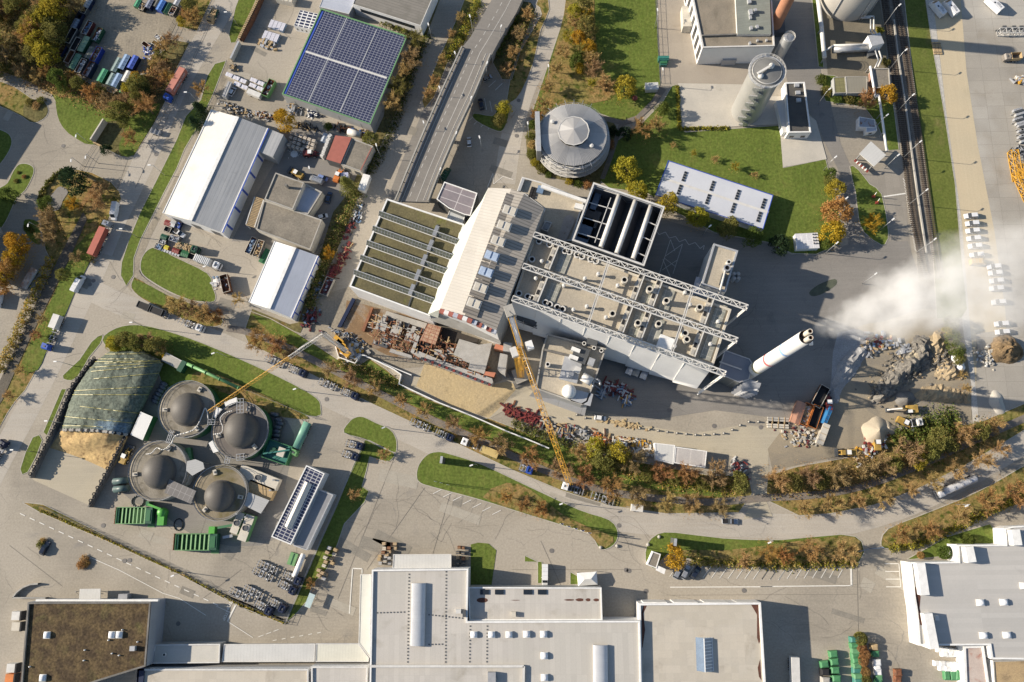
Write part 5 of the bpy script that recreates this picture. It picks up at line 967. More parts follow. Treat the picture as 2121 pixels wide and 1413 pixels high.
for k,(pts,lab) in enumerate(((((770,172),(600,395),(490,660),(380,880),(272,1108)),'left silage wall edged with black tyres beside the straight road'),(((1292,200),(1110,590),(930,960),(732,1338)),'right silage wall edged with black tyres facing the gas tanks'))):
    L=[Q(*p) for p in pts];mb=MB();mb.strip(L,.5,2.6,dconc,0);w_=solo(mb,'silage_wall',lab,'wall',(L[0].x,L[0].y,0));I=w_.matrix_basis.inverted() if 0 else Matrix.Translation((-L[0].x,-L[0].y,0));ty=MB()
    for a,b in zip(L,L[1:]):
        n=int((b-a).length/1.15)
        for i in range(n):p=I @ (a.lerp(b,i/n)+Vector((.3*(-1)**i,0,2.55)));ty.lathe(p,[(.3,.1),(.6,0),(.68,.15),(.6,.3),(.3,.2)],black,8)
    ty.build('tyre_row',w_)
q=Q(275,1080);p=Q(690,280)
# ================================================================ FLYOVER, CHIMNEY, RAILWAY
fr(530,0);cz=lambda y:6.6 if y>900 else 5.2+1.4*(y-400)/500 if y>400 else 5.2-4.9*(400-y)/700
lp=[(2010,-260),(1830,60),(1700,290),(1628,380),(1480,700),(1330,1040),(1190,1370),(1130,1520),(1100,1590)];rp=[(2230,-260),(2060,100),(1920,330),(1862,440),(1740,740),(1590,1060),(1470,1340),(1400,1520),(1370,1600)]
c=Q(1600,800);t=thing('flyover','two lane concrete flyover ramp running down to the bunker hall','bridge',c,head(Q(1330,1040),Q(1628,380)));mb=MB();A=[Q(x,y,cz(y)) for x,y in lp];B=[Q(x,y,cz(y)) for x,y in rp]
for k in range(len(A)-1):
    a,b,d,e=A[k],A[k+1],B[k+1],B[k];mb.poly([b,d,e,a],bridgem if k>2 else bridgem);dn=lambda p:Vector((p.x,p.y,max(p.z-1.1,-.2)))
    mb.poly([a,dn(a),dn(b),b],conc);mb.poly([d,dn(d),dn(e),e],conc);mb.poly([dn(a),dn(e),dn(d),dn(b)],conc)
    if k<=2:mb.poly([dn(a),Vector((a.x,a.y,0)),Vector((b.x,b.y,0)),dn(b)],conc);mb.poly([dn(d),Vector((d.x,d.y,0)),Vector((e.x,e.y,0)),dn(e)],conc)
mb.build('deck',t);up=Vector((0,0,.95))
for E_,s in ((A,1),(B,-1)):
    mb=MB()
    for a,b in zip(E_[3:],E_[4:]):
        d=(b-a).normalized();n=Vector((-d.y,d.x,0))*s;mb.bar(a+n*.25+up,b+n*.25+up,.45,.95,conc);m_=int((b-a).length/3.4)
        if s>0:
            for i in range(m_):p=a.lerp(b,i/m_)+n*1.25;mb.bar(p+Vector((0,0,.5)),p+Vector((0,0,.9))-n*1.0,.12,.5,dgrey)
    mb.build('parapet',t)
    mb=MB()
    for a,b in zip(E_[3:],E_[4:]):d=(b-a).normalized();n=Vector((-d.y,d.x,0))*s;mb.bar(a+n*1.4+Vector((0,0,.75)),b+n*1.4+Vector((0,0,.75)),.16,.3,steel);mb.bar(a+n*2.2+Vector((0,0,.04)),b+n*2.2+Vector((0,0,.04)),.12,.03,linem)
    mb.build('guard_rail',t)
mb=MB()
for k in range(len(A)-1):
    m_=int((A[k+1]-A[k]).length/3.0)
    for i in range(m_):
        p,q=A[k].lerp(A[k+1],i/m_),A[k].lerp(A[k+1],(i+.5)/m_);r_,s_=B[k].lerp(B[k+1],i/m_),B[k].lerp(B[k+1],(i+.5)/m_)
        mb.bar(p.lerp(r_,.38)+Vector((0,0,.03)),q.lerp(s_,.38)+Vector((0,0,.03)),.15,.02,linem)
    for f in (.62,):mb.bar(A[k].lerp(B[k],f)+Vector((0,0,.03)),A[k+1].lerp(B[k+1],f)+Vector((0,0,.03)),.13,.02,linem)
mb.build('lane_lines',t)
for k in (4,5,6,7):
    mb=MB();p,q=A[k].lerp(B[k],.25),A[k].lerp(B[k],.75);mb.box(((p.x+q.x)/2,(p.y+q.y)/2,0),((q-p).length,1.2,p.z-1.1),conc,head(p,q));mb.build('pier',t)
ov();c=P(1546,776);t=thing('white_chimney','tall white round chimney with red, blue and yellow rings and twin flues','chimney',c);cw=mat('chimney_white',(.66,.65,.62),(.6,.59,.56),.08,rough=.55,grain=.04,streak=('y',(.55,.54,.51),.3));R0=2.15
mb=MB();mb.lathe(c,[(R0,0),(R0-.25,60)],cw,40);mb.lathe(c,[(R0-.25,60),(R0-.4,60),(R0-.4,58),(0,58)],dgrey,40,False,mats=[dgrey,rust,dgrey]);mb.build('shaft',t)
for z,h,m in ((14.5,1.3,paint('ring_yellow',(.6,.52,.2))),(27,1.5,paint('ring_red',(.7,.16,.17))),(43,1.5,paint('ring_blue',(.3,.5,.8)))):
    mb=MB();mb.lathe(c,[(R0+.04-z/240,z),(R0+.04-z/240,z+h)],m,40);mb.build('colour_ring',t)
for s in (-1,1):mb=MB();p=c+Vector((.1,.84*s,0));mb.lathe(p,[(.7,57.8),(.7,63),(.48,63),(.48,60.5),(0,60.5)],w_cream,20,False,mats=[w_cream,w_cream,rust,black]);mb.build('flue',t)
mb=MB();mb.box(c+Vector((1.5,-1.5,58.6)),(.9,1.0,.6),white);mb.build('platform',t)
sleeper=paint('sleeper',(.1,.075,.055),.9);rail=paint('rail_steel',(.2,.16,.13),.4,.7)
def track(label,pts):
    L=[Q(x,y,.1) for x,y in smooth(pts,4,False)];t=thing('railway_track',label,'railway',(L[0].x,L[0].y,0));mb=MB();mb2=MB();run=0
    for a,b in zip(L,L[1:]):
        d=(b-a);ln=d.length;d.normalize();n=Vector((-d.y,d.x,0))
        for s in (-.75,.75):mb2.bar(a+n*s+Vector((0,0,.42)),b+n*s+Vector((0,0,.42)),.12,.18,rail)
        while run<ln:p=a+d*run;mb.box((p.x,p.y,.1),(.32,2.7,.18),sleeper,atan2(d.y,d.x));run+=.75
        run-=ln
    mb.build('sleepers',t);mb2.build('rails',t)
fr(1580,0)
track('west railway track with dark sleepers crossing at the barrier',[(940,-80),(965,0),(1015,380),(1068,720),(1115,1080),(1150,1400),(1190,1720),(1245,1980),(1290,2200)])
track('east railway track with rusty rails along the mown strip',[(1035,-80),(1052,0),(1110,300),(1185,760),(1240,1120),(1300,1540),(1360,1950),(1400,2200)])
mb=MB();pl=[Q(x,y,.9) for x,y in ((1040,150),(1080,480),(1130,800),(1180,1180),(1225,1500),(1300,2000))];mb.strip(pl,.5,.7,conc,0);solo(mb,'cable_duct','pale concrete cable duct between the two railway tracks','duct',(pl[0].x,pl[0].y,0))
# ================================================================ CRANES
def lattice(mb,A,B,wd,m,step=2.0,tri=False):
    A,B=Vector(A),Vector(B);d=(B-A);L_=d.length;d.normalize();ref=Vector((0,0,1)) if abs(d.z)<.8 else Vector((1,0,0));n=d.cross(ref).normalized();u=n.cross(d).normalized()
    cs=[n*wd/2,-n*wd/2,u*wd*.9] if tri else [n*wd/2+u*wd/2,-n*wd/2+u*wd/2,-n*wd/2-u*wd/2,n*wd/2-u*wd/2];N=max(2,int(L_/step));b_=wd*.055
    for c in cs:mb.bar(A+c,B+c,b_*1.3,b_*1.3,m)
    for i in range(N):
        p,q=A.lerp(B,i/N),A.lerp(B,(i+1)/N)
        for j in range(len(cs)):
            c,e=cs[j],cs[(j+1) % len(cs)];mb.bar(p+c,q+e,b_,b_,m);mb.bar(p+c,p+e,b_,b_,m)
ov();HJ=44.0;b0=P(1079,778);tp=Vector((b0.x,b0.y,HJ));t=thing('tower_crane','tall yellow tower crane with its jib swung over the curved road','crane',b0)
mb=MB();lattice(mb,b0+Vector((0,0,1)),tp,2.2,yellow,2.2);mb.build('mast',t);mb=MB();mb.box(b0,(7,7,.6),dconc,.4);mb.box(b0+Vector((0,0,.6)),(5,5,1.2),conc,.4);mb.build('base',t)
J0,J1=P(1079,722,HJ),P(1181,1006,HJ);tp=J0;d=(J1-J0).normalized();mb=MB();lattice(mb,J0,J1,1.5,yellow,1.9,True);mb.build('jib',t);K1=P(1053,640,HJ);mb=MB();lattice(mb,J0,K1,1.7,yellow,2.4);n=Vector((-d.y,d.x,0));mb.bar(J0+Vector((0,0,.9)),K1+Vector((0,0,.9)),1.3,.1,steel);mb.build('counter_jib',t)
mb=MB();mb.box(K1+Vector((.4,-.8,-1.8)),(2.6,3.4,3.2),conc,head(J0,J1)+pi/2);mb.build('counterweight',t);mb=MB();mb.box(J0+n*2.6+Vector((0,0,-1.5)),(2.4,2.0,2.4),white,head(J0,J1));mb.build('cab',t);mb=MB();mb.box(J0-n*2.2+d*.4+Vector((0,0,-1)),(2.8,1.8,2),offwhite,head(J0,J1));mb.build('winch_box',t)
mb=MB();ap=J0+Vector((0,0,6));lattice(mb,J0,ap,1.1,yellow,1.5);mb.tube(ap,J0.lerp(J1,.6)+Vector((0,0,1.3)),.07,.07,5,steel);mb.tube(ap,K1+Vector((0,0,1)),.07,.07,5,steel);mb.build('apex_stay',t)
b0=P(724,733);H2=30.0;top=P(671,692,H2);t=thing('small_crane','slim self erecting crane whose yellow and white jib crosses the road to the gas tanks','crane',b0);mb=MB();lattice(mb,b0+Vector((0,0,2)),top,1.1,lgrey,1.4);mb.build('mast',t)
mb=MB();M1,J1=P(598,741,H2),P(432,853,H2);lattice(mb,top,M1,1.0,trim,1.5,True);mb.build('inner_jib',t)['label']='pale grey inner jib section';mb=MB();lattice(mb,M1,J1,1.0,yellow,1.5,True);mb.build('outer_jib',t)['label']='yellow outer jib section'
mb=MB();mb.box(b0,(5,5,.5),steel,.5);mb.box(b0+Vector((0,0,.5)),(3,3,1.5),offwhite,.5);mb.build('base_frame',t);mb=MB();[mb.box(P(703+5*k,708+8*k,1.0),(3.6,2.2,2.4),yellow,-.7) for k in range(4)];mb.build('ballast',t);mb=MB();q=top+Vector((0,0,3));mb.tube(q,M1+Vector((0,0,.9)),.07,.07,5,steel);mb.tube(q,b0+Vector((-1,1,2)),.07,.07,5,steel);mb.bar(top,q,.3,.3,lgrey);mb.build('stays',t)
# ================================================================ VEHICLES AND MOVABLE THINGS
def loft(mb,secs,m,sm=True):
    """secs: (x, half width bottom, half width top, z bottom, z top)"""
    R=[[Vector((x,-wb,z0)),Vector((x,-(wb+wt)/2-.02,z0+(z1-z0)*.55)),Vector((x,-wt,z1)),Vector((x,wt,z1)),Vector((x,(wb+wt)/2+.02,z0+(z1-z0)*.55)),Vector((x,wb,z0))] for x,wb,wt,z0,z1 in secs]
    for a,b in zip(R,R[1:]):
        for i in range(5):mb.poly([a[i],b[i],b[i+1],a[i+1]][::-1],m,sm and False)
    mb.poly(R[0][::-1],m);mb.poly(R[-1],m)
def wheels(t,M,xs,hw,r=.33,w=.24):
    for x in xs:
        for s in (-1,1):
            mb=MB();c=M @ Vector((x,s*hw,r));e=M @ Vector((x,s*(hw+w),r));mb.tube(c,e,r,r,12,black);wh=mb.build('wheel',t)
            rm_=MB();rm_.tube(M @ Vector((x,s*(hw+w),r)),M @ Vector((x,s*(hw+w+.02),r)),r*.6,r*.6,8,lgrey);rm_.build('rim',wh)
def car(label,x,y,rz,col,kind='estate',group=None,cat='car',name=None):
    L_,W_,H1,H2=dict(small=(3.9,.84,.8,1.42),estate=(4.6,.9,.85,1.5),suv=(4.75,.93,.95,1.72),van=(5.6,.98,1.05,2.3),longvan=(6.6,1.0,1.1,2.65),pickup=(5.2,.92,.95,1.75))[kind]
    q=Q(x,y);q.z=.1 if col is None else q.z;t=thing(name or ('van' if 'van' in kind else 'parked_car'),label,'van' if 'van' in kind else cat,q,rz,group);M=MW[t.name];h=L_/2
    g=MB()
    def put(mb,name,par=t):mb.v=[M @ v for v in mb.v];return mb.build(name,par)
    if 'van' in kind:
        loft(g,[(-h,W_*.95,W_*.88,.35,H2-.08),(-h+.3,W_,W_*.9,.3,H2),(h-1.75,W_,W_*.9,.3,H2),(h-1.1,W_,W_*.86,.3,H1+.75),(h-.85,W_,W_*.84,.3,H1+.25),(h-.15,W_*.95,W_*.8,.3,H1-.1),(h,W_*.85,W_*.7,.35,H1-.35)],col);put(g,'body')
        g=MB();g.poly([Vector((h-1.68,-W_*.8,H2-.06)),Vector((h-.84,-W_*.78,H1+.3)),Vector((h-.84,W_*.78,H1+.3)),Vector((h-1.68,W_*.8,H2-.06))],glass);g.v=[v+Vector((.04,0,.03)) for v in g.v];put(g,'windscreen')
        g=MB()
        for k in range(3):g.box((-h+1+k*1.2,0,H2),(.06,W_*1.6,.05),lgrey)
        put(g,'roof_ribs')
    else:
        rl=-h+.25 if kind in ('estate','suv','small') else-.6
        loft(g,[(-h,W_*.88,W_*.84,.32,H1-.12),(-h+.2,W_,W_*.95,.26,H1),(h-1.2,W_,W_*.94,.25,H1),(h-.2,W_*.95,W_*.85,.26,H1-.18),(h,W_*.8,W_*.74,.3,H1-.32)],col);put(g,'body')
        g=MB();loft(g,[(rl,W_*.93,W_*.78,H1-.02,H1+.05),(rl+.45,W_*.93,W_*.76,H1-.02,H2-.05),(.35,W_*.93,W_*.76,H1-.02,H2-.04),(1.15,W_*.93,W_*.84,H1-.02,H1+.02)],glass);put(g,'windows')
        g=MB();loft(g,[(rl+.42,W_*.78,W_*.7,H2-.07,H2),(.32,W_*.78,W_*.7,H2-.07,H2)],col);put(g,'roof')
        if kind=='pickup':g=MB();g.box((-1.6,0,H1),(1.8,1.5,.04),black);put(g,'load_bed')
    for s in (-1,1):g=MB();g.box((h-.14,s*W_*.62,H1-.36),(.1,.34,.14),offwhite);put(g,'headlight')
    g=MB();[g.box((h*.28,s*(W_+.1),H1),(.16,.2,.14),col) for s in (-1,1)];put(g,'mirrors')
    wheels(t,M,(-h*.6,h*.62),W_-.2);return t
def cab_mesh(M,x,col,t,H=3.2):
    g=MB();loft(g,[(x-2.2,1.2,1.16,.7,H),(x-.5,1.22,1.15,.5,H),(x-.12,1.2,1.1,.5,H-.5),(x,1.18,1.1,.5,1.7)],col);g.v=[M @ v for v in g.v];c=g.build('cab',t)
    g=MB();g.poly([M @ Vector(p) for p in ((x-.1,-1.0,H-.62),(x+.03,-1.05,1.8),(x+.03,1.05,1.8),(x-.1,1.0,H-.62))],glass);g.build('windscreen',c)
    g=MB();g.box((x-1.9,0,H),(.5,1.6,.35),col,M=M);g.box((x-1.1,0,H),(.6,.7,.12),dgrey,M=M);g.build('roof_spoiler',c);return c
def chassis(M,t,x0,x1,w=1.1,cross=5,name='chassis'):
    g=MB()
    for s in (-.45,.45):g.box(((x0+x1)/2,s,.8),(x1-x0,.16,.28),dgrey,M=M)
    for k in range(cross):g.box((x0+(x1-x0)*(k+.5)/cross,0,.95),(.2,2.3,.16),grey,M=M)
    for s in (-1,1):g.box((x0+(x1-x0)*.45,s*.9,.5),(1.2,.5,.5),lgrey,M=M);g.tube(M @ Vector((x0+(x1-x0)*.7,s*.75,.9)),M @ Vector((x0+(x1-x0)*.78,s*.75,.9)),.22,.22,8,steel)
    return g.build(name,t)
def lorry(label,a,b,col,load=None,loadcol=None,tractor=3.4,group=None,text=None,artic=True,name='lorry',cabH=3.2):
    """front at pixel a, back at pixel b (measured on the ground)"""
    A,B=Q(*a),Q(*b);rz=head(B,A);L_=(A-B).length;c=(A+B)/2;t=thing(name,label,'lorry',c,rz,group);M=MW[t.name];h=L_/2
    cab_mesh(M,h,col,t,cabH);chassis(M,t,-h+.2,h-2.0,cross=int(L_/1.6));wheels(t,M,(h-1.3,h-4.6) if artic else (h-1.3,),1.0,.5,.3);wheels(t,M,(-h+1.3,-h+2.6,-h+3.9) if L_>10 else (-h+1.2,-h+2.4),1.0,.5,.3)
    for kind,x0,x1 in load or ():
        x0,x1=-h+L_*x0,-h+L_*x1;ln=x1-x0;m=loadcol;g=MB()
        if kind=='box':
            g.box(((x0+x1)/2,0,1.15),(ln,2.45,2.6),m,M=M);n=int(ln/.55)
            for k in range(n):
                for s in (-1,1):g.box((x0+ln*(k+.5)/n,s*1.235,1.3),(.25,.05,2.3),m,M=M)
            g.build('container',t)
            if text:
                for s in (-1,1):txt(text,1.15,white,t,M @ Matrix.Translation(((x0+x1)/2,s*1.27,2.5)) @ Matrix.Rotation(0 if s<0 else pi,4,'Z') @ Matrix.Rotation(pi/2,4,'X'))
        if kind=='tank':
            N=14;prof=[(x0,.6),(x0+.3,1.0),(x0+.5,1.1),(x1-.5,1.1),(x1-.3,1.0),(x1,.6)]
            R=[[M @ Vector((x,cos(2*pi*i/N)*r*1.1,2.35+sin(2*pi*i/N)*r)) for i in range(N)] for x,r in prof]
            for p,q in zip(R,R[1:]):[g.poly([p[i],p[(i+1) % N],q[(i+1) % N],q[i]],m,True) for i in range(N)]
            g.poly(R[0],m);g.poly(R[-1][::-1],m);g.build('tank',t);g=MB();[g.box((x0+ln*u,0,3.45),(.7,.7,.2),grey,M=M) for u in (.2,.4,.6,.8)];g.build('manholes',t)
        if kind=='open':
            for s in (-1,1):g.box(((x0+x1)/2,s*1.2,1.1),(ln,.1,1.6),m,M=M)
            for x in (x0,x1):g.box((x,0,1.1),(.1,2.4,1.6),m,M=M)
            g.box(((x0+x1)/2,0,1.1),(ln,2.3,.2),dgrey,M=M);g.build('open_body',t)
        if kind=='ribbed':
            g.box(((x0+x1)/2,0,1.1),(ln,2.4,2.3),m,M=M);[g.box((x0+ln*(k+.5)/9,0,1.1),(.22,2.55,2.45),white,M=M) for k in range(9)];g.build('ribbed_body',t)
        if kind=='rounded':
            g.box(((x0+x1)/2,0,1.1),(ln,2.3,1.7),m,M=M);N=8;R=[[M @ Vector((x,-cos(pi*i/N)*1.15,2.8+sin(pi*i/N)*.5)) for i in range(N+1)] for x in (x0,x1)]
            [g.poly([R[0][i],R[1][i],R[1][i+1],R[0][i+1]][::-1],m,True) for i in range(N)];g.poly(R[0],m);g.poly(R[1][::-1],m);g.build('tarped_body',t)
        if kind=='wood':
            for s in (-1,1):g.box(((x0+x1)/2,s*1.2,1.1),(ln,.1,1.0),dgreen,M=M)
            rr=random.Random(5);[g.box((x0+rr.uniform(.3,ln-.3),rr.uniform(-.9,.9),1.6+rr.uniform(0,.5)),(rr.uniform(.5,1.6),.3,.2),wood,rr.uniform(0,3),M=M) for _ in range(50)];g.build('timber_load',t)
    return t
def trailer_row(label,a,b,cabcol=navy,group=None):
    A,B=Q(*a),Q(*b);rz=head(B,A);L_=(A-B).length;t=thing('chassis_lorry',label,'lorry',(A+B)/2,rz,group);M=MW[t.name];h=L_/2
    cab_mesh(M,h,cabcol,t,3.0);chassis(M,t,.15*h,h-2,cross=6);chassis(M,t,-h,-.05*h,cross=7,name='trailer_frame');wheels(t,M,(h-1.2,h-5,h-6.3),1.0,.5,.3);wheels(t,M,(-h+1.4,-h+2.8,-.25*h),1.0,.5,.3)
    g=MB();[g.box((-h+k*.9*h/6,s*1.15,1.05),(.5,.14,.14),grey,M=M) for k in range(1,6) for s in (-1,1)];g.tube(M @ Vector((h-3.2,.9,.7)),M @ Vector((h-2.4,.9,.7)),.3,.3,8,silver);g.tube(M @ Vector((h-4.4,-.9,.7)),M @ Vector((h-3.2,-.9,.7)),.3,.3,8,grey);g.box((h-2.8,0,1.1),(.4,1.8,1.3),dgrey,M=M);g.build('tanks_and_twistlocks',t);return t
def skip(label,x,y,rz,d,col,fill=None,lid=None,group=None,name='skip_container',tilt=True):
    """roll-off container: sloped open tub with rim, or closed with a ridged lid"""
    q=Q(x,y);t=thing(name,label,'container',q,rz,group);M=MW[t.name];lx,ly,h=d;g=MB();a,b=lx/2,ly/2
    O=[(-a,-b),(a,-b),(a,b),(-a,b)];k=.9 if tilt else 1
    for i in range(4):
        p,r=O[i],O[(i+1) % 4];g.poly([M @ Vector((p[0]*k,p[1]*k,.15)),M @ Vector((r[0]*k,r[1]*k,.15)),M @ Vector((r[0],r[1],h)),M @ Vector((p[0],p[1],h))],col)
        g.poly([M @ Vector((p[0]*.94,p[1]*.92,h)),M @ Vector((r[0]*.94,r[1]*.92,h)),M @ Vector((r[0]*k*.92,r[1]*k*.9,.3)),M @ Vector((p[0]*k*.92,p[1]*k*.9,.3))],rust if fill is not black else black)
    n=int(lx/.9)
    for i in range(n+1):
        for s in (-1,1):g.box((-a*.96+lx*.96*i/n,s*b*.98,.3),(.12,.1,h-.35),col,M=M)
    g.build('tub',t);g=MB();cs=[M @ Vector((p[0],p[1],h)) for p in O];g.ring(cs,.12,q.z+h-.02,q.z+h+.08,lid or (w_cream if col in (rust,dgrey,black,maroon) else col));g.build('rim',t)
    g=MB()
    if lid:
        r0=[M @ Vector((s*a,0,h+.35)) for s in (-1,1)];g.poly([cs[0],cs[1],r0[1],r0[0]],lid);g.poly([cs[2],cs[3],r0[0],r0[1]],lid);g.poly([cs[1],cs[2],r0[1]],lid);g.poly([cs[3],cs[0],r0[0]],lid);[g.bar(cs[0].lerp(cs[1],u),r0[0].lerp(r0[1],u),.1,.08,col) for u in (.25,.5,.75)];g.build('lid',t)
    else:
        g.box((0,0,.3),(lx*.84,ly*.8,.1 if not fill else h*.45),fill or rust,M=M)
        if fill and fill is not black:
            rr=random.Random(int(x*7+y));[g.box((rr.uniform(-.42,.42)*lx,rr.uniform(-.36,.36)*ly,h*.45+rr.uniform(0,.5)),(rr.uniform(.3,1.1),rr.uniform(.2,.6),rr.uniform(.2,.6)),rr.choice((fill,fill,lgrey,dgrey)),rr.uniform(0,3),M=M) for _ in range(26)]
        g.build('load',t)
    return t
def pile(name,label,cat,x,y,items,mats,spread,size,hmax=1.2,seed=1,group=None):
    """a heap of mixed loose material that reads as one thing"""
    rr=random.Random(seed);c=Q(x,y);g=MB();g.lathe((c.x,c.y,-.02),[(min(spread[:2])*.65,0),(0,.35)],mats[0],7,False)
    for _ in range(items):
        dx,dy=rr.gauss(0,spread[0]*.42),rr.gauss(0,spread[1]*.42);f=max(0,1-hypot(dx/spread[0],dy/spread[1]));a=rr.uniform(0,pi);rot=spread[2] if len(spread)>2 else 0;v=Matrix.Rotation(rot,2) @ Vector((dx,dy))
        g.box((c.x+v.x,c.y+v.y,rr.uniform(0,hmax*f)),(rr.uniform(.4,1)*size[0],rr.uniform(.4,1)*size[1],rr.uniform(.4,1)*size[2]),rr.choice(mats),rot+rr.choice((0,pi/2))+rr.gauss(0,.25) if len(spread)>3 else a)
    return solo(g,name,label,cat,(c.x,c.y,0),0,group)
def heap(name,label,cat,x,y,R_,h,m,sy=1.0,seed=1,rough=.12):
    rr=random.Random(seed);c=Q(x,y);g=MB();N,K=22,8;ph=[rr.uniform(0,6) for _ in range(6)]
    f=lambda a:1+.12*sin(2*a+ph[0])+.08*sin(3*a+ph[1])+.06*sin(5*a+ph[2]);rows=[]
    for k in range(K+1):
        u=k/K;rows.append([c+Vector((cos(a)*R_*(1-u)*f(a),sin(a)*R_*sy*(1-u)*f(a),h*(u**.85)+rr.uniform(-rough,rough)*h*(0 if k==0 else .4))) for a in [2*pi*i/N for i in range(N)]])
    for k in range(K):[g.poly([rows[k][i],rows[k][(i+1) % N],rows[k+1][(i+1) % N],rows[k+1][i]],m,True) for i in range(N)]
    return solo(g,name,label,cat,(c.x,c.y,0))
hz_=lambda a,b:head(Q(*a),Q(*b))
silverp=paint('silver_car_paint',(.42,.44,.47),.25,.5);whitec=paint('white_car_paint',(.72,.73,.74),.22);darkc=paint('dark_blue_car_paint',(.02,.028,.05),.2);cobalt=paint('cobalt_blue',(.03,.09,.42));redcont=paint('container_red',(.40,.105,.07),.6);rcont=paint('faded_red_container',(.50,.2,.15),.65)
fr(0,0)
lorry('blue lorry with a faded red lettered shipping container on the straight road',(1335,815),(1478,575),cobalt,[('box',.01,.79)],rcont,text='HAMBURG SÜD')
lorry('flat trailer lorry with a row of pale loads near the top of the straight road',(1672,195),(1722,85),wood,[('wood',.05,.7)],wood,artic=False)
q=Q(1240,1052);g=MB();M=Matrix.Translation(q) @ Matrix.Rotation(-.35,4,'Z');g.box((0,0,.5),(4.2,1.9,.2),steel,M=M);[g.box((i*1.7,0,.7),(.15,1.9,.9),lgrey,M=M) for i in (-1,0,1)];[g.tube(M @ Vector((s*.5,j,.35)),M @ Vector((s*.5,j*1.15,.35)),.35,.35,10,black) for s in (-1,1) for j in (-1,1)];solo(g,'utility_trailer','small grey frame trailer parked at the left kerb of the straight road','trailer',q)
fr(0,350)
car('white delivery van behind the silver cab on the straight road',920,345,hz_((925,290),(902,410)),whitec,'longvan')
lorry('silver lorry with a plain rust red shipping container at the road kerb',(882,425),(752,705),silverp,[('box',.02,.78)],redcont)
car('white van parked alone on the left of the road junction',635,915,hz_((612,958),(668,858)),whitec,'longvan')
lorry('blue tractor lorry with one white box at the rear of its bare trailer',(385,1440),(500,1165),cobalt,[('box',.02,.4)],offwhite)
car('white van cut off by the left picture edge',8,1030,pi*.47,whitec,'longvan')
q=Q(245,872);g=MB();M=Matrix.Translation(q) @ Matrix.Rotation(hz_((212,925),(282,812)),4,'Z');g.box((0,0,.6),(8,2.5,1.0),offwhite,M=M,top=mat('rusty_bed',(.5,.44,.38),(.36,.2,.12),.5,stains=((.2,.1,.06),.8,.6,.7)));[g.tube(M @ Vector((x,s*1.0,.45)),M @ Vector((x,s*1.2,.45)),.45,.45,10,black) for x in (-3,-2,2.5) for s in (-1,1)];solo(g,'flat_trailer','rust spotted pale flat trailer beside the golden trees','trailer',q)
t=trailer_row('white cabbed chassis lorry with two black boxes at the junction corner',(1625,1278),(1130,1085),whitec,'bare chassis lorries along the curved road');M=MW[t.name]
for k in range(2):g=MB();g.box((-11+5.2*k,0,1.2),(4.6,2.4,1.2),black,M=M);g.ring([M @ Vector(p) for p in ((-13.3+5.2*k,-1.2,0),(-8.7+5.2*k,-1.2,0),(-8.7+5.2*k,1.2,0),(-13.3+5.2*k,1.2,0))],.15,2.4,2.6,dgrey);g.build('coal_box',t)
fr(530,700)
for lab,a,b in (('bare chassis lorry with dark cab under the small crane jib',(412,300),(78,158)),('bare chassis lorry with dark cab below the footpath bend, second from the junction',(822,478),(498,338)),('bare chassis lorry with dark cab just left of the white van and yellow box',(1568,805),(1220,655))):trailer_row(lab,a,b,navy,'bare chassis lorries along the curved road')
lorry('white cabbed lorry with a yellow swap box at the curved road',(1632,815),(1925,935),whitec,[('box',.02,.45)],paint('straw_yellow',(.55,.42,.17)),artic=False)
for k,(a,b) in enumerate((((862,868),(705,828)),((825,955),(678,905)))):lorry(('upper' if k==0 else 'lower')+' dark tractor unit parked at the gas plant fence',a,b,navy,None,None,artic=False,group='tractor units at the fence')
lorry('light green lorry with a long rounded teal green tarped trailer',(308,935),(425,668),lgreen,[('rounded',.02,.78)],paint('sea_green_tarp',(.17,.36,.27)))
fr(1060,700)
lorry('bright blue tractor unit parked at the verge of the curved road',(168,1058),(50,1018),cobalt,None,None,artic=False,cabH=2.9)
trailer_row('white cabbed chassis lorry under the tip of the yellow crane jib',(395,1165),(815,1305),whitec,'bare chassis lorries along the curved road')
q=Q(985,1345);g=MB();g.box((q.x,q.y,.5),(3.8,2.2,2.0),offwhite,-.12);[g.tube((q.x+s*.7,q.y+j*1.0,.35),(q.x+s*.7,q.y+j*1.2,.35),.35,.35,10,black) for s in (-1,1) for j in (-1,1)];g.box((q.x-2.6,q.y+.3,.5),(1.6,.15,.15),steel,-.12);solo(g,'box_trailer','small white box trailer alone at the upper kerb of the curved road','trailer',q)
fr(1060,1043);car('silver pickup driving on the curved road',1722,140,-.05,silverp,'pickup')
fr(1580,700);lorry('long silver tank lorry in tree shade on the curved road',(1350,1240),(1662,1110),silverp,[('tank',.005,.995)],mat('mottled_silver',(.62,.62,.62),(.46,.47,.5),.8,rough=.3,metal=.3,grain=.1),name='tank_lorry',artic=True)
fr(1060,1043)
car('first silver grey car from the left in the slanted parking bays',1310,540,hz_((1285,588),(1330,492)),silverp,'estate','cars in the slanted bays');car('second silver grey car from the left in the slanted parking bays',1370,542,hz_((1345,590),(1395,495)),silverp,'estate','cars in the slanted bays');car('dark blue car under the bare tree in the slanted parking bays',1452,545,hz_((1425,580),(1480,500)),darkc,'estate','cars in the slanted bays')
car('long white van parked against the factory lawn strip',263,560,-pi/2-.02,whitec,'longvan')
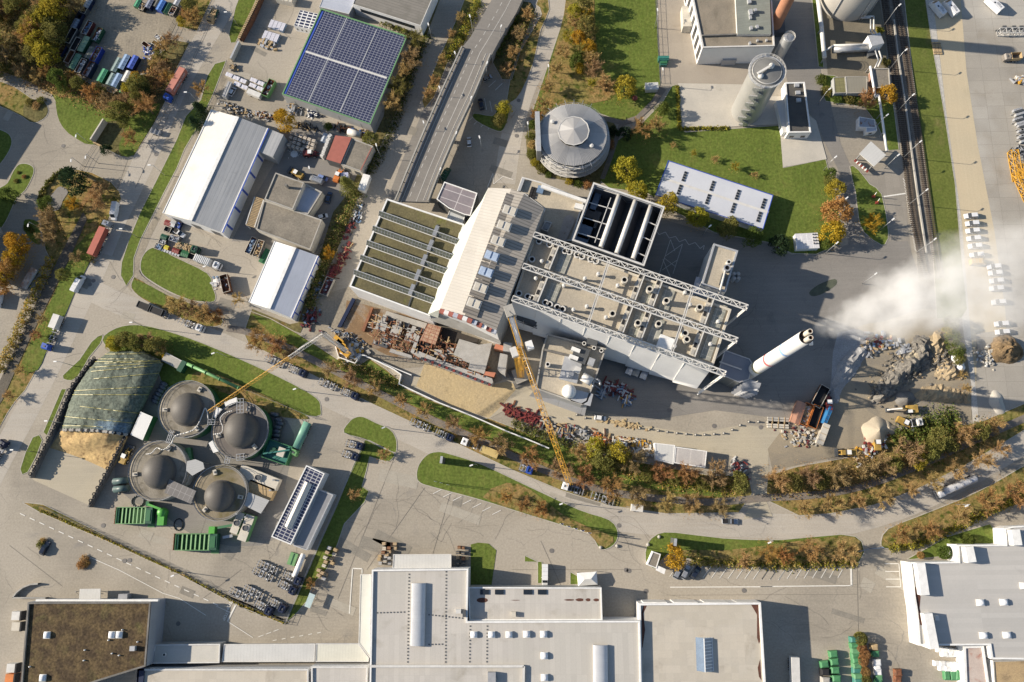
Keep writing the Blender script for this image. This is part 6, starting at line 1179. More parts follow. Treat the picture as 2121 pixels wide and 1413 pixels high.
q=Q(595,590);t=thing('party_tent','white pyramid roofed pavilion tent beside the factory wall','tent',q,.07);M=MW[t.name];g=MB();e=[M @ Vector(p) for p in ((-3.1,-2,2.3),(3.1,-2,2.3),(3.1,2,2.3),(-3.1,2,2.3))];r=[M @ Vector((-1.1,0,3.7)),M @ Vector((1.1,0,3.7))];g.poly([e[0],e[1],r[1],r[0]],white);g.poly([e[1],e[2],r[1]],white);g.poly([e[2],e[3],r[0],r[1]],white);g.poly([e[3],e[0],r[0]],white);g.build('canopy',t);g=MB();[g.bar((p.x,p.y,0),(p.x,p.y,2.3),.12,.12,steel) for p in e];g.build('poles',t);g=MB();[g.poly([Vector((e[i].x,e[i].y,0)),Vector((e[j].x,e[j].y,0)),e[j],e[i]],offwhite) for i,j in ((0,1),(3,0))];g.build('side_sheet',t)
fr(0,1043);car('dark car standing alone by a small planting bed in the car park',365,352,hz_((345,395),(390,310)),darkc,'suv')
fr(530,0);car('white car beside the flyover pier island',1688,1128,pi/2+.08,whitec,'small');car('black car in the slanted bays under the flyover edge',1782,830,pi/2+.2,darkc,'estate');car('pale car half hidden under the upper flyover edge',1830,625,.5,silverp,'small');car('dark green van at the foot of the flyover by the bunker hall',1500,1388,hz_((1480,1420),(1520,1350)),dgreen,'van')
fr(1580,350)
for k,(x,y) in enumerate(((1640,376),(1650,436),(1654,494),(1662,554),(1672,614),(1686,684))):car(f'white estate car parked on sandy paving, {ORD[k]} from the top of its column',x,y,pi+.06,whitec,'suv','white cars on the sandy paving')
car('yellow ochre van at the bottom of the white car column',1690,742,.04,paint('ochre_yellow',(.52,.33,.08)),'van')
for k,(x,y) in enumerate(((1822,776),(1832,826),(1842,888),(1842,948),(1858,1056),(1880,1228),(1888,1292))):car(f'white estate car on the jointed concrete below the steam, {ORD[k]} from the top',x,y,pi+.06,whitec,'suv','white cars on the jointed concrete')
fr(1580,0)
for lab,a,b in (('left one of three white camper vans at the top yard wall',(1320,30),(1420,150)),('middle white camper van beside its twin at the top yard wall',(1425,28),(1515,140)),('right one of three white camper vans, standing apart with open hatch',(1775,25),(1850,95))):
    p,r=Q(*a),Q(*b);t=thing('camper_van',lab,'camper',(p+r)/2,head(r,p),'camper vans');M=MW[t.name];g=MB();loft(g,[(-3.2,1.12,1.05,.4,2.8),(2.0,1.12,1.05,.4,2.8),(3.0,1.05,.95,.4,1.9),(3.6,1.0,.85,.4,1.1)],whitec);g.v=[M @ v for v in g.v];g.build('body',t);g=MB();[g.box((x,y,2.8),d,m,M=M) for x,y,d,m in ((-2,0,(.7,.7,.12),lgrey),(.4,.3,(.6,.5,.1),glass),(-.8,-.3,(1.4,.9,.06),lgrey))];g.build('roof_hatches',t);g=MB();g.poly([M @ Vector(q_) for q_ in ((2.1,-.9,2.72),(3.02,-.88,1.98),(3.02,.88,1.98),(2.1,.9,2.72))],glass);g.v=[v+Vector((0,0,.05)) for v in g.v];g.build('windscreen',t);wheels(t,M,(-1.8,2.2),.85,.35)
lorry('small grey brown flatbed truck alone on the jointed concrete',(1885,475),(2018,468),paint('dull_taupe',(.2,.18,.16)),[('open',.02,.6)],wood,artic=False,cabH=2.4)
def lat(label,a,b,wd,m,z=.2,grp=None):A,B=Q(*a),Q(*b);g=MB();u=Vector((0,0,z+wd/2));lattice(g,A+u,B+u,wd,m,wd*1.0);solo(g,'lattice_section',label,'crane part',(A.x,A.y,0),0,grp)
lat('white lattice crane section lying on the jointed concrete',(1850,270),(2200,262),2.0,offwhite)
q=Q(1960,235);g=MB();g.bar(Q(1840,245,.3),Q(1900,220,.3),.4,.4,dgrey);g.bar(Q(1900,220,.3),Q(2200,222,.3),.4,.4,dgrey);[g.box(Q(x,224,.4),(1.4,1.2,.8),dgrey) for x in (1905,1980,2040)];solo(g,'steel_beam','dark bent steel beam above the white lattice section','steel',q)
lat('left yellow lattice crane section stacked at the right picture edge',(1958,1210),(2000,1440),2.4,yellow,.2,'yellow lattice sections');lat('middle yellow lattice crane section stacked at the right picture edge',(2030,1300),(2066,1420),2.2,yellow,.2,'yellow lattice sections')
fr(1580,350);lat('lower yellow lattice crane section running out of the right picture edge',(1990,40),(2090,260),2.4,yellow,.2,'yellow lattice sections');lat('yellow lattice piece stacked on the lower section at the picture edge',(2040,20),(2110,190),2.0,yellow,2.6,'yellow lattice sections')
fr(1580,0)
pile('machine_parts','yellow and white crane parts at the right picture edge','crane part',2020,640,26,(yellow,offwhite,wood,grey),(4,2),(3,.6,.8),.8,4)
for k,(x,y) in enumerate(((2010,895),(2015,965),(2048,1015),(2048,1058),(2050,1105))):
    q=Q(x,y);t=thing('counterweight_frame',f'grey crane counterweight frame on the concrete, {ORD[k]} from the top of its column','crane part',q,.3,'counterweight frames');M=MW[t.name];g=MB();[g.box((i*1.1,j*.9,0),(.95,.75,1.3),mmx,M=M) for i in (-1,0,1) for j,mmx in ((-1,lgrey),(1,grey))];g.build('weights',t);g=MB();g.box((0,0,1.3),(3.6,.3,.3),dgrey,M=M);g.bar(M @ Vector((-2.6,0,.2)),M @ Vector((-1.5,0,1.5)),.25,.25,dgrey);g.build('frame',t)
pile('steel_pile','dark tangled steel parts between the weights and the yellow lattice','steel',2040,1195,40,(dgrey,black,grey),(4,1.6),(2.4,.3,.5),.8,6)
for k in range(3):q=Q(1352+23*k,385);g=MB();g.box((q.x,q.y,0),(.9,5.0,.4),orange if 0 else wood,.06);[g.box((q.x,q.y+i*1.7,.4),(1.0,.2,.1),dgrey,.06) for i in (-1,0,1)];solo(g,'beam_stack',('left','middle','right')[k]+' one of three tan beams lying on the sandy paving','beam',q,0,'tan beams')
fr(1580,700)
heap('brush_heap','round brown brush heap on the jointed concrete','heap',1915,95,5.2,4.0,mat('brush',(.22,.155,.085),(.15,.105,.06),1.2,rough=1,grain=.45,gscale=3,bump=.9),1.1,3,.5)
pile('rubble_pile','pile of pale broken stones beside the brush heap','rubble',1772,145,110,(conc,offwhite,w_cream),(3.2,3.6),(.9,.7,.6),1.2,8)
heap('sand_heap','small pale heap on the concrete near the pale strip','heap',1852,512,2.6,1.3,slabm,1.5,5);heap('sand_heap','large pale cone of sand beside the yellow loader','heap',888,738,4.6,3.6,mat('pale_sand',(.43,.37,.28),(.38,.33,.25),.4,grain=.1),1.0,2,.05);heap('sand_heap','lower flat topped sand heap right of the pale cone','heap',985,715,3.2,1.6,mat('pale_sand',(.5,.4,.3)),.8,9,.1)
for k,(x,y) in enumerate(((1510,162),(1530,186),(1546,211),(1554,239))):q=Q(x,y);g=MB();g.lathe(q,[(1.3,0),(1.35,1.0),(1.2,1.5),(.4,1.7),(.4,1.9),(0,1.9)],white,16);solo(g,'white_tank',f'white round tank in the hedge, {ORD[k]} from the top of four','tank',q,0,'white round tanks')
def mound(label,poly_,h,m,seed,name='spoil_heap',step=1.1,amp=.5):
    L=QL(poly_);xs=[p.x for p in L];ys=[p.y for p in L];rr=random.Random(seed);g=MB();x0,y0=min(xs),min(ys);nx,ny=int((max(xs)-x0)/step)+1,int((max(ys)-y0)/step)+1;n=len(L)
    def dist(x,y):
        inside=False;dm=1e9
        for i in range(n):
            a,b=L[i],L[(i+1) % n]
            if (a.y>y)!=(b.y>y) and x<(b.x-a.x)*(y-a.y)/(b.y-a.y)+a.x:inside=not inside
            t_=max(0,min(1,((x-a.x)*(b.x-a.x)+(y-a.y)*(b.y-a.y))/max((b-a).length_squared,1e-6)));dm=min(dm,hypot(x-a.x-(b.x-a.x)*t_,y-a.y-(b.y-a.y)*t_))
        return dm if inside else-dm
    G={}
    for i in range(nx+1):
        for j in range(ny+1):
            x,y=x0+i*step,y0+j*step;d=dist(x,y)
            if d>-step:z=0 if d<=0 else h*min(1,d/(h*1.15))**.8*(.72+.28*sin(x*.6+seed)*cos(y*.55+seed*2))+rr.uniform(-amp,amp)*min(1,d);G[i,j]=Vector((x+rr.uniform(-.3,.3)*step*.8,y+rr.uniform(-.3,.3)*step*.8,max(z,-.05)))
    for (i,j) in G:
        if (i+1,j) in G and (i,j+1) in G and (i+1,j+1) in G:g.poly([G[i,j],G[i+1,j],G[i+1,j+1],G[i,j+1]],m)
    c=sum(L,Vector())/n;return solo(g,name,label,'spoil heap',(c.x,c.y,0))
rock=mat('grey_rock_spoil',(.21,.195,.17),(.12,.112,.1),.3,rough=1,grain=.35,gscale=1.6,stains=((.36,.31,.22),.18,.55,.65),bump=.8);clayh=mat('clay_spoil',(.38,.30,.19),(.31,.245,.16),.2,rough=1,grain=.2,stains=((.27,.21,.13),.25,.55,.7),bump=.6)
mound('long rough heap of grey rock spoil across the works yard',[(850,520),(900,360),(980,240),(1150,60),(1210,-20),(1330,0),(1350,130),(1320,230),(1200,330),(1080,420),(960,530)],4.6,rock,3,step=.85,amp=.75)
mound('ochre clay heap with dug out steps right of the grey rock',[(1170,470),(1250,400),(1400,370),(1640,440),(1650,520),(1520,520),(1300,500)],3.4,clayh,5,step=.85,amp=.55)
mound('pale clay mound beside the hedge above the stepped heap',[(1380,190),(1420,100),(1480,190),(1570,270),(1590,330),(1480,340),(1340,320)],3.4,clayh,7,step=.85,amp=.6)
for k,(x,y) in enumerate(((1000,330),(1100,200),(1230,130),(1060,300),(930,430),(1180,260),(1400,150),(1450,240))):pile('rock_pile',f'broken grey and ochre rock debris on the spoil, {ORD[k]} patch','rock',x,y,110,(rock,rock,clayh,rock),(5,4),(.8,.7,.6),2.0,90+k,'rock debris')
mound('narrow ridge of grey dust along the dark yard',[(520,450),(600,200),(700,90),(840,40),(820,140),(720,300),(620,420),(590,520)],3.2,mat('grey_dust',(.33,.33,.33)),9,step=.9,amp=.4)
mound('pale broken clay strip running up to the steam',[(1290,20),(1380,-70),(1460,60),(1440,150),(1350,230)],3.6,clayh,11,amp=.6);heap('sand_heap','dark grey gravel cone behind the excavator','heap',1120,480,3.2,2.6,dconc,1,4,.05)
def excavator(label,x,y,rz,col,arm,name='excavator'):
    q=Q(x,y);t=thing(name,label,'excavator',q,rz);M=MW[t.name];g=MB()
    for s in (-1,1):g.box((0,s*1.15,0),(3.6,.6,.8),black,M=M)
    g.box((0,0,.4),(1.6,2,.5),dgrey,M=M);g.build('tracks',t);g=MB();g.box((-.5,0,.9),(3.4,2.5,1.3),col,M=M);g.box((-1.9,0,1.0),(.8,2.4,1.1),dgrey,M=M);g.build('upper_body',t);g=MB();g.box((.6,.75,1.0),(1.5,1.0,1.7),glass,M=M,top=white);g.build('cab',t)
    g=MB();p=[M @ Vector(v) for v in ((1,-.2,1.6),(3.4,-.2,3.4),(arm,-.2,2.2),(arm+.5,-.2,.8))];[g.bar(a,b,.45,.5,col if k==0 else offwhite) for k,(a,b) in enumerate(zip(p,p[1:]))];g.build('boom',t);g=MB();g.box((arm+.6,-.2,.1),(.9,1.4,.9),dgrey,M=M);g.build('bucket',t)
def loader(label,x,y,rz,col,name='wheel_loader'):
    q=Q(x,y);t=thing(name,label,'loader',q,rz);M=MW[t.name];g=MB();g.box((-1.5,0,.7),(2.6,2.0,1.5),col,M=M);g.box((.9,0,.7),(1.8,1.6,.9),col,M=M);g.build('body',t);g=MB();g.box((-.1,0,1.5),(1.4,1.5,1.5),glass,M=M,top=white);g.build('cab',t);g=MB();[g.bar(M @ Vector((1.2,s*.6,1.4)),M @ Vector((3.0,s*.6,.6)),.25,.3,col) for s in (-1,1)];g.box((3.3,0,.1),(.9,2.6,.9),dgrey,M=M);g.build('bucket_arm',t);wheels(t,M,(-1.7,1.3),.8,.7,.5)
excavator('orange and white tracked excavator digging below the grey rock heap',1150,568,pi+.05,myel,6.6)
loader('yellow and white wheel loader at the edge of the bramble bank',1110,675,pi-.5+pi,myel);lorry('white cabbed site truck parked behind the yellow loader',(1245,665),(1150,680),offwhite,[('open',.02,.5)],grey,artic=False,cabH=2.6);loader('yellow road roller at the end of the bramble bank',655,908,pi,myel,'road_roller');loader('yellow loader among stacked site parts by the bramble bank',885,825,pi/2,myel)
pile('building_material','mixed stack of site parts between the roller and the bramble bank','building material',850,880,90,(w_cream,rust,grey,wood,red,yellow,offwhite),(7,3,.5),(1.8,.8,.8),1.0,12)
for lab,x,y,a,b,col,fl in (('tall open rusty skip beside the ridge of grey dust',438,470,(405,525),(470,405),rust,black),('closed pinkish skip, left in the row of orange skips',262,598,(240,660),(285,530),paint('pinkish_rust',(.45,.24,.16)),0),('open skip full of scrap, middle in the row of orange skips',330,612,(310,670),(352,548),orange,wood),('open black bottomed skip, right in the row of orange skips',396,628,(375,690),(420,560),orange,black)):
    skip(lab,x,y,hz_(a,b),(7.6,3.2,2.4),col,fl or None,col if fl==0 else None,'orange and rusty skips')
skip('steel skip with a bright blue cover beside the orange skips',488,615,hz_((462,680),(515,555)),(6.4,2.2,2),grey,None,paint('bright_blue_cover',(.04,.2,.42)));loader('small red site dumper in front of the blue covered skip',505,512,pi/2,red,'dumper')
q=Q(460,765);g=MB();r_=hz_((440,815),(480,705));g.box((q.x,q.y,0),(7.2,2.2,2.4),w_cream,r_);[g.box((q.x+cos(r_)*i*2.2,q.y+sin(r_)*i*2.2,2.4),(.12,2.2,.1),wood,r_) for i in (-1,0,1)];solo(g,'site_container','long cream site container right of the stacked pallets','container',q)
for k,(x,y,m) in enumerate(((120,655,conc),(115,690,w_cream))):q=Q(x,y);g=MB();[g.box((q.x,q.y+j*.75,0),(7,.6,.7),m,-.06) for j in (-1,0,1)];[g.box((q.x+i*2,q.y,.7),(.2,2.2,.12),wood,-.06) for i in (-1,0,1)];solo(g,'beam_stack',('grey','cream')[k]+' stack of long beams left of the orange skips','beams',q)
pile('building_material','scattered pallets, bags and red parts below the orange skips','building material',310,775,100,(w_cream,w_cream,wood,grey,conc,wood,conc,maroon),(7,4,-.3),(1.2,.8,.6),.8,13);pile('building_material','coloured material racks at the edge of the steam','building material',930,35,60,(lgrey,sblue,wood,red,grey),(6,3,-.1,1),(2.4,.8,.9),1.2,14);pile('building_material','grey pipes and drums below the material racks','building material',1120,100,30,(lgrey,steel,grey),(3,2),(1.8,.9,.9),.8,15);pile('building_material','dark timber and pipes left of the grey rock heap','building material',878,108,25,(dgrey,wood,grey),(3.4,1.6),(2,.6,.6),.6,16)
fr(690,600,.18402)
rebar=mat('formwork_rust',(.30,.13,.07),(.2,.1,.06),.5,grain=.25);newc=mat('fresh_concrete',(.40,.39,.37),(.33,.32,.30),.35,grain=.12,stains=((.25,.2,.15),.4,.6,.75));pitw=mat('pit_wall',(.2,.13,.08),(.13,.09,.06),.4,grain=.3)
t=thing('foundation','half built concrete foundation with rusty formwork below the bunker hall','foundation',Q(700,450),-.33)
def pz(name,pts,z0,z1,m,top=None,par=None):g=MB();g.prism(QL(pts,z1),z0,z1,m,top=top);return g.build(name,par or t)
for k,(x,y) in enumerate(((545,395),(710,460),(875,520))):
    pz('pile_cap',[(x-75,y+45),(x-40,y-60),(x+70,y-20),(x+35,y+85)],.05,2.2,rebar,newc);pz('column_stub',[(x-5,y-50),(x+20,y-115),(x+60,y-100),(x+35,y-35)],.05,2.3,newc)
    pz('formwork_box',[(x+60,y-55),(x+95,y-140),(x+170,y-110),(x+135,y-30)],.05,1.2,maroon,dgrey)
pz('ground_slab',[(600,240),(1060,380),(1030,440),(580,290)],.05,1.6,newc,conc);pz('deck_formwork',[(1070,380),(1215,420),(1150,620),(975,570)],.05,3.2,rebar,mat('formwork_deck',(.46,.34,.24),(.36,.2,.13),.9,grain=.3,grid=(1.8,1.2,.1,(.25,.1,.07))));pz('cross_wall',[(945,515),(975,525),(905,720),(870,700)],.05,3,newc)
pz('shaft',[(975,580),(1115,620),(1085,710),(945,680)],.05,2.2,rebar,black);pz('floor_slab',[(1420,555),(1640,620),(1790,600),(1760,720),(1700,950),(1520,890),(1540,820),(1355,730)],.05,3.4,newc,newc)
pz('outer_wall',[(905,720),(960,690),(1300,830),(1790,1000),(1800,1040),(1780,1080),(1500,990),(1290,900),(1010,790)],.05,3.0,newc,newc)
for k in range(20):x,y=1000+40*k,775+15.6*k;q=Q(x,y,3.0);g=MB();g.box(q,(.8,.8,.45),red if k % 2 else dgrey,-.33);g.build('wall_anchor',t)
pz('stair_core',[(1880,715),(1965,735),(1935,960),(1850,890)],.05,6,newc,newc);pz('stair_core',[(1920,590),(2015,600),(1990,700),(1910,690)],.05,6.5,newc,newc);pz('formwork_panel',[(1830,610),(1930,635),(1920,690),(1810,660)],.05,5,rebar,paint('salmon_formwork',(.5,.2,.12)));pz('formwork_panel',[(1715,920),(1830,935),(1810,985),(1700,960)],.05,3.8,rebar,paint('salmon_formwork',(.5,.2,.12)))
for x,y,a,b in ((1185,705,90,70),(1320,680,80,60),(1245,745,70,60)):pz('concrete_block',[(x-a/2,y-b/2),(x+a/2,y-b/3),(x+a/3,y+b/2),(x-a/2,y+b/3)],.05,2.4,newc)
pz('open_bay',[(1240,430),(1640,560),(1600,620),(1420,560),(1350,730),(1150,640)],.05,.6,pitw,paint('deep_floor',(.05,.042,.036),.9));pz('lower_bay',[(460,560),(640,620),(600,660),(440,610)],.05,1.2,rebar,dgrey);pz('lower_bay',[(690,560),(900,620),(870,690),(660,650)],.05,1.4,rebar,mat('muddy',(.25,.17,.09),(.18,.12,.07),.5,grain=.2));pz('sheet_wall',[(215,90),(250,110),(90,420),(45,420)],.05,.9,navy);pz('trench_wall',[(425,200),(450,205),(350,470),(320,460)],.05,1.2,rebar);pz('grey_beam',[(650,660),(880,740),(890,775),(630,700)],.05,1.6,newc)
rr=random.Random(21);g=MB()
for _ in range(620):x,y=rr.uniform(420,1750),rr.uniform(0,1);y=260+(x-420)*.36+y*330;p=Q(x,y,1.0);g.box((p.x,p.y,rr.uniform(.5,3.2)),(rr.uniform(.5,3),rr.uniform(.12,.4),.15),rr.choice((rebar,rebar,wood,rust,rust,wood,rebar,newc)),rr.choice((-.33,1.24))+rr.gauss(0,.2))
solo(g,'site_clutter','loose planks, steel and tools strewn over the foundation','clutter',(Q(900,500).x,Q(900,500).y,0))['kind']='stuff'
pile('site_scrap','blue grey pile of steel props beside the small crane','scrap',190,540,90,(grey,sblue,dgrey,lgrey,wood),(8,1.6,-.45),(1.8,.3,.5),.9,22);pile('sand_bags','pale bags and pallets round the small crane','bags',200,680,60,(offwhite,conc,w_cream,yellow),(5,4),(1.6,1.2,.9),.8,23)
g=MB();pl=QL([(40,650),(75,770),(260,838),(320,745),(370,752),(520,820),(690,905),(775,965),(750,1068),(900,1140),(1200,1280),(1530,1412),(1700,1485),(1960,1600),(2190,1690),(2430,1790)]);g.strip(pl,.35,1.8,white,0);solo(g,'site_hoarding','white pipe like site hoarding zigzagging along the footpath','fence',(pl[0].x,pl[0].y,0))
g=MB();pl=QL([(85,720),(250,790),(325,740)]);g.strip(pl,.3,1.5,white,0);solo(g,'site_hoarding','short inner white hoarding round the small crane base','fence',(pl[0].x,pl[0].y,0));g=MB();pl=QL([(380,760),(560,830),(720,900),(890,970)]);g.strip(pl,.3,1.5,white,0);solo(g,'site_hoarding','straight white hoarding branch above the zigzag one','fence',(pl[0].x,pl[0].y,0))
fr(1060,700)
for lab,x,y,s,ms,sd in (('red formwork panels stacked at the start of the dusty lane',20,590,(5,2.6,-.35,1),(maroon,maroon,red,rust),31),('dense red rack stack right of the first red panels',155,635,(5,2.8,-.35,1),(maroon,maroon,red),32),('red and wood formwork under the crane jib at the lane',290,700,(5,2.6,-.35,1),(maroon,wood,conc,dgrey),33),('dark bins and pipes right of the crane jib',440,745,(5,3,-.3,1),(dgrey,steel,wood,grey,red),34),('bent grey sheets beside the yellow tree',565,755,(4,1.6,-.4,1),(lgrey,conc,dgrey),35),('orange brown timber racks above the yellow bushes',700,800,(5,2.4,-.3,1),(wood,rust,orange,w_cream),36),('yellow machines and barrels left of the white tents',1010,835,(4,1.2,-.1,1),(yellow,grey,yellow,dgrey),37),('pallets and boxes in front of the white tents',1060,900,(3.6,2.6),(wood,offwhite,w_cream),38),('scattered boxes along the edge of the dusty lane',930,815,(7,.8,-.15,1),(offwhite,wood,red,w_cream),39),('steel pipes and props under the bare trees by the gate',1790,1030,(4,2.6,-1,1),(dgrey,offwhite,red),40)):pile('building_material',lab,'building material',x,y,70,ms,s,(2.2,.6,.7),1.2,sd)
for lab,x,y in (('larger white box above the yellow bushes',825,838),('smaller white box right of the larger one',882,845)):q=Q(x,y);g=MB();g.box((q.x,q.y,0),(2.6 if x<850 else 2.0,2.2 if x<850 else 1.6,2.2),white,-.25);g.box((q.x,q.y,2.2),(.8,.5,.06),navy,-.25);solo(g,'white_box',lab,'box',q)
for lab,pts,m in (('white ribbed store tent beside the dusty lane',((1130,830),(1292,848),(1280,1000),(1140,965)),r_tin),('store shed with dark blue and pale roof sheets right of the white tent',((1294,860),(1545,895),(1530,1028),(1284,990)),mat('striped_shed_roof',(.42,.40,.38),(.38,.36,.35),.3,stripes=('x',4.2,-.3,.06),blot=((.05,.055,.085),.06,.5,.52)))):
    t,L=bld('store_shed',lab,pts,3.6,white,m,.1,.25,white,cat='shed')
for lab,x,y in (('left grey waste skip against the white facade',932,255),('middle grey waste skip against the white facade',986,268),('right grey waste skip against the white facade',1045,290)):skip(lab,x,y,hz_((925,280),(950,225)),(3.8,2.2,1.7),grey,None,silver if x!=986 else conc,'grey skips at the facade')
pile('formwork_stack','red and blue formwork racks in the shaded yard','building material',830,410,90,(maroon,red,sblue,lgrey,maroon),(6.5,2.6,-.35,1),(2.6,.6,.8),1.4,41);pile('pipe_stack','yellow and white pipe bundle beside the red racks','building material',910,495,24,(white,yellow,sblue),(2,1.4,1.1,1),(3.6,.4,.6),.9,42);pile('pipe_stack','pale blue pipe bundle left of the red racks','building material',705,440,24,(lgrey,sblue),(2,1.6,1.1,1),(3.4,.4,.6),.9,43)
car('small white loader van on the ochre spill in the lane',700,635,-.15,whitec,'small');q=Q(870,678);pile('soil_ridge','low ochre soil ridge along the chain posts','soil',870,678,60,(wood,clay),(8,1,-.2,1),(2,.8,.4),.5,44)
fr(1180,830,.198)
for k,(x,y) in enumerate(((75,148),(165,182),(258,150),(730,290),(830,300),(925,315),(1020,328),(1120,340),(1218,350),(1315,358),(1410,356),(1508,350),(1608,342),(1698,305),(1780,258),(1870,222),(1970,222),(2068,228))):q=Q(x,y);g=MB();g.lathe(q,[(.3,0),(.28,.9),(.2,1.0),(0,1.02)],conc,10);g.box((q.x,q.y,.0),(.9,.9,.12),dconc);solo(g,'bollard',f'stubby concrete chain post of the lane, {ORD[k]} from the left','bollard',q,0,'chain posts along the lane')
fr(100,0,.15573);hh=hz_((600,1080),(720,860))
for lab,x,y,d,col,fl,lid in (('open rust rimmed skip under the yellow trees',340,515,(6.6,2.6,2.2),dgrey,black,None),('open skip with blue tarp on its load',560,410,(6,2.4,2.2),maroon,sblue,None),('green skip under a bright silver tarp',690,500,(6,2.4,2.2),dgreen,silver,None),('pale green lidded skip in the middle of the group',515,630,(6.6,2.4,2.3),dgreen,None,paint('pale_green_lid',(.23,.33,.22))),('dark open maroon skip left of the pale green lid',400,620,(5.5,2.4,1.8),maroon,black,None),('green lidded skip next to the open black one',400,860,(6.4,2.4,2.2),dgreen,None,paint('moss_green_lid',(.12,.24,.16))),('open skip with four white squares inside',475,915,(6,2.3,2.2),dgrey,offwhite,None),('dark blue skip filled with white sacks',590,960,(6.4,2.4,2.6),navy,lgrey,None),('blue skip with empty tan inside',680,765,(6.2,2.4,2.4),paint('royal_blue',(.02,.05,.3)),wood,None),('dark grey lidded skip behind the tan one',590,740,(5,2.4,2),dgreen,None,paint('slate_lid',(.14,.15,.13))),('dark maroon open skip at the wood edge',320,790,(5.4,2.4,1.9),maroon,None,None),('blue black skip half hidden by the yellow trees',200,720,(5.5,2.4,1.9),navy,None,None),
    ('green lidded skip alone at the lower shrubs',760,1045,(5.4,2.4,2.2),green,None,paint('mid_green_lid',(.06,.26,.14))),('grey green lidded skip behind the light blue one',945,900,(6,2.3,2),dgreen,None,paint('grey_green_lid',(.2,.27,.26))),('light blue lidded skip, upper of two',1050,870,(6.2,2.5,2.4),navy,None,paint('light_blue_lid',(.22,.32,.47))),('strong blue lidded skip beside the light blue one',1165,870,(5.6,2.4,2.3),navy,None,paint('strong_blue_lid',(.06,.11,.42))),('greyish lidded skip at the lowest shrubs',870,1090,(5,2.3,1.9),dgreen,None,paint('grey_green_lid',(.2,.27,.26))),('light blue lidded skip, lower of two',950,1110,(5.6,2.4,2.3),sblue,None,paint('light_blue_lid',(.22,.32,.47))),('cream white box skip beside the yellow shrub',1080,1060,(4.6,2.3,2.3),offwhite,None,offwhite),('small light green box at the yellow shrub',1005,1225,(2.2,1.6,1.4),lgreen,None,lgreen),
    ('green lidded skip at the left of the top row',1222,85,(3.4,2.0,2),green,None,paint('mid_green_lid',(.06,.26,.14))),('scrap filled black skip in the top row',1285,120,(3.4,2.0,1.8),black,wood,None),('slate blue lidded skip in the top row',1385,95,(4,2.2,2.4),navy,None,paint('slate_blue_lid',(.2,.22,.28))),('dark lidded skip between slate and blue ones',1480,80,(3.6,2.2,2),dgrey,None,paint('olive_grey_lid',(.12,.12,.1))),('blue and white lidded skip in the top row',1540,125,(4.6,2.3,2.6),cobalt,None,paint('half_blue_lid',(.08,.2,.5))),('green skip right of the blue and white one',1610,150,(4.4,2.2,2),dgreen,None,dgreen),('open rust red skip at the right end of the top row',1685,185,(3.6,2.2,2.0),dgrey,rust,None),('white lidded skip above the rust red one',1755,55,(4,2.2,2.2),grey,None,lgrey),('grey skip at the top left of the yard',600,20,(4.4,2.2,2),dgrey,None,grey),('pale blue lidded skip at the tree edge',570,80,(4.4,2.2,2),navy,None,paint('ice_blue_lid',(.38,.44,.5))),('open white rimmed skip at the tree edge',525,150,(4.6,2.2,2),dgrey,black,None),('dark open skip below the white rimmed one',470,215,(4.6,2.2,2),navy,black,None),('second dark open skip below the white rimmed one',430,290,(4.6,2.2,2),navy,black,None),('grey blue skip at the lower end of the tree edge',400,355,(4,2.2,2),navy,None,paint('dusty_blue_lid',(.22,.27,.34)))):skip(lab,x,y,hh,d,col,fl,lid,'skips in the upper left yard','skip_container')
for lab,x,y,fl in (('small skip with white load near the yard gate',1490,525,white),('small empty skip below the white loaded one',1455,605,black),('small skip behind the heap of blue scrap',1320,620,None)):skip(lab,x,y,-.62,(3.6,1.7,1.2),dgrey,fl,None,'small skips by the yard gate')
pile('scrap_heap','heap of bright blue and white scrap among the small skips','scrap',1350,690,70,(cobalt,paint('violet_scrap',(.2,.22,.5)),white,lgrey),(2.6,2.8),(1,.5,.5),1.4,51)
fr(320,420,.15573)
lorry('white ribbed refuse lorry at the yard hedge',(905,875),(575,755),whitec,[('ribbed',.02,.62)],offwhite,artic=False);lorry('dark green lorry loaded with pale timber',(618,660),(298,575),dgreen,[('wood',.02,.72)],wood,artic=False)
car('small white pickup car among the yard skips',340,410,-.6,whitec,'pickup');q=None
for lab,x,y,d,col,fl,lid in (('red lidded waste bin at the hall corner',205,288,(2.6,2.0,1.5),red,None,red),('grey bin beside the red lidded one',268,300,(2,2.4,1.5),grey,None,lgrey),('blue bin with drums beside the hall',335,312,(2.2,2.6,1.4),navy,cobalt,None),('black open bin behind the white pickup',195,370,(2.6,2,1.3),black,black,None),('green lidded bin at the yard hedge',150,475,(2.4,2,1.5),dgreen,None,dgreen),('silver scrap filled bin above the timber lorry',285,495,(3.4,2.2,1.5),lgrey,silver,None),('black bin with a grey grille at the hedge',125,535,(2.6,2,1.4),black,grey,None),('bin full of blue and white bags at the hedge corner',75,600,(2.6,2.2,1.4),black,sblue,None),('yellow lidded bin in the row at the hedge',180,612,(1.6,1.5,1.3),yellow,None,paint('lemon_lid',(.62,.55,.06))),('second red lidded bin, in the row at the hedge',310,652,(2.6,2.0,1.5),red,None,red),('green lidded bin right of the second red one',430,700,(2.8,2.2,1.6),dgreen,None,green),('black bin with white bar before the refuse lorry',520,735,(3,2.2,1.4),black,black,None)):skip(lab,x,y,-.35,d,col,fl,lid,'waste bins in the recycling yard','waste_bin')
for k in range(7):q=Q(120+36*k,640+12*k);g=MB();g.box((q.x,q.y,0),(.75,.9,1.1),dgrey,-.33);g.box((q.x,q.y,1.1),(.8,.95,.1),lgrey,-.33);solo(g,'wheelie_bin',f'small dark wheeled bin in the hedge row, {ORD[k]} from the left','bin',q,0,'small wheeled bins')
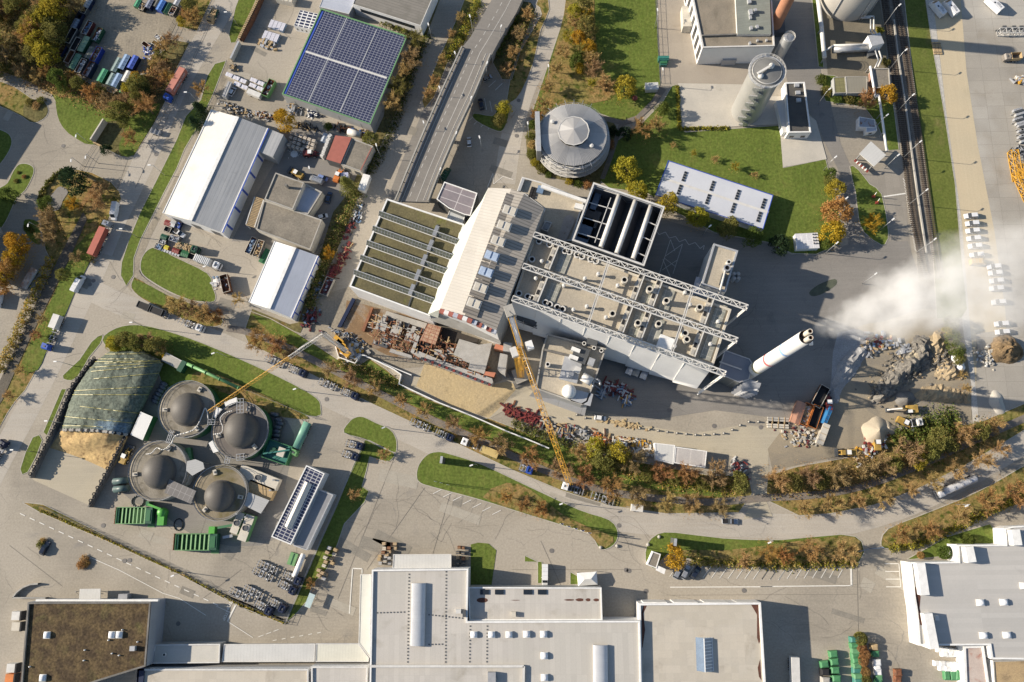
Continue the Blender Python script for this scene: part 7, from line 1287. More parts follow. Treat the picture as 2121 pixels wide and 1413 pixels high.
skip('long skip full of blue and silver scrap in the middle of the yard',1305,590,hz_((1250,680),(1345,485)),(6.4,2.3,1.8),dgrey,sblue,None);skip('long skip with brown timber scrap right of the silver scrap',1405,630,hz_((1360,720),(1440,510)),(6.4,2.3,1.8),dgrey,wood,None);q=Q(1485,720);g=MB();g.box((q.x,q.y,0),(5.5,3,.4),green,1.1);g.box((q.x,q.y,.4),(5.0,.2,.3),dgreen,1.1);solo(g,'green_platform','flat green steel platform beside the bright white hall','platform',q)
skip('rusty brown open skip with scrap on the lawn edge',975,1100,hz_((1000,1210),(950,985)),(6.6,2.8,2.8),rust,rust,None);pile('plastic_sheets','crumpled clear plastic sheets on the lawn by the rusty skip','litter',830,1050,22,(offwhite,lgrey,sblue),(2.6,4),(1.6,.7,.2),.3,52)
fr(580,240,.12739)
rr=random.Random(6);g0=Matrix.Rotation(-.35,4,'Z');bale=mat('paper_bale',(.50,.46,.40),(.38,.34,.30),1.2,grain=.3,gscale=4)
for i in range(6):
    for j in range(4):
        x,y=225+70*i+28*j*-.6,330+24*i+62*j
        q=Q(x,y);g=MB();h_=rr.choice((1.2,2.4,2.4));g.box((q.x,q.y,0),(1.3,1.05,h_),bale,-.35+rr.gauss(0,.06));g.box((q.x,q.y,h_),(1.25,.12,.05),wood,-.35);solo(g,'paper_bale',f'paper bale beside the long white hall, {ORD[j]} row, {ORD[i]} from the left','bale',q,0,'paper bales in the block')
for k in range(6):q=Q(835-24*k,370+62*k);g=MB();g.box((q.x,q.y,0),(1.5,1.2,2.4),mat('white_bale',(.62,.61,.58),(.5,.49,.47),1.5,grain=.3,gscale=4),1.1+rr.gauss(0,.1));g.box((q.x,q.y,2.4),(.1,1.2,.06),grey,1.1);solo(g,'white_bale',f'white plastic bale beside the red shed roof, {ORD[k]} from the top','bale',q,0,'white bales at the red shed')
pile('paper_litter','white scattered paper scraps on the dark yard floor','litter',230,620,60,(white,lgrey),(3,2.6),(.4,.25,.05),.05,53);skip('grey blue container box above the white bales',745,395,1.25,(3.4,1.8,2),sblue,None,paint('cold_grey_lid',(.36,.4,.45)));loader('small forklift with a pale roof on the dark yard',520,640,0,maroon,'forklift');q=Q(1225,310);g=MB();M=Matrix.Translation(q) @ Matrix.Rotation(-.3,4,'Z');g.tube(M @ Vector((-2.5,0,1.3)),M @ Vector((2.5,0,1.3)),1.2,1.2,12,offwhite);g.box((0,0,0),(4,1.8,.4),conc,M=M);solo(g,'tank','white lying tank beside the red shed roof','tank',q)
pile('scrap_pile','dark rusty steel frames stacked along the solar hall','scrap',1060,240,60,(black,rust,dgrey),(5,1.6,-.3,1),(1.6,.25,1.4),1.2,54);pile('scrap_pile','rusty frames with a blue drum left of the green bush','scrap',1350,290,50,(black,rust,wood,blue),(3.6,2,-.3,1),(1.2,.3,1),1.2,55);pile('scrap_pile','dark junk along the shady side of the gold birch','scrap',440,190,60,(dgrey,wood,black),(6,1.4,-.25,1),(1.8,.3,.6),.9,56)
loader('yellow and white machine at the flat roofed office corner',285,960,2.6,myel);car('pale blue car behind the court roof',705,1020,-.4,paint('pale_blue_car',(.2,.27,.5),.25),'small');car('silver flat van before the pale blue car',600,1060,-.4+pi,silverp,'van');loader('small orange and white loader beside the conifer',965,990,1.2,orange);q=Q(1070,1010);g=MB();g.box((q.x,q.y,0),(2.8,2.2,2.2),offwhite,.1,top=paint('lavender_top',(.42,.45,.62)));g.box((q.x,q.y,2.2),(.5,.5,.2),grey);solo(g,'site_box','pale lavender topped box under the conifer tip','box',q);car('dark blue car on the dirt floor right of the court roof',800,1340,1.35,paint('faded_navy',(.04,.07,.13),.3),'estate')
fr(530,350);car('small white and red truck at the office wall corner',530,382,.3,whitec,'small')
for k,(x,y,m) in enumerate(((590,940,maroon),(700,680,red),(660,720,maroon),(720,480,sblue))):pass
skip('dark red open skip on the muddy lane beside the bright white hall',572,940,hz_((545,1000),(600,880)),(6.6,2.9,2),w_cream,maroon,None)
pile('stacked_parts','red and blue stacked parts beside the hedge lane','building material',800,380,50,(sblue,white,black,lgrey),(2,5,-.4,1),(1.4,.5,.7),1,57);pile('stacked_parts','red crates along the hedge below the blue parts','building material',745,470,40,(red,maroon,dgrey),(1.6,6,-.4,1),(1.2,.6,.7),1,58);pile('stacked_parts','red beams beside the gold bush','building material',690,700,50,(red,maroon,wood),(2,6,-.4,1),(.5,2.4,.6),1,59);pile('stacked_parts','red machinery stack at the corner of the bright white hall','building material',430,1180,70,(red,maroon,sblue,dgrey),(3.4,5,-.5,1),(1.4,.7,.8),1.2,60);pile('stacked_parts','maroon frame stack above the site crane','building material',620,800,50,(maroon,rust,red),(2.2,4,-.4,1),(.5,2.6,.6),1,61);pile('stacked_parts','greyish scrap beside the dark red skip','building material',490,950,40,(grey,lgrey,sblue),(1.6,4,-.4,1),(1,.5,.6),1,62)
fr(440,0,.19817)
for lab,x,y,d,m in (('upper stack of violet grey panels in the timber yard',685,285,(6.4,3.4,1.3),lgrey),('lower stack of violet grey panels in the timber yard',620,400,(6.2,3.4,1.3),lgrey)):
    q=Q(x,y);t=thing('panel_stack',lab,'panels',q,-.33,'panel stacks');M=MW[t.name];g=MB();[g.box((-2.3+1.55*k,0,0),(1.4,d[1],d[2]),sblue if k % 2 else lgrey,M=M,top=mat('violet_panels',(.42,.42,.5),(.34,.34,.42),1,grid=(1.5,.45,.09,(.75,.75,.78)))) for k in range(4)];g.build('panels',t);g=MB();[g.box((-2.3+1.55*k,j*1.2,-.0),(.2,.3,.12),wood,M=M) for k in range(4) for j in (-1,1)];g.build('battens',t)
pile('timber_stack','pale timber stack with grey tops below the lower panels','timber',570,450,40,(wood,wood,lgrey),(3.6,1.1,-.33,1),(2.4,.8,1),1.2,63);pile('timber_stack','row of short grey topped stacks at the bottom of the panels','timber',560,500,16,(lgrey,wood),(3.2,.7,-.33,1),(1.5,1,.9),.5,64)
for lab,x,y,n in (('long white edged stack row at the timber yard entrance',280,845,6),('second white edged stack row below the entrance one',330,925,4),('grey topped stack left of the rusty green skip',500,885,4),('lower grey topped stack left of the rusty green skip',490,940,4)):
    q=Q(x,y);g=MB();M=Matrix.Translation(q) @ Matrix.Rotation(-.45,4,'Z');[g.box(((k-n/2)*1.5,0,0),(1.35,1.5,1.5+.2*(k % 2)),w_cream,M=M,top=mat('violet_panels',(.42,.42,.5))) for k in range(n)];solo(g,'timber_stack',lab,'timber',q,0,'timber yard stacks')
skip('open rusty skip with a green side beside the solar hall',605,950,hz_((560,1040),(650,870)),(7,2.6,2.4),lgreen,rust,None);q=Q(455,1005);g=MB();g.box((q.x,q.y,.5),(5.4,1.9,1.8),offwhite,-.42);[g.tube((q.x+s*1.5,q.y-s*.7+j*.9,.4),(q.x+s*1.5,q.y-s*.7+j*1.1,.4),.4,.4,8,black) for s in (-1,1) for j in (-1,1)];solo(g,'box_trailer','white box trailer beside the rusty green skip','trailer',q);car('white car half under a grey sheet in the timber yard',215,965,1.1,whitec,'small');q=Q(175,965);g=MB();g.box((q.x,q.y,0),(1.6,6.4,2.2),lgrey,-.3,top=mat('worn_sheet',(.4,.4,.4),(.3,.3,.3),.5));g.box((q.x,q.y,2.2),(.1,6.2,.1),grey,-.3);solo(g,'grey_locker','long narrow grey locker beside the white timber yard car','locker',q)
pile('scrap_heap','dark junk heap along the north end of the long white hall','scrap',260,1150,120,(dgrey,grey,black,lgrey,offwhite,wood,dgrey),(9,1.8,-.35),(1.1,.5,.5),1.1,65);pile('scrap_heap','wood and junk strip left of the gold birch','scrap',560,1215,70,(wood,dgrey,lgrey,rust),(5,1.4,-.3),(1.4,.5,.6),1,66);pile('frame_stack','rows of grey frames leaning at the solar hall wall','frames',850,1150,40,(steel,wood,lgrey),(3,3,-.33,1),(2.6,.35,.9),1,67);pile('scrap_heap','dark blue and white scrap right of the grey frames','scrap',1060,1200,40,(navy,white,dgrey),(4,1.6,-.33),(1.4,.6,.4),.6,68)
q=Q(435,250);g=MB();pl=QL([(545,-40),(430,220),(310,440)]);g.strip(pl,1.1,2.8,rust,0);[g.box(Vector(pl[0]).lerp(pl[2],k/26)+Vector((0,0,2.8)),(.9,.9,.3),wood,.5) for k in range(27)];solo(g,'timber_wall','long wall of stacked brown timber along the footpath','timber',(pl[1].x,pl[1].y,0));g=MB();pl=QL([(300,470),(215,650)]);g.strip(pl,.4,2.4,w_cream,0);g.bar(pl[0]+Vector((0,0,2.5)),pl[1]+Vector((0,0,2.5)),.7,.15,lgrey);solo(g,'yard_wall','pale wall and sliding gate of the timber yard','wall',(pl[0].x,pl[0].y,0));pile('timber_stack','small wood and tyre pile at the timber yard gate','timber',225,720,30,(wood,dgrey,wood),(2,2),(1.2,.6,.8),1,69)
q=Q(780,20);g=MB();g.box((q.x,q.y,0),(7,3,2.8),w_cream,-.25);[g.box((q.x+i*1.6,q.y-.4*i,2.8),(.1,3,.08),wood,-.25) for i in (-2,-1,0,1,2)];solo(g,'board_stack','big cream stack of boards at the top of the timber yard','timber',q)
fr(240,930,.25478)
def silage_trailer(label,x0,y0,x1,y1):
    c=Q((x0+x1)/2,(y0+y1)/2);rz=hz_((x0,(y0+y1)/2),(x1,(y0+y1)/2));t=thing('feeder_trailer',label,'trailer',c,rz,'green ribbed feeder trailers');M=MW[t.name];L_=(Q(x0,y0)-Q(x1,y0)).length;W_=(Q(x0,y0)-Q(x0,y1)).length;g=MB()
    for s in (-1,1):g.box((-L_*.08,s*W_/2,.6),(L_*.84,.2,3.0),lgreen,M=M)
    g.box((-L_*.5,0,.6),(.25,W_,3.0),green,M=M);g.box((-L_*.08,0,.8),(L_*.82,W_*.95,.9),mat('green_ribs',(.05,.13,.05),(.03,.09,.035),.5,grain=.2),M=M);g.build('tub',t);g=MB();n=8
    for k in range(n):x=-L_*.46+L_*.76*k/(n-1);g.box((x,0,3.0),(.42,W_,.2),paint('rib_green',(.27,.47,.22)),M=M)
    g.build('ribs',t);g=MB();g.box((L_*.4,0,.6),(L_*.2,W_,2.6),teal if 0 else dgreen,M=M);g.box((L_*.4,0,3.2),(L_*.12,W_*.7,.15),green,M=M);g.build('discharge_head',t);g=MB();g.box((L_*.38,-W_*.62,.1),(L_*.2,1.2,.12),lgreen,M=M);g.build('step_plate',t);g=MB();g.box((-L_*.58,0,.2),(.15,W_,2.4),rust,M=M);[g.box((-L_*.58,W_*(k/4-.5),.2),(.5,.1,2.6),rust,M=M) for k in range(5)];g.build('tail_frame',t);wheels(t,M,(-L_*.2,0,L_*.2),W_/2-.4,.5,.3)
silage_trailer('green ribbed feeder trailer nearer to the silage walls',50,475,330,605);silage_trailer('green ribbed feeder trailer nearer to the beige cooler units',525,688,852,818)
q=Q(400,515);t=thing('feed_mixer','bright green feed mixer with hose beside the left ribbed trailer','machine',q,0);M=MW[t.name];brg=paint('bright_green',(.09,.36,.06));g=MB();g.lathe(q,[(1.4,.3),(1.6,2.4),(1.2,3.2),(0,3.4)],brg,14);g.box((0,-2.5,.3),(2.2,3.4,2.4),brg,M=M);g.build('mixer',t);g=MB();g.bar(M @ Vector((-4.5,2.6,3)),M @ Vector((0,1,3)),.7,.6,brg);g.box((-4.8,2.8,0),(1,1.6,3),green,M=M);g.build('conveyor',t);g=MB();[g.tube(M @ Vector((5+1.5*cos(a),-4+1.9*sin(a),.2)),M @ Vector((5+1.5*cos(a+.5),-4+1.9*sin(a+.5),.2)),.15,.15,6,black) for a in [k*.5 for k in range(13)]];g.build('hose',t)
q=Q(800,660);g=MB();g.bar(Q(830,640,2.4),Q(975,615,2.8),.8,.7,green);g.box(Q(800,660),(2,2.4,2.2),brg);g.bar(Q(870,720,1.4),Q(950,705,1.4),.9,.4,steel);solo(g,'screw_conveyor','green screw conveyor between the right trailer and the coolers','machine',q);q=Q(180,425);g=MB();[g.tube(q+Vector((2.1*cos(a),1.8*sin(a),.25)),q+Vector((2.1*cos(a+.42),1.8*sin(a+.42),.25)),.22,.22,6,dgrey) for a in [k*.42 for k in range(15)]];solo(g,'hose_coil','coiled dark hose above the left ribbed trailer','hose',q)
for k,(x,y) in enumerate(((62,260),(65,325))):q=Q(x,y);M=Matrix.Translation(q) @ Matrix.Rotation(.1,4,'Z');g=MB();g.tube(M @ Vector((-2.5,0,1.5)),M @ Vector((2.5,0,1.5)),1.1,1.1,12,paint('dark_teal',(.07,.11,.11)));g.tube(M @ Vector((-2.9,0,1.5)),M @ Vector((-2.5,0,1.5)),.5,1.1,12,lgrey);[g.tube(M @ Vector((x_,s*.9,.5)),M @ Vector((x_,s*1.2,.5)),.5,.5,10,black) for x_ in (-.8,.8) for s in (-1,1)];solo(g,'slurry_tanker',('upper','lower')[k]+' dark slurry tanker left of the lower left gas tank','tanker',q,.0,'slurry tankers')
for k,(a,b) in enumerate((((1525,1080),(1155,920)),((1482,1160),(1118,975)),((1400,1305),(1045,1118)),((1290,1325),(930,1135)))):trailer_row(f'bare chassis lorry parked in the fenced yard corner, {ORD[k]} from the top',a,b,navy,'chassis lorries in the yard corner')
q=Q(1500,945);M=Matrix.Translation(q) @ Matrix.Rotation(hz_((1475,1005),(1525,885)),4,'Z');g=MB();N=12;prof=[(-4,.3),(-3.7,.9),(3.7,.9),(4,.3)];R=[[M @ Vector((x,cos(2*pi*i/N)*r,1.5+sin(2*pi*i/N)*r)) for i in range(N)] for x,r in prof]
for p,r in zip(R,R[1:]):[g.poly([p[i],p[(i+1) % N],r[(i+1) % N],r[i]],white,True) for i in range(N)]
[g.box((x,0,0),(.4,1.5,.8),conc,M=M) for x in (-2.5,2.5)];solo(g,'propane_tank','white lying propane tank beside the fence and workshop','tank',q);q=Q(1440,895);g=MB();g.box((q.x,q.y,0),(2.6,4,.5),green,-.3,top=paint('grass_green_lid',(.16,.32,.14)));g.box((q.x,q.y,.5),(.3,3.6,.1),dgreen,-.3);solo(g,'buried_tank_lid','flat green tank lid left of the white propane tank','lid',q);q=Q(1595,1225);g=MB();M=Matrix.Translation(q) @ Matrix.Rotation(-.35,4,'Z');g.box((0,0,2.4),(2.0,4.4,.12),mat('shelter_glass',(.45,.55,.55),(.4,.5,.5),.4,rough=.2),M=M);[g.box((x,y,0),(.1,.1,2.4),steel,M=M) for x in (-.9,.9) for y in (-2,0,2)];solo(g,'shelter','glass roofed bicycle shelter on the yard corner grass','shelter',q)
skip('small green open box between the gas tanks',612,45,1.8,(4.2,1.7,1.8),green,None,lgreen);fr(0,700);loader('yellow wheel loader in the shade beside the silage wall',1012,935,1.2,myel);trailer_row('dark chassis lorry at the left picture edge by the road',(70,815),(-60,1000),navy)
fr(320,720,.16983)
for k,(x,y) in enumerate(((130,450),(112,488),(85,530),(60,570),(35,615),(20,660))):q=Q(x,y);g=MB();g.lathe(q,[(.2,0),(1.0,.3),(1.0,.9),(.6,1.4),(0,1.5)],paint('bale_wrap',(.07,.08,.1),.3,0,1,.6),10);g.v=[q+Matrix.Rotation(-.5,3,'Z') @ Vector(((v-q).x*1.6,(v-q).y*.8,(v-q).z)) for v in g.v];solo(g,'wrapped_bale',f'black wrapped silage bag left of the upper tank, {ORD[k]} from the top','bale',q,0,'black silage bags')
for k,(x,y) in enumerate(((1475,820),(1522,885),(1540,928),(1512,975),(1500,1025),(1495,1075),(1480,1130))):q=Q(x,y);M=Matrix.Translation(q) @ Matrix.Rotation(-.1,4,'Z');g=MB();g.tube(M @ Vector((-1.3,0,.8)),M @ Vector((1.3,0,.8)),.75,.75,10,paint('bale_wrap',(.07,.08,.1)));g.tube(M @ Vector((1.3,0,.8)),M @ Vector((1.5,0,.8)),.75,.4,10,dgrey);solo(g,'rolled_tube',f'dark rolled tube right of the slate decked tank, {ORD[k]} from the top','tube',q,0,'dark rolled tubes')
fr(530,1043)
crate=paint('cardboard_crate',(.42,.31,.19),.8)
def crates(lab,cells,d,rz=0,mats=(crate,w_cream,wood),name='pallet_stack',grp=None,s0=1):
    rr=random.Random(s0)
    for k,(x,y) in enumerate(cells):
        q=Q(x,y);h_=rr.uniform(.9,2.2)*d[2];m=rr.choice(mats);t=thing(name,lab.format(ORD[k]),'pallet',q,rz+rr.gauss(0,.05),grp);M=MW[t.name];g=MB();[g.box((0,j*d[1]*.36,0),(d[0],.12,.14),wood,M=M) for j in (-1,0,1)];g.build('pallet',t);g=MB();g.box((0,0,.14),(d[0]*.95,d[1]*.92,h_),m,M=M);g.box((0,0,.14+h_),(d[0]*.9,.1,.04),wood,M=M);g.build('goods',t)
crates('stacked crate pallet by the ribbed canopy, {} of the left cluster',((1022,315),(1080,320),(1105,318),(1020,355),(1060,350),(1105,352),(1015,385),(1060,380),(1042,402)),(1.2,1.0,1.0),0,(crate,crate,rust,w_cream),'pallet_stack','crates left of the canopy',2);crates('pale cage pallet at the canopy corner, {} from the top',((985,415),(980,440),(1030,420),(990,470),(1030,455),(1060,430),(1062,470)),(1.1,.9,.9),0,(lgrey,conc,wood),'cage_pallet','cage pallets at the canopy corner',3);crates('dark crate pallet beside the lawn strip, {} of the right cluster',((1610,345),(1640,350),(1600,385),(1640,395),(1600,425),(1645,435),(1600,470),(1645,470),(1672,370),(1672,430)),(1.1,1.0,1.0),0,(rust,crate,dgrey,wood),'pallet_stack','crates right of the canopy',4)
crates('crate stack on the fence lawn edge, {} from the top',((590,350),(640,365),(575,385),(625,400),(560,425),(600,440),(560,460),(610,470),(545,490),(510,525),(535,545),(510,565),(555,560),(545,590)),(1.3,1.0,1.0),-.35,(wood,crate,lgrey,w_cream),'pallet_stack','crates along the fence lawn',5)
fr(1580,1043);lorry('white box lorry in the shade of the sandy roofed hall',(238,1560),(228,1200),whitec,[('box',.0,.8)],offwhite,artic=False)
bagg=[paint(f'green_cover_{i}',c,.6) for i,c in enumerate(((.07,.23,.1),(.11,.27,.13),(.05,.19,.15)))]
def goods(lab,pts,grp,seed,mats=bagg,d=(2.6,2.0,2.2)):
    rr=random.Random(seed)
    for k,(x,y) in enumerate(pts):
        q=Q(x,y);t=thing('covered_goods',lab.format(ORD[k]),'covered goods',q,rr.gauss(0,.06),grp);M=MW[t.name];m=rr.choice(mats);g=MB();a,b,h_=d[0]/2,d[1]/2,d[2]*rr.uniform(.8,1.15);lo=[M @ Vector((i*a,j*b,.15)) for i,j in ((-1,-1),(1,-1),(1,1),(-1,1))];mi=[M @ Vector((i*a*.97,j*b*.97,h_*.85)) for i,j in ((-1,-1),(1,-1),(1,1),(-1,1))];hi=[M @ Vector((i*a*.7,j*b*.6,h_+rr.uniform(-.1,.15))) for i,j in ((-1,-1),(1,-1),(1,1),(-1,1))]
        for i in range(4):g.poly([lo[i],lo[(i+1) % 4],mi[(i+1) % 4],mi[i]],m);g.poly([mi[i],mi[(i+1) % 4],hi[(i+1) % 4],hi[i]],m)
        g.poly(hi,m);g.build('cover',t);g=MB();[g.box((0,j*b*.8,0),(d[0],.15,.16),wood,M=M) for j in (-1,0,1)];g.build('pallet',t)
goods('green covered goods in the left column by the white lorry, {} from the top',((545,1185),(552,1245),(558,1310),(565,1375)),'green goods, left column',1);goods('covered goods in the outermost left column, {} from the top',((475,1265),(478,1325),(480,1390)),'goods, outermost left column',2,(bagg[0],black,conc));goods('green covered goods left of the clipped bushes, {} from the top',((710,1070),(712,1115),(722,1162),(722,1200),(728,1235),(730,1275),(732,1315),(735,1358),(738,1395)),'green goods left of the bushes',3,bagg+[bagg[0],offwhite],(2.8,1.7,2));goods('covered goods right of the clipped bushes, {} from the top',((868,1130),(880,1185),(890,1250),(892,1288),(900,1330),(905,1375),(900,1405)),'goods right of the bushes',4,(bagg[0],bagg[1],white,wood),(2.2,1.8,1.8));goods('teal covered goods standing apart in the yard, {} of two',((1055,1330),(1055,1385)),'goods standing apart',6,(bagg[2],rust),(2.2,2,1.8));goods('green covered goods at the loading dock, {} from the left',((1440,1350),(1490,1352),(1530,1350)),'green goods at the dock',7,bagg[:2],(1.8,3,2));goods('white wrapped pallets at the loading dock, {} of the upper block',((1385,1150),(1425,1158),(1465,1160),(1505,1165),(1420,1185),(1460,1188),(1500,1188)),'white pallets, upper block',8,(white,),(2.0,1.6,1.7));goods('white wrapped pallets at the loading dock, {} of the lower block',((1365,1260),(1405,1262),(1445,1265),(1490,1268),(1530,1272),(1405,1298),(1445,1300),(1490,1302),(1530,1305)),'white pallets, lower block',9,(white,),(2.0,1.6,1.7))
# ================================================================ TREES, HEDGES, LAMPS, STEAM
def leafmat(n,a,b,v=.7):
    m=mat(n,a,b,.9,.35,.65,rough=1,spec=.04,grain=.15,vary=v);nt=m.node_tree;bs=nt.nodes['Principled BSDF'];c=bs.inputs['Base Color'].links[0].from_socket
    tl=nt.nodes.new('ShaderNodeBsdfTranslucent');mx=nt.nodes.new('ShaderNodeMixShader');mx.inputs[0].default_value=.35;nt.links.new(c,tl.inputs[0]);nt.links.new(bs.outputs[0],mx.inputs[1]);nt.links.new(tl.outputs[0],mx.inputs[2]);nt.links.new(mx.outputs[0],nt.nodes['Material Output'].inputs[0]);return m
LM=dict(bare=leafmat('bare_twigs',(0.45,0.31,0.165),(0.33,0.225,0.12)),tan=leafmat('tan_foliage',(0.54,0.37,0.165),(0.4,0.275,0.125)),rust=leafmat('rust_foliage',(0.48,0.28,0.12),(0.35,0.2,0.09)),gold=leafmat('gold_foliage',(0.55,0.33,0.04),(0.4,0.25,0.035)),yellow=leafmat('yellow_foliage',(0.46,0.37,0.05),(0.3,0.26,0.04)),olive=leafmat('olive_foliage',(0.25,0.23,0.07),(0.17,0.16,0.05)),green=leafmat('green_foliage',(0.15,0.19,0.045),(0.1,0.13,0.032)),dark=leafmat('dark_needles',(0.049,0.077,0.035),(0.028,0.048,0.025)),orange=leafmat('orange_foliage',(0.5,0.28,0.1),(0.38,0.2,0.075)))
ADJ=dict(bare='bare brown',tan='thinning tan',rust='rust brown',gold='golden',yellow='yellow',olive='olive',green='green',dark='dark green',orange='orange')
PROTO={}
def me_(g,name):
    o=g.build(name);m=o.data;bpy.data.objects.remove(o);return m
def protos(form,i):
    if (form,i) in PROTO:return PROTO[form,i]
    r=random.Random(100+i+len(form)*17);T=MB();C=MB();z=Vector((0,0,1))
    def quad(p,d,ln,wd):
        d=d.normalized();s=d.cross(Vector((r.gauss(0,1),r.gauss(0,1),r.gauss(0,1))))
        if s.length<1e-3:return
        s=s.normalized()*wd/2;C.poly([p-s,p-s*.6+d*ln,p+s*.6+d*ln,p+s],leafy)
    leafy=LM['bare']
    if form=='bare':
        T.tube((0,0,0),(0,0,3),.2,.15,7,bark)
        for k in range(11):
            a=k*2.4+r.uniform(-.4,.4);e=r.uniform(.35,1.25);L_=r.uniform(2.6,4.2);d=Vector((cos(a)*cos(e),sin(a)*cos(e),sin(e)));p0=Vector((0,0,r.uniform(1.8,3)));p1=p0+d*L_;T.tube(p0,p1,.1,.04,5,bark)
            for j in range(7):
                q=p0.lerp(p1,r.uniform(.3,1));d2=(d+Vector((r.gauss(0,.6),r.gauss(0,.6),r.gauss(.2,.4)))).normalized();q2=q+d2*r.uniform(.9,1.7);T.tube(q,q2,.035,.015,3,bark,False)
                for _ in range(25):quad(q.lerp(q2,r.uniform(.1,1.1))+Vector((r.gauss(0,.12),r.gauss(0,.12),r.gauss(0,.12))),d2+Vector((r.gauss(0,.7),r.gauss(0,.7),r.gauss(.1,.5))),r.uniform(.35,1.0),r.uniform(.05,.12))
    elif form=='leafy':
        T.tube((0,0,0),(0,0,3.4),.26,.16,7,bark)
        for k in range(30+i*4):
            a=r.uniform(0,2*pi);u=r.uniform(-.55,1);rad=sqrt(max(0,1-u*u))*r.uniform(.45,1)**.5;c=Vector((cos(a)*rad*3.5,sin(a)*rad*3.5,4.3+u*3.1))
            if k<9:T.tube((0,0,2.6),c,.09,.03,4,bark,False)
            rr_=r.uniform(.7,1.35)
            for _ in range(72):v=Vector((r.gauss(0,1),r.gauss(0,1),r.gauss(.25,.8))).normalized();quad(c+v*rr_*r.uniform(.55,1.05),v+Vector((r.gauss(0,.9),r.gauss(0,.9),r.gauss(0,.6))),r.uniform(.22,.5),r.uniform(.18,.36))
    elif form=='conifer':
        T.tube((0,0,0),(0,0,8),.25,.05,6,bark)
        for k in range(90):
            h=8.6*(k/90)**.85;a=k*2.4;L_=3.3*(1-h/9.2)*r.uniform(.8,1.15)+.2;d=Vector((cos(a),sin(a),-.18))
            for j in range(26):u=r.uniform(.1,1);quad(Vector((0,0,h+.4))+d*L_*u+Vector((r.gauss(0,.18),r.gauss(0,.18),r.gauss(0,.12))),d+Vector((r.gauss(0,.7),r.gauss(0,.7),-.25)),r.uniform(.3,.6),r.uniform(.08,.2))
    else:
        T.tube((0,0,0),(0,0,.8),.08,.05,5,bark)
        for k in range(22):
            a=r.uniform(0,2*pi);rad=r.uniform(0,1)**.5*1.5;c=Vector((cos(a)*rad,sin(a)*rad,.3+1.2*(1-rad/2)*r.uniform(.5,1.1)))
            for _ in range(48):v=Vector((r.gauss(0,1),r.gauss(0,1),r.gauss(.3,.7))).normalized();quad(c+v*r.uniform(.25,.62),v+Vector((r.gauss(0,.8),r.gauss(0,.8),r.gauss(0,.5))),r.uniform(.16,.36),r.uniform(.1,.24))
        if form=='ball':
            C=MB();[(lambda v:[quad(v*1.5*r.uniform(.93,1.02)+z*1.3,v+Vector((r.gauss(0,.7),r.gauss(0,.7),r.gauss(0,.7))),.2,.16)])(Vector((r.gauss(0,1),r.gauss(0,1),r.gauss(0,1))).normalized()) for _ in range(2200)]
    PROTO[form,i]=(me_(T,'trunk'),me_(C,'crown'));return PROTO[form,i]
RT=random.Random(77);SPOTS=[]
def grow(form,kind,px,py,R_,label,group,name=None):
    i=RT.randrange(3);tm,cm=protos(form,i);base=dict(bare=4.4,leafy=4.1,conifer=3.0,bush=2.0,ball=1.5)[form];s=R_/base;hc=dict(bare=4,leafy=4.2,conifer=3,bush=.8,ball=1.2)[form]*s
    q=P(px,py,hc);t=thing(name or ('bush' if form in ('bush','ball') else 'conifer_tree' if form=='conifer' else 'tree'),label,'bush' if form in ('bush','ball') else 'tree',(q.x,q.y,.05),RT.uniform(0,6.28),group);t.scale=(s,s,s*RT.uniform(.9,1.15))
    for n,m,ma in (('trunk',tm,bark),('crown',cm,LM[kind])):
        o=bpy.data.objects.new(n,m);COL.objects.link(o);o.parent=t;o.material_slots[0].link='OBJECT';o.material_slots[0].material=ma
    if form in ('bare','leafy') and kind in ('bare','tan','rust','gold','orange','yellow'):SPOTS.append((q.x,q.y,R_,kind))
def row(run,order,items,form='bare',kind='bare',R_=4.2,group=None,what='tree'):
    for k,it in enumerate(items):
        x,y=it[:2];kd=it[2] if len(it)>2 and it[2] else kind;r_=it[3] if len(it)>3 else R_;fm=it[4] if len(it)>4 else form
        grow(fm,kd,x,y,r_*RT.uniform(.94,1.06),f'{ADJ[kd]} {what}, {ORD[k]} from the {order} {run}',group or f'{what}s {run}')
ov()
row('in the verge row above the curved road','left',[(686,765),(732,786),(776,806,'tan',3.6),(831,831,'tan',3.4),(878,852,'tan',3.4),(938,878,0,3.8),(991,904,'rust',4.6),(1041,923,'bare',4.6),(1099,946,'rust',4.6),(1160,972,'bare',4.4),(1212,991,'rust',4.8),(1269,1006,'rust',5),(1323,1027,'bare',4.2),(1382,1038,'tan',4.4),(1434,1046,'tan',4.4),(1489,1051,'bare',4.2)])
row('in the eastern verge row above the curved road','left',[(1668,1053,'tan',3.6),(1721,1043,'tan'),(1774,1038,'tan',3.6),(1826,1026,'tan',4.4),(1884,1013,'tan',3.6),(1936,996,'tan',3.6),(1983,975,'tan',4),(2033,954,'tan',4.4),(2072,928,'tan',3.4)])
row('in the belt between footpath and white sheds','left',[(1201,936,'tan',3.6),(1232,926,'yellow',3.4,'leafy'),(1252,948,'olive',4,'leafy'),(1282,938,'yellow',4.2,'leafy'),(1268,960,'olive',3,'leafy'),(1311,951,'bare',5),(1340,985,'olive',2.4,'leafy'),(1369,978,'rust',4.2),(1398,990,'olive',2.6,'leafy'),(1423,980,'rust',4.8),(1482,985,'bare',5.4),(1455,1000,'olive',2.4,'leafy'),(1531,998,'olive',3.4,'leafy')])
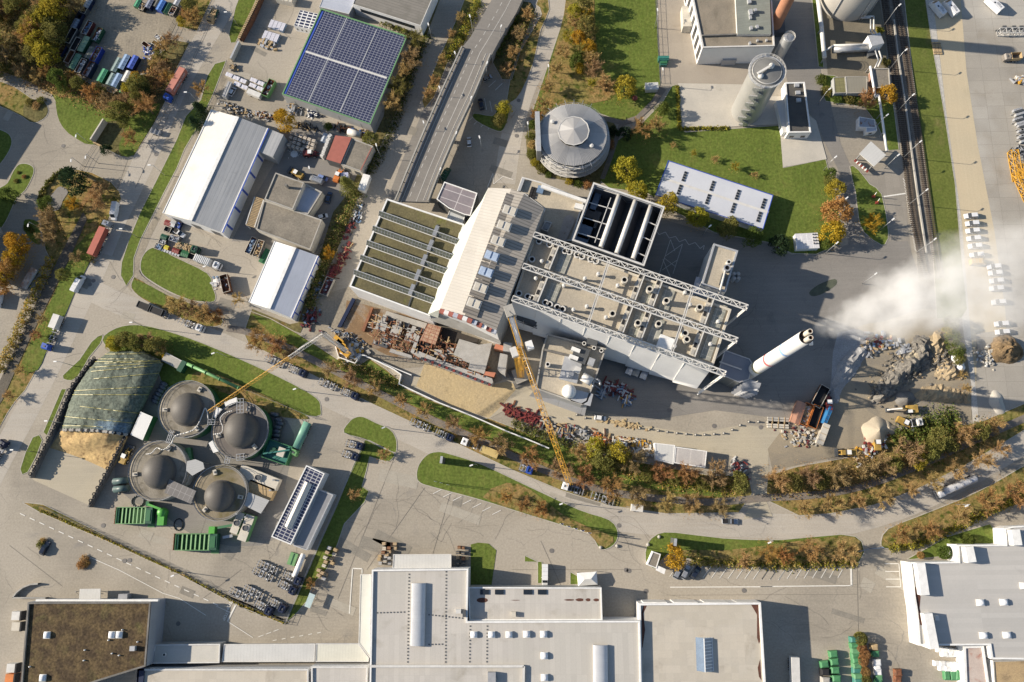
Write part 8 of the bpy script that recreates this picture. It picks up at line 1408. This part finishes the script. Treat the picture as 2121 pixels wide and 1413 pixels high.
row('in the dense belt below the works yard','left',[(1608,992,'tan',4.6),(1645,998,'olive',3.2,'leafy'),(1674,985,'bare',4.6),(1700,992,'olive',3,'leafy'),(1731,980,'bare',5),(1762,982,'tan',3),(1792,966,'bare',5),(1828,960,'bare',4.4),(1852,964,'olive',3,'leafy'),(1884,936,'bare',5.4),(1902,955,'yellow',3,'leafy'),(1945,912,'olive',4,'leafy'),(1925,938,'olive',3,'leafy'),(1968,920,'olive',3,'leafy'),(1997,896,'tan',4.6),(2030,892,'olive',3,'leafy'),(2066,878,'tan',3.4)])
row('in the lower roadside strip','left',[(1865,1108,'rust',4),(1900,1095,'tan',3),(1930,1098,'rust',4),(1990,1070,'tan',4),(2046,1040,'rust',5),(2106,1018,'rust',5)])
row('in the strip above the slanted parking bays','left',[(1398,1153,'gold',4,'leafy'),(1541,1160,'tan',3.6),(1596,1142,'orange',4),(1625,1150,'orange',4),(1682,1142,'rust',4.4),(1747,1142,'tan',4.8)])
row('on the lawn strip with the flags','left',[(1050,1030,'orange',3),(1085,1045,'rust',3.4),(1120,1056,'orange',3)])
row('of the yellow clump at the skip yard','top',[(123,18,'yellow',5.4),(105,32,'yellow',5),(84,48,'yellow',5.4),(110,58,'olive',5),(64,68,'yellow',4.6),(80,88,'yellow',5.4),(98,112,'yellow',5),(118,80,'olive',4.4),(72,112,'olive',4)],'leafy')
for k in range(52):
    x,y=RT.uniform(-30,180),RT.uniform(-30,150)
    if x>50+.3*(150-y)-(40 if y>120 else 0) and not (y<14):continue
    kd=RT.choice(('bare','bare','tan','olive','bare','rust'));grow('leafy' if kd=='olive' else 'bare',kd,x,y,RT.uniform(3.6,5.6),'autumn tree in the mixed wood filling the top left corner','wood in the top left corner')
row('of the shrub belt below the skip yard','left',[(20,140,'olive',3),(42,148,'bare',3.6),(75,158,'tan',3),(92,150,'rust',3),(118,160,'green',3.6,'leafy'),(130,180,'green',2.6,'leafy'),(160,172,'olive',3,'leafy'),(150,155,'orange',2),(188,192,'orange',4),(210,188,'olive',3),(225,212,'bare',4),(246,232,'olive',4,'leafy'),(258,205,'bare',4),(268,186,'yellow',3,'leafy'),(287,178,'olive',4.2,'leafy'),(282,162,'gold',2.4,'leafy'),(304,222,'rust',5.6),(255,250,'olive',3,'leafy'),(285,210,'olive',3.4,'leafy'),(300,190,'dark',3,'leafy')],group='shrub belt below the skip yard')
row('along the yard gate side of the straight road','top',[(393,10,'olive',3.4,'leafy'),(385,30,'rust',3.2),(402,36,'rust',4.6),(376,46,'yellow',2,'leafy'),(352,82,'bare',4),(338,98,'tan',4.4),(330,112,'olive',3.4),(322,128,'tan',3.6),(334,140,'bare',3.6),(345,158,'orange',3.4),(335,172,'rust',3),(414,184,'rust',3.6),(270,285,'rust',3.8)])
for lab,f,kd,x,y,r_ in (('upper dark conifer at the corner of the long white hall','conifer','dark',420,233,3.6),('lower dark conifer beside the long white hall','conifer','dark',410,262,3.2),('small round evergreen at the end of the pale garden wall','leafy','dark',221,311,2.2),('broad dark evergreen in the oval garden','leafy','dark',154,374,5.6),('small golden tree among the bare ones in the oval garden','bare','gold',149,421,3.4),('rounded dark green bush on the far left lawn','leafy','green',20,406,3.4),('golden birch beside the solar hall','leafy','gold',590,252,4.4),('yellow tree on the lawn above the condenser','leafy','yellow',1298,353,5),('gold green tree behind the condenser corner','leafy','yellow',1320,397,3.8),('rust coloured spreading tree at the garden path fork','bare','rust',1327,265,4.6),('tan bare tree right of the rust one at the path fork','bare','tan',1362,258,4),('yellow tree by the little white shelter','leafy','yellow',1294,184,4.4),('tan bush left of the yellow tree by the shelter','bare','tan',1256,176,4.6),('green bush at the bend of the garden path','leafy','green',1372,228,2.8),('dark green bush below the garden path fork','leafy','dark',1293,278,3),('golden shrub at the brick hut','leafy','gold',1839,196,3.6),('rust brown tree above the leafy roofed cabin','bare','rust',1795,210,4.6),('tall dark conifer at the wall of the recycling yard','conifer','olive',722,388,3.6),('gold bush beside the bright white hall','bare','gold',682,527,3),('small green bush in front of the solar hall','bush','green',680,262,1.8),('green bush beside the white lying tank','leafy','olive',768,290,3),('green ball tree on the stepped factory lawn','ball','green',2003,1118,1.8),('second green ball tree, lower on the factory lawn','ball','green',1955,1144,2),('small rust ball bush on the factory lawn','ball','rust',1907,1150,1.1),('small bare tree at the fence above the slanted shade','bare','tan',794,941,2.6),('small tan tree on the fence strip by the workshop','bare','tan',732,1024,2.4),('small rust tree on the yard corner grass','bare','rust',643,1210,2.2),('bright gold shrub at the top of the green tarp','bush','gold',343,741,1.7)):grow(f,kd,x,y,r_,lab,None)
row('in and below the oval garden','top',[(217,390,'bare',4),(203,414,'tan',5.4),(97,424,'green',3.2,'leafy'),(102,450,'bare',4.6),(103,473,'bare',4.4),(103,494,'bare',4.2),(157,533,'bare',2.8),(132,570,'olive',2.6,'leafy'),(89,662,'bare',2.6),(77,693,'rust',2.6),(43,768,'tan',2.6),(18,819,'tan',2.6)])
row('of the golden column by the flat trailer','top',[(40,505,'gold',4.6),(30,531,'gold',4.2),(22,552,'orange',4),(10,572,'gold',4),(2,592,'orange',3.6)],'leafy')
row('of the sprawling trees at the junction','left',[(362,632,'tan',4.4),(388,640,'bare',4.4),(425,652,'tan',5),(448,655,'orange',3.6),(536,700,'rust',5),(572,716,'rust',5.2),(600,735,'bare',3.4),(492,620,'tan',2.8)])
row('of the shrubs above the green tarp','left',[(236,712,'yellow',3,'leafy'),(258,704,'olive',3.2,'leafy'),(280,710,'olive',3.6,'leafy'),(300,705,'bare',3.6),(322,716,'olive',3.8,'leafy'),(336,722,'bare',3)],R_=3)
row('along the shady side of the solar hall','top',[(860,84,'olive',4.4),(852,118,'bare',5.4),(838,147,'tan',4.2),(829,181,'olive',4.8),(814,214,'tan',4.8)])
row('in the shaded strip west of the flyover','top',[(954,34,'tan',2.4),(935,71,'tan',2.4),(916,126,'tan',2.6),(899,168,'tan',2.6),(887,194,'tan',2.8)])
row('in the planted strip east of the flyover','top',[(1095,32,'tan',3.4),(1078,70,'bare',3.4),(1064,108,'tan',3.4),(1049,145,'tan',3.4),(1043,226,'yellow',3,'leafy'),(1033,249,'olive',3,'leafy')])
row('in the autumn belt left of the big lawn','top',[(1209,8,'olive',4.2,'leafy'),(1190,24,'yellow',3,'leafy'),(1213,30,'gold',3.2),(1192,50,'tan',4),(1216,56,'olive',4,'leafy'),(1178,74,'yellow',3.4),(1198,80,'gold',3,'leafy'),(1219,99,'gold',2.8,'leafy'),(1170,108,'tan',4),(1197,108,'olive',3.6),(1193,127,'green',3,'leafy'),(1226,124,'tan',4),(1200,141,'gold',2.2,'leafy'),(1230,146,'bare',4.4),(1152,141,'tan',3.4),(1133,181,'tan',3.6),(1226,172,'yellow',2.6),(1130,222,'tan',4.4),(1112,238,'rust',3.2)])
row('in front of the long low white hall','left',[(1382,424,'yellow',4.4),(1445,450,'yellow',4.2),(1509,471,'olive',4),(1560,492,'green',4.2),(1614,508,'dark',4)],'leafy')
row('on the lawn edge by the works road bend','top',[(1719,360,'green',2.2,'leafy'),(1718,374,'olive',2.4,'leafy'),(1730,393,'yellow',3.4,'leafy'),(1733,440,'orange',4.8,'leafy'),(1724,482,'gold',4.4,'leafy'),(1715,500,'green',3,'leafy'),(1804,465,'gold',3.8,'bare')])
row('of the saplings on the big lawn','left',[(1395,302,'tan',1.6),(1437,318,'yellow',1.4),(1481,330,'tan',1.8),(1523,345,'yellow',2),(1565,362,'tan',1.6)])
row('of the bed around the round office','top',[(1104,258,'green',2,'bush'),(1098,282,'olive',2,'bush'),(1102,300,'tan',1.8,'bush'),(1100,318,'olive',2.1,'bush'),(1108,336,'yellow',1.9,'bush'),(1122,350,'olive',2,'bush'),(1136,362,'green',1.6,'bush'),(1180,376,'yellow',1.8,'bush'),(1198,379,'green',2,'bush'),(1216,382,'rust',1.8,'bush'),(1268,272,'dark',2.4,'bush'),(1262,300,'rust',2.2,'bush')],what='bush')
row('in the shed garden by the railway','left',[(1702,165,'green',2.4,'bush'),(1712,190,'olive',2.2,'bush'),(1735,205,'green',2.2,'bush'),(1758,203,'olive',2.4,'bush'),(1776,206,'green',2,'bush'),(1822,62,'yellow',1.6,'bush'),(1834,130,'olive',2,'bush')],what='bush')
row('by the spoil heaps','top',[(1970,668,'olive',2.6,'leafy'),(1962,688,'yellow',2.2,'leafy'),(1974,700,'green',3,'leafy'),(1980,724,'green',3,'leafy'),(1986,745,'olive',2,'leafy'),(1992,775,'tan',2),(2000,805,'tan',2)],what='bush')
row('in the clipped row among the green covers','top',[(1782,1323,'olive',2),(1784,1342,'rust',1.6),(1790,1356,'rust',1.6),(1786,1368,'rust',1.6),(1791,1392,'rust',1.7),(1792,1408,'olive',1.6)],'ball',what='bush')
row('on the left lawns','top',[(50,366,'rust',.9),(38,357,'olive',.8),(33,375,'olive',1.1),(56,472,'green',1.6),(66,478,'olive',1),(75,218,'tan',2),(85,208,'olive',1.8),(62,212,'olive',1.8)],'bush',what='bush')
row('in the car park beds','left',[(84,1128,'olive',1.8),(90,1120,'tan',1.4),(168,1170,'rust',1.8),(174,1160,'tan',1.7),(178,1166,'rust',1.6)],'bush',what='bush')
def hedge(label,pts,wd,h,kinds,den=26,name='hedge',stuff=False):
    L=QL(pts);g=MB();r=random.Random(len(label))
    for a,b in zip(L,L[1:]):
        ln=(b-a).length;d=(b-a).normalized();n=Vector((-d.y,d.x,0))
        for _ in range(int(ln*den)):
            t_=r.uniform(0,ln);lump=.75+.35*sin(t_*1.3+a.x)+.2*sin(t_*3.1);s=r.gauss(0,wd*.28);p=a+d*t_+n*s+Vector((0,0,h*lump*max(.1,1-abs(s)/wd)*r.uniform(.4,1.05)));e=Vector((r.gauss(0,1),r.gauss(0,1),r.gauss(.4,.6))).normalized();f=e.cross(Vector((r.gauss(0,1),r.gauss(0,1),r.gauss(0,1)))).normalized()*r.uniform(.1,.22);e=e*r.uniform(.25,.6);g.poly([p-f,p-f*.6+e,p+f*.6+e,p+f],LM[r.choice(kinds)])
    o=solo(g,name,label,'hedge' if name=='hedge' else name,(L[0].x,L[0].y,0))
    if stuff:o['kind']='stuff'
hedge('long golden green hedge along the railway cutting',[(110,535),(85,590),(55,650),(30,710),(0,770)],3.6,2.6,('yellow','olive','tan','gold'),70);hedge('clipped hedge bending round the oval garden',[(86,420),(86,405),(100,380),(118,362),(140,353)],1.6,1.6,('olive','green'),70);hedge('yellow green hedge along the west foot of the flyover',[(992,5),(975,40),(960,75),(940,100),(925,130)],4,2.4,('yellow','olive','green'),80);hedge('green hedge along the east foot of the flyover',[(1075,35),(1045,85),(1028,120)],3,2,('green','olive'),70);hedge('ivy and brush along the wall below the recycling yard',[(745,400),(715,450),(690,500),(660,570),(640,640)],5,2.6,('olive','green','green','tan'),70);hedge('brush between white warehouse and solar hall',[(790,45),(830,62),(850,75)],3,2,('green','olive'),70);hedge('dark hedge down the shady east side of the solar hall',[(890,70),(860,130),(825,240),(790,320),(765,360)],3.4,1.8,('green','olive','dark'),50);hedge('low hedge edging the concrete pad',[(1403,180),(1407,268),(1510,266)],1.2,1.0,('yellow','olive'),60);hedge('low brush along the fence of the lower car park road',[(80,1056),(230,1121),(375,1187),(488,1247),(592,1290)],.8,.5,('yellow','olive','tan'),16);hedge('brush along the building site footpath',[(700,750),(755,765),(800,790),(830,800)],3.4,1.8,('olive','green','tan'),60);hedge('brush behind the white site hoarding',[(1060,875),(1110,900),(1160,915),(1200,930)],4,1.8,('green','olive','olive'),60);hedge('bramble undergrowth joining the belt trees by the sheds',[(1215,945),(1290,970),(1400,1000),(1540,1010)],6,1.2,('tan','olive','yellow','rust'),55);hedge('bramble undergrowth joining the trees below the works yard',[(1595,1010),(1700,1000),(1800,980),(1900,950),(2000,905),(2060,885)],7,1.6,('olive','tan','tan','rust'),60);hedge('dark green bramble bank beside the yellow loader',[(1850,918),(1900,888),(1950,872),(1985,865)],8,1.8,('green','green','olive'),150);hedge('yellow hedge under the bay trees of the parking',[(1430,1164),(1520,1168),(1640,1172),(1775,1166)],2.4,1.4,('yellow','olive','tan'),55);hedge('yellow green hedge along the lower shady street',[(1840,1136),(1900,1128),(1960,1102),(2060,1056),(2130,1022)],2.4,1.5,('yellow','olive'),55);hedge('shrubs south of the lorry yard along the straight road',[(190,545),(205,500),(215,450)],3,1.6,('olive','tan'),40);hedge('tangled shrubs filling the flyover strip',[(1100,25),(1080,70),(1062,115),(1045,150)],5,2.2,('olive','tan','green'),60)
hedge('undergrowth of the wood in the top left corner',[(0,20),(60,30),(40,70),(10,110),(60,130),(120,150)],16,3,('bare','olive','tan','bare'),110,'undergrowth',True);hedge('undergrowth of the shrub belt below the skip yard',[(60,150),(150,180),(240,220),(300,200),(335,120)],9,2,('bare','olive','tan','rust'),110,'undergrowth',True)
g=MB();r=random.Random(9)
for x,y,R_,kd in SPOTS:
    for _ in range(int(R_*26)):a=r.uniform(0,6.28);d=R_*1.15*sqrt(r.uniform(0,1));s=r.uniform(.08,.2);p=Vector((x+cos(a)*d,y+sin(a)*d,.62));b=r.uniform(0,3);g.poly([p+Vector((cos(b+k*pi/2)*s,sin(b+k*pi/2)*s*.7,r.uniform(0,.05))) for k in range(4)],LM[kd if kd in ('gold','orange','rust') else r.choice(('rust','tan','orange'))])
o=g.build('fallen_leaves');tag(o,'scattered brown and orange leaves fallen under the trees','leaves');o['kind']='stuff'
def lamps(run,order,pts,adir=(1,0),h=9.0):
    for k,(x,y) in enumerate(pts):
        q=P(x,y,h);d=Vector((*adir,0)).normalized();b=q+d*1.4;b.z=0;t=thing('street_lamp',f'slim grey street lamp, {ORD[k]} from the {order} {run}','street lamp',b,0,f'street lamps {run}');g=MB();g.tube(b,b+Vector((0,0,h-.3)),.13,.07,7,steel);g.tube(b+Vector((0,0,h-.3)),q,.06,.06,6,steel);g.build('pole',t);g=MB();g.box(q+Vector((0,0,-.1)),(1.1,.42,.2),lamphead,atan2(d.y,d.x));g.build('lamp_head',t)
lamps('along the straight road','top',[(467,25),(384,191),(309,342),(250,474),(271,668),(114,749),(95,872),(24,932)]);lamps('along the curved road','left',[(441,732),(610,806),(794,886),(976,964),(1162,1044),(1594,1124),(2002,1048)],(.9,.3));lamps('on the left driveways','top',[(157,282),(147,333),(177,326),(58,467)],(0,1),8);lamps('along the west edge of the flyover','top',[(973,33),(942,109),(910,181),(877,253)],(.3,-1),10);lamps('along the east edge of the flyover','top',[(1038,54),(1009,130),(976,202),(945,275),(912,350)],(-.3,-1),10);lamps('around the street under the flyover','top',[(887,50),(993,284),(779,300),(640,347)],(.3,-1),8);lamps('along the works yard and round office','top',[(1362,20),(1136,136),(1373,143),(1093,255)],(.1,-1));lamps('between the railway tracks','top',[(1864,10),(1877,103),(1892,196),(1907,293),(1920,393),(1937,495)],(-.6,-.5),11);lamps('along the works road','top',[(1719,184),(1838,238),(1861,321),(1731,325),(1754,410),(1850,454),(1734,503),(1814,567),(1471,468)],(-.6,-.5));lamps('in the recycling yard and car park','top',[(423,552),(357,1193)],(.5,.2),7)
fl_=[(1161,1085),(1175,1090),(1190,1095),(1204,1099),(1218,1104)]
for k,(x,y) in enumerate(fl_+[(900,997),(912,1000),(926,1004)]):
    q=P(x,y,7);b=Vector((q.x,q.y,0));t=thing('flagpole',f'white flagpole with hanging white and blue banner, {ORD[k]} from the left at the gate' if k<5 else f'bare leaning white flagpole, {ORD[k-5]} of three at the upper bays','flagpole',b,0,'flagpoles');g=MB();g.tube(b,b+Vector((0,0,8)),.09,.06,6,white);g.build('pole',t)
    if k<5:g=MB();[g.poly([b+Vector((.1+.25*i,-.25*(i % 2),7.6)),b+Vector((.35+.25*i,-.25*((i+1) % 2),7.6)),b+Vector((.35+.25*i,-.25*((i+1) % 2),3.6)),b+Vector((.1+.25*i,-.25*(i % 2),3.6))],white) for i in range(4)];g.box(b+Vector((.6,-.13,5)),(.5,.32,.7),cobalt);g.build('flag',t)
for lab,x,y in (('dark advertising pillar on the lawn below the curved road',920,955),('dark advertising pillar on the lawn by the parking bays',1391,1121)):q=P(x,y);g=MB();g.box(q,(2.2,.7,7.5),dgrey,1.45);g.box(q+Vector((0,0,7.5)),(2.3,.8,.15),lgrey,1.45);solo(g,'advertising_pillar',lab,'pillar',q)
for k,(x,y) in enumerate(((1365,1112),(1342,1128),(1244,1134),(1278,1131))):q=P(x,y);g=MB();g.lathe(q,[(.5,0),(.6,.3),(.45,.6),(.2,.75),(0,.8)],conc,7,False);solo(g,'boulder',f'pale boulder at the factory gate, {ORD[k]} of four','boulder',q,0,'gate boulders')
def fence(label,pts,h=1.7,m=steel,name='fence'):
    L=QL(pts);t=thing(name,label,'fence',(L[0].x,L[0].y,0));g=MB()
    for a,b in zip(L,L[1:]):
        [g.bar(a+Vector((0,0,z)),b+Vector((0,0,z)),.05,.06,m) for z in (.25,.9,h)];n=int((b-a).length/.6)
        for i in range(n):p=a.lerp(b,i/n);g.bar(p+Vector((0,0,.1)),p+Vector((0,0,h)),.025,.025,m)
    g.build('mesh_panel',t);g=MB()
    for a,b in zip(L,L[1:]):n=max(1,int((b-a).length/3));[g.box(a.lerp(b,i/n),(.1,.1,h+.1),m) for i in range(n+1)]
    g.build('posts',t)
fence('wire fence between gas plant lawn and tanks',[(345,740),(430,775),(520,812),(600,845),(655,868)]);fence('wire fence from the lawn tip down to the yard corner',[(715,897),(757,917),(725,985),(680,1085),(640,1180),(592,1292)]);fence('dark fence along the lower car park road',[(85,1048),(230,1116),(375,1183),(488,1243),(592,1287)],1.6,dgrey);fence('dark sliding gate across the factory entrance',[(1280,1122),(1338,1136)],2,dgrey,'gate');fence('yard fence beside the straight road at the skips',[(368,38),(348,80),(338,100)],1.8,dgrey);fence('fence line along the grass edge of the works yard',[(1357,-10),(1360,60),(1367,172)],1.8,dgrey);fence('blue grey gate at the lower street',[(1778,1142),(1800,1136),(1826,1134)],1.8,sblue,'gate')
fr(0,0);g=MB();pl=QL([(850,970),(748,1132)]);g.strip(pl,.5,3.0,w_cream,0);solo(g,'garden_wall','tall pale wall panel on the lawn by the driveway gate','wall',(pl[0].x,pl[0].y,0));g=MB();pl=QL([(752,1138),(828,1172)]);g.strip(pl,.5,1.4,wood,0);solo(g,'garden_wall','short timber wall at the end of the tall pale wall','wall',(pl[0].x,pl[0].y,0));g=MB();pl=QL([(612,1365),(785,1450)]);g.strip(pl,.35,1.8,wood,0);solo(g,'garden_wall','thin tan wall above the oval garden','wall',(pl[0].x,pl[0].y,0))
fence('sliding gate across the driveway',[(765,1150),(700,1250),(650,1350)],1.6,dgrey,'gate')
fr(1060,0);q=Q(1100,710);g=MB();g.box((q.x,q.y,0),(4.4,2.4,2.4),offwhite,.03);g.box((q.x,q.y,2.4),(4.8,2.8,.15),r_tin,.03);solo(g,'shelter','little white shelter on the lawn by the garden path','shelter',q);q=Q(1195,480);t=thing('recycling_bank','turquoise green container pair at the works yard fence','container',q);g=MB();g.box(q,(3.8,1.8,1.8),teal);g.box(q+Vector((0,-1.8,0)),(2.4,1.6,1.6),teal);g.build('tubs',t);g=MB();g.box(q+Vector((0,0,1.8)),(3.9,1.0,.4),teal);g.box(q+Vector((0,-1.8,1.6)),(2.5,.9,.3),green);g.build('lids',t);q=Q(968,800);g=MB();g.bar(q,q+Vector((0,0,2.2)),.12,.12,dgrey);g.lathe(q+Vector((0,0,1.6)),[(.4,0),(1.1,.5),(.9,.9),(0,1.4)],red,9);solo(g,'sunshade','small red sunshade on the lawn by the shelter','sunshade',q)
fr(1580,350);q=Q(330,590);t=thing('site_cabin','white patched roof cabin among trees at the lawn corner','cabin',q,.04);M=MW[t.name];g=MB();g.box((0,0,0),(7.6,5.4,2.6),w_white,M=M);g.build('body',t);g=MB();g.box((0,0,2.6),(7.8,5.6,.15),trim,M=M,top=mat('patched_roof',(.62,.62,.64),(.5,.51,.55),.4,blot=((.2,.12,.1),.35,.6,.64),grid=(1.9,6,.07,(.75,.75,.75))));g.build('roof',t);g=MB();[g.box((2.2+i*.9,j*1.1,2.75),(.4,.4,.4),dgrey,M=M) for i in (0,1) for j in (-1,0,1,2)];g.build('roof_vents',t)
for k,(x,y) in enumerate(((875,200),(900,250))):a,b=Q(x,y+20,.3),Q(x+25,y-15,4);g=MB();g.tube(a,a.lerp(b,.5),.12,.12,6,orange);g.tube(a.lerp(b,.5),b,.12,.1,6,white);g.box(Vector((a.x,a.y,0)),(1,.8,.9),red);solo(g,'rail_barrier',('upper','lower')[k]+' red and white raised barrier arm at the rail crossing','barrier',(a.x,a.y,0),0,'rail barriers')
fr(1580,700)
def person(label,x,y,rz,top,legs):
    q=Q(x,y);t=bpy.data.meshes.new('person');J=[(0,0,.95),(0,0,1.2),(0,0,1.45),(0,0,1.56),(.02,0,1.68),(.02,0,1.8),(0,.2,1.42),(-.08,.27,1.15),(.08,.27,.9),(0,-.2,1.42),(.1,-.27,1.15),(.2,-.25,.92),(0,.1,.9),(.16,.11,.5),(.12,.11,.06),(.26,.11,.04),(0,-.1,.9),(-.1,-.11,.5),(-.26,-.11,.08),(-.12,-.11,.04)]
    E_=[(0,1),(1,2),(2,3),(3,4),(4,5),(2,6),(6,7),(7,8),(2,9),(9,10),(10,11),(0,12),(12,13),(13,14),(14,15),(0,16),(16,17),(17,18),(18,19)];R_=[.15,.14,.15,.06,.1,.09,.08,.06,.04,.08,.06,.04,.1,.07,.05,.04,.1,.07,.05,.04]
    t.from_pydata(J,E_,[]);o=bpy.data.objects.new('person',t);COL.objects.link(o);md=o.modifiers.new('skin','SKIN');sv_=t.skin_vertices[0].data if t.skin_vertices else None
    if sv_ is None:
        bm=bmesh.new();bm.from_mesh(t);bm.verts.layers.skin.verify();bm.to_mesh(t);bm.free();sv_=t.skin_vertices[0].data
    for v,r_ in zip(sv_,R_):v.radius=(r_,r_)
    sv_[0].use_root=True;o.modifiers.new('sub','SUBSURF').levels=1;o.modifiers['sub'].render_levels=1;t.materials.append(top);o.location=q;o.location.z=.33;o.rotation_euler=(0,0,rz);tag(o,label,'person')
    g=MB();g.lathe((.01,0,1.72),[(.125,0),(.13,.08),(.08,.16),(0,.18)],legs,10);h=g.build('hair');h.parent=o
person('person in dark clothes walking on the footpath, left of two',352,1222,.2,paint('pale_jacket',(.45,.47,.5),.9),black);person('person in dark clothes walking on the footpath, right of two',366,1224,.2,dgrey,black)
A=P(1712,668,66);B=P(2230,535,84);ax=(B-A);Lx=ax.length;st=bpy.data.materials.new('steam');st.use_nodes=True;nt=st.node_tree;nt.nodes.remove(nt.nodes['Principled BSDF']);pv=nt.nodes.new('ShaderNodeVolumePrincipled');nt.links.new(pv.outputs[0],nt.nodes['Material Output'].inputs['Volume']);pv.inputs['Color'].default_value=(1,1,1,1);pv.inputs['Anisotropy'].default_value=0.0
tc=_n(nt,'ShaderNodeTexCoord');vec=tc.outputs['Object'];wn=_n(nt,'ShaderNodeTexNoise');nt.links.new(vec,wn.inputs['Vector']);wn.inputs['Scale'].default_value=.09;wn.inputs['Detail'].default_value=5
va=_n(nt,'ShaderNodeVectorMath',operation='MULTIPLY_ADD');nt.links.new(wn.outputs['Color'],va.inputs[0]);va.inputs[1].default_value=(17,17,17);vb=_n(nt,'ShaderNodeVectorMath',operation='SUBTRACT');nt.links.new(vec,va.inputs[2]);nt.links.new(va.outputs[0],vb.inputs[0]);vb.inputs[1].default_value=(8.5,8.5,8.5)
sp=_n(nt,'ShaderNodeSeparateXYZ');nt.links.new(vb.outputs[0],sp.inputs[0]);rad=_math(nt,'SQRT',_math(nt,'ADD',_math(nt,'POWER',sp.outputs[1],2),_math(nt,'POWER',sp.outputs[2],2)));rx=_math(nt,'MULTIPLY_ADD',_ramp(nt,sp.outputs[0],0,28),9.5,4.0)
edge=_ramp(nt,_math(nt,'DIVIDE',rad,rx),1.0,.6);fade=_math(nt,'MULTIPLY',_ramp(nt,sp.outputs[0],-2,6),_ramp(nt,sp.outputs[0],58,24));nz=_ramp(nt,_noise(nt,vec,.17,6,.6),.33,.6);dn=_math(nt,'MULTIPLY',_math(nt,'MULTIPLY',edge,fade),_math(nt,'MULTIPLY',nz,.125));nt.links.new(dn,pv.inputs['Density'])
g=MB();g.lathe((0,0,0),[(0,-6),(9,-4),(14,12),(20,34),(21,Lx),(0,Lx+1)],st,16);g.v=[Vector((v.z,v.y,-v.x)) for v in g.v];o=g.build('steam_plume');o.location=A;o.rotation_euler=ax.to_track_quat('X','Z').to_euler();tag(o,'white steam plume drifting right from the white chimney','steam');S.cycles.volume_bounces=8;S.cycles.volume_step_rate=.4;S.cycles.max_bounces=12
for lab,pts in (('office block outside the left edge, upper one shading the driveway',((-330,90),(-92,214),(-170,330),(-400,230))),('office block outside the left edge, lower one shading the driveway',((-330,330),(-70,395),(-40,460),(-120,560),(-400,500)))):
    ov();bld('office_block',lab,pts,11,w_cream,r_gravd,.5,.5,conc)
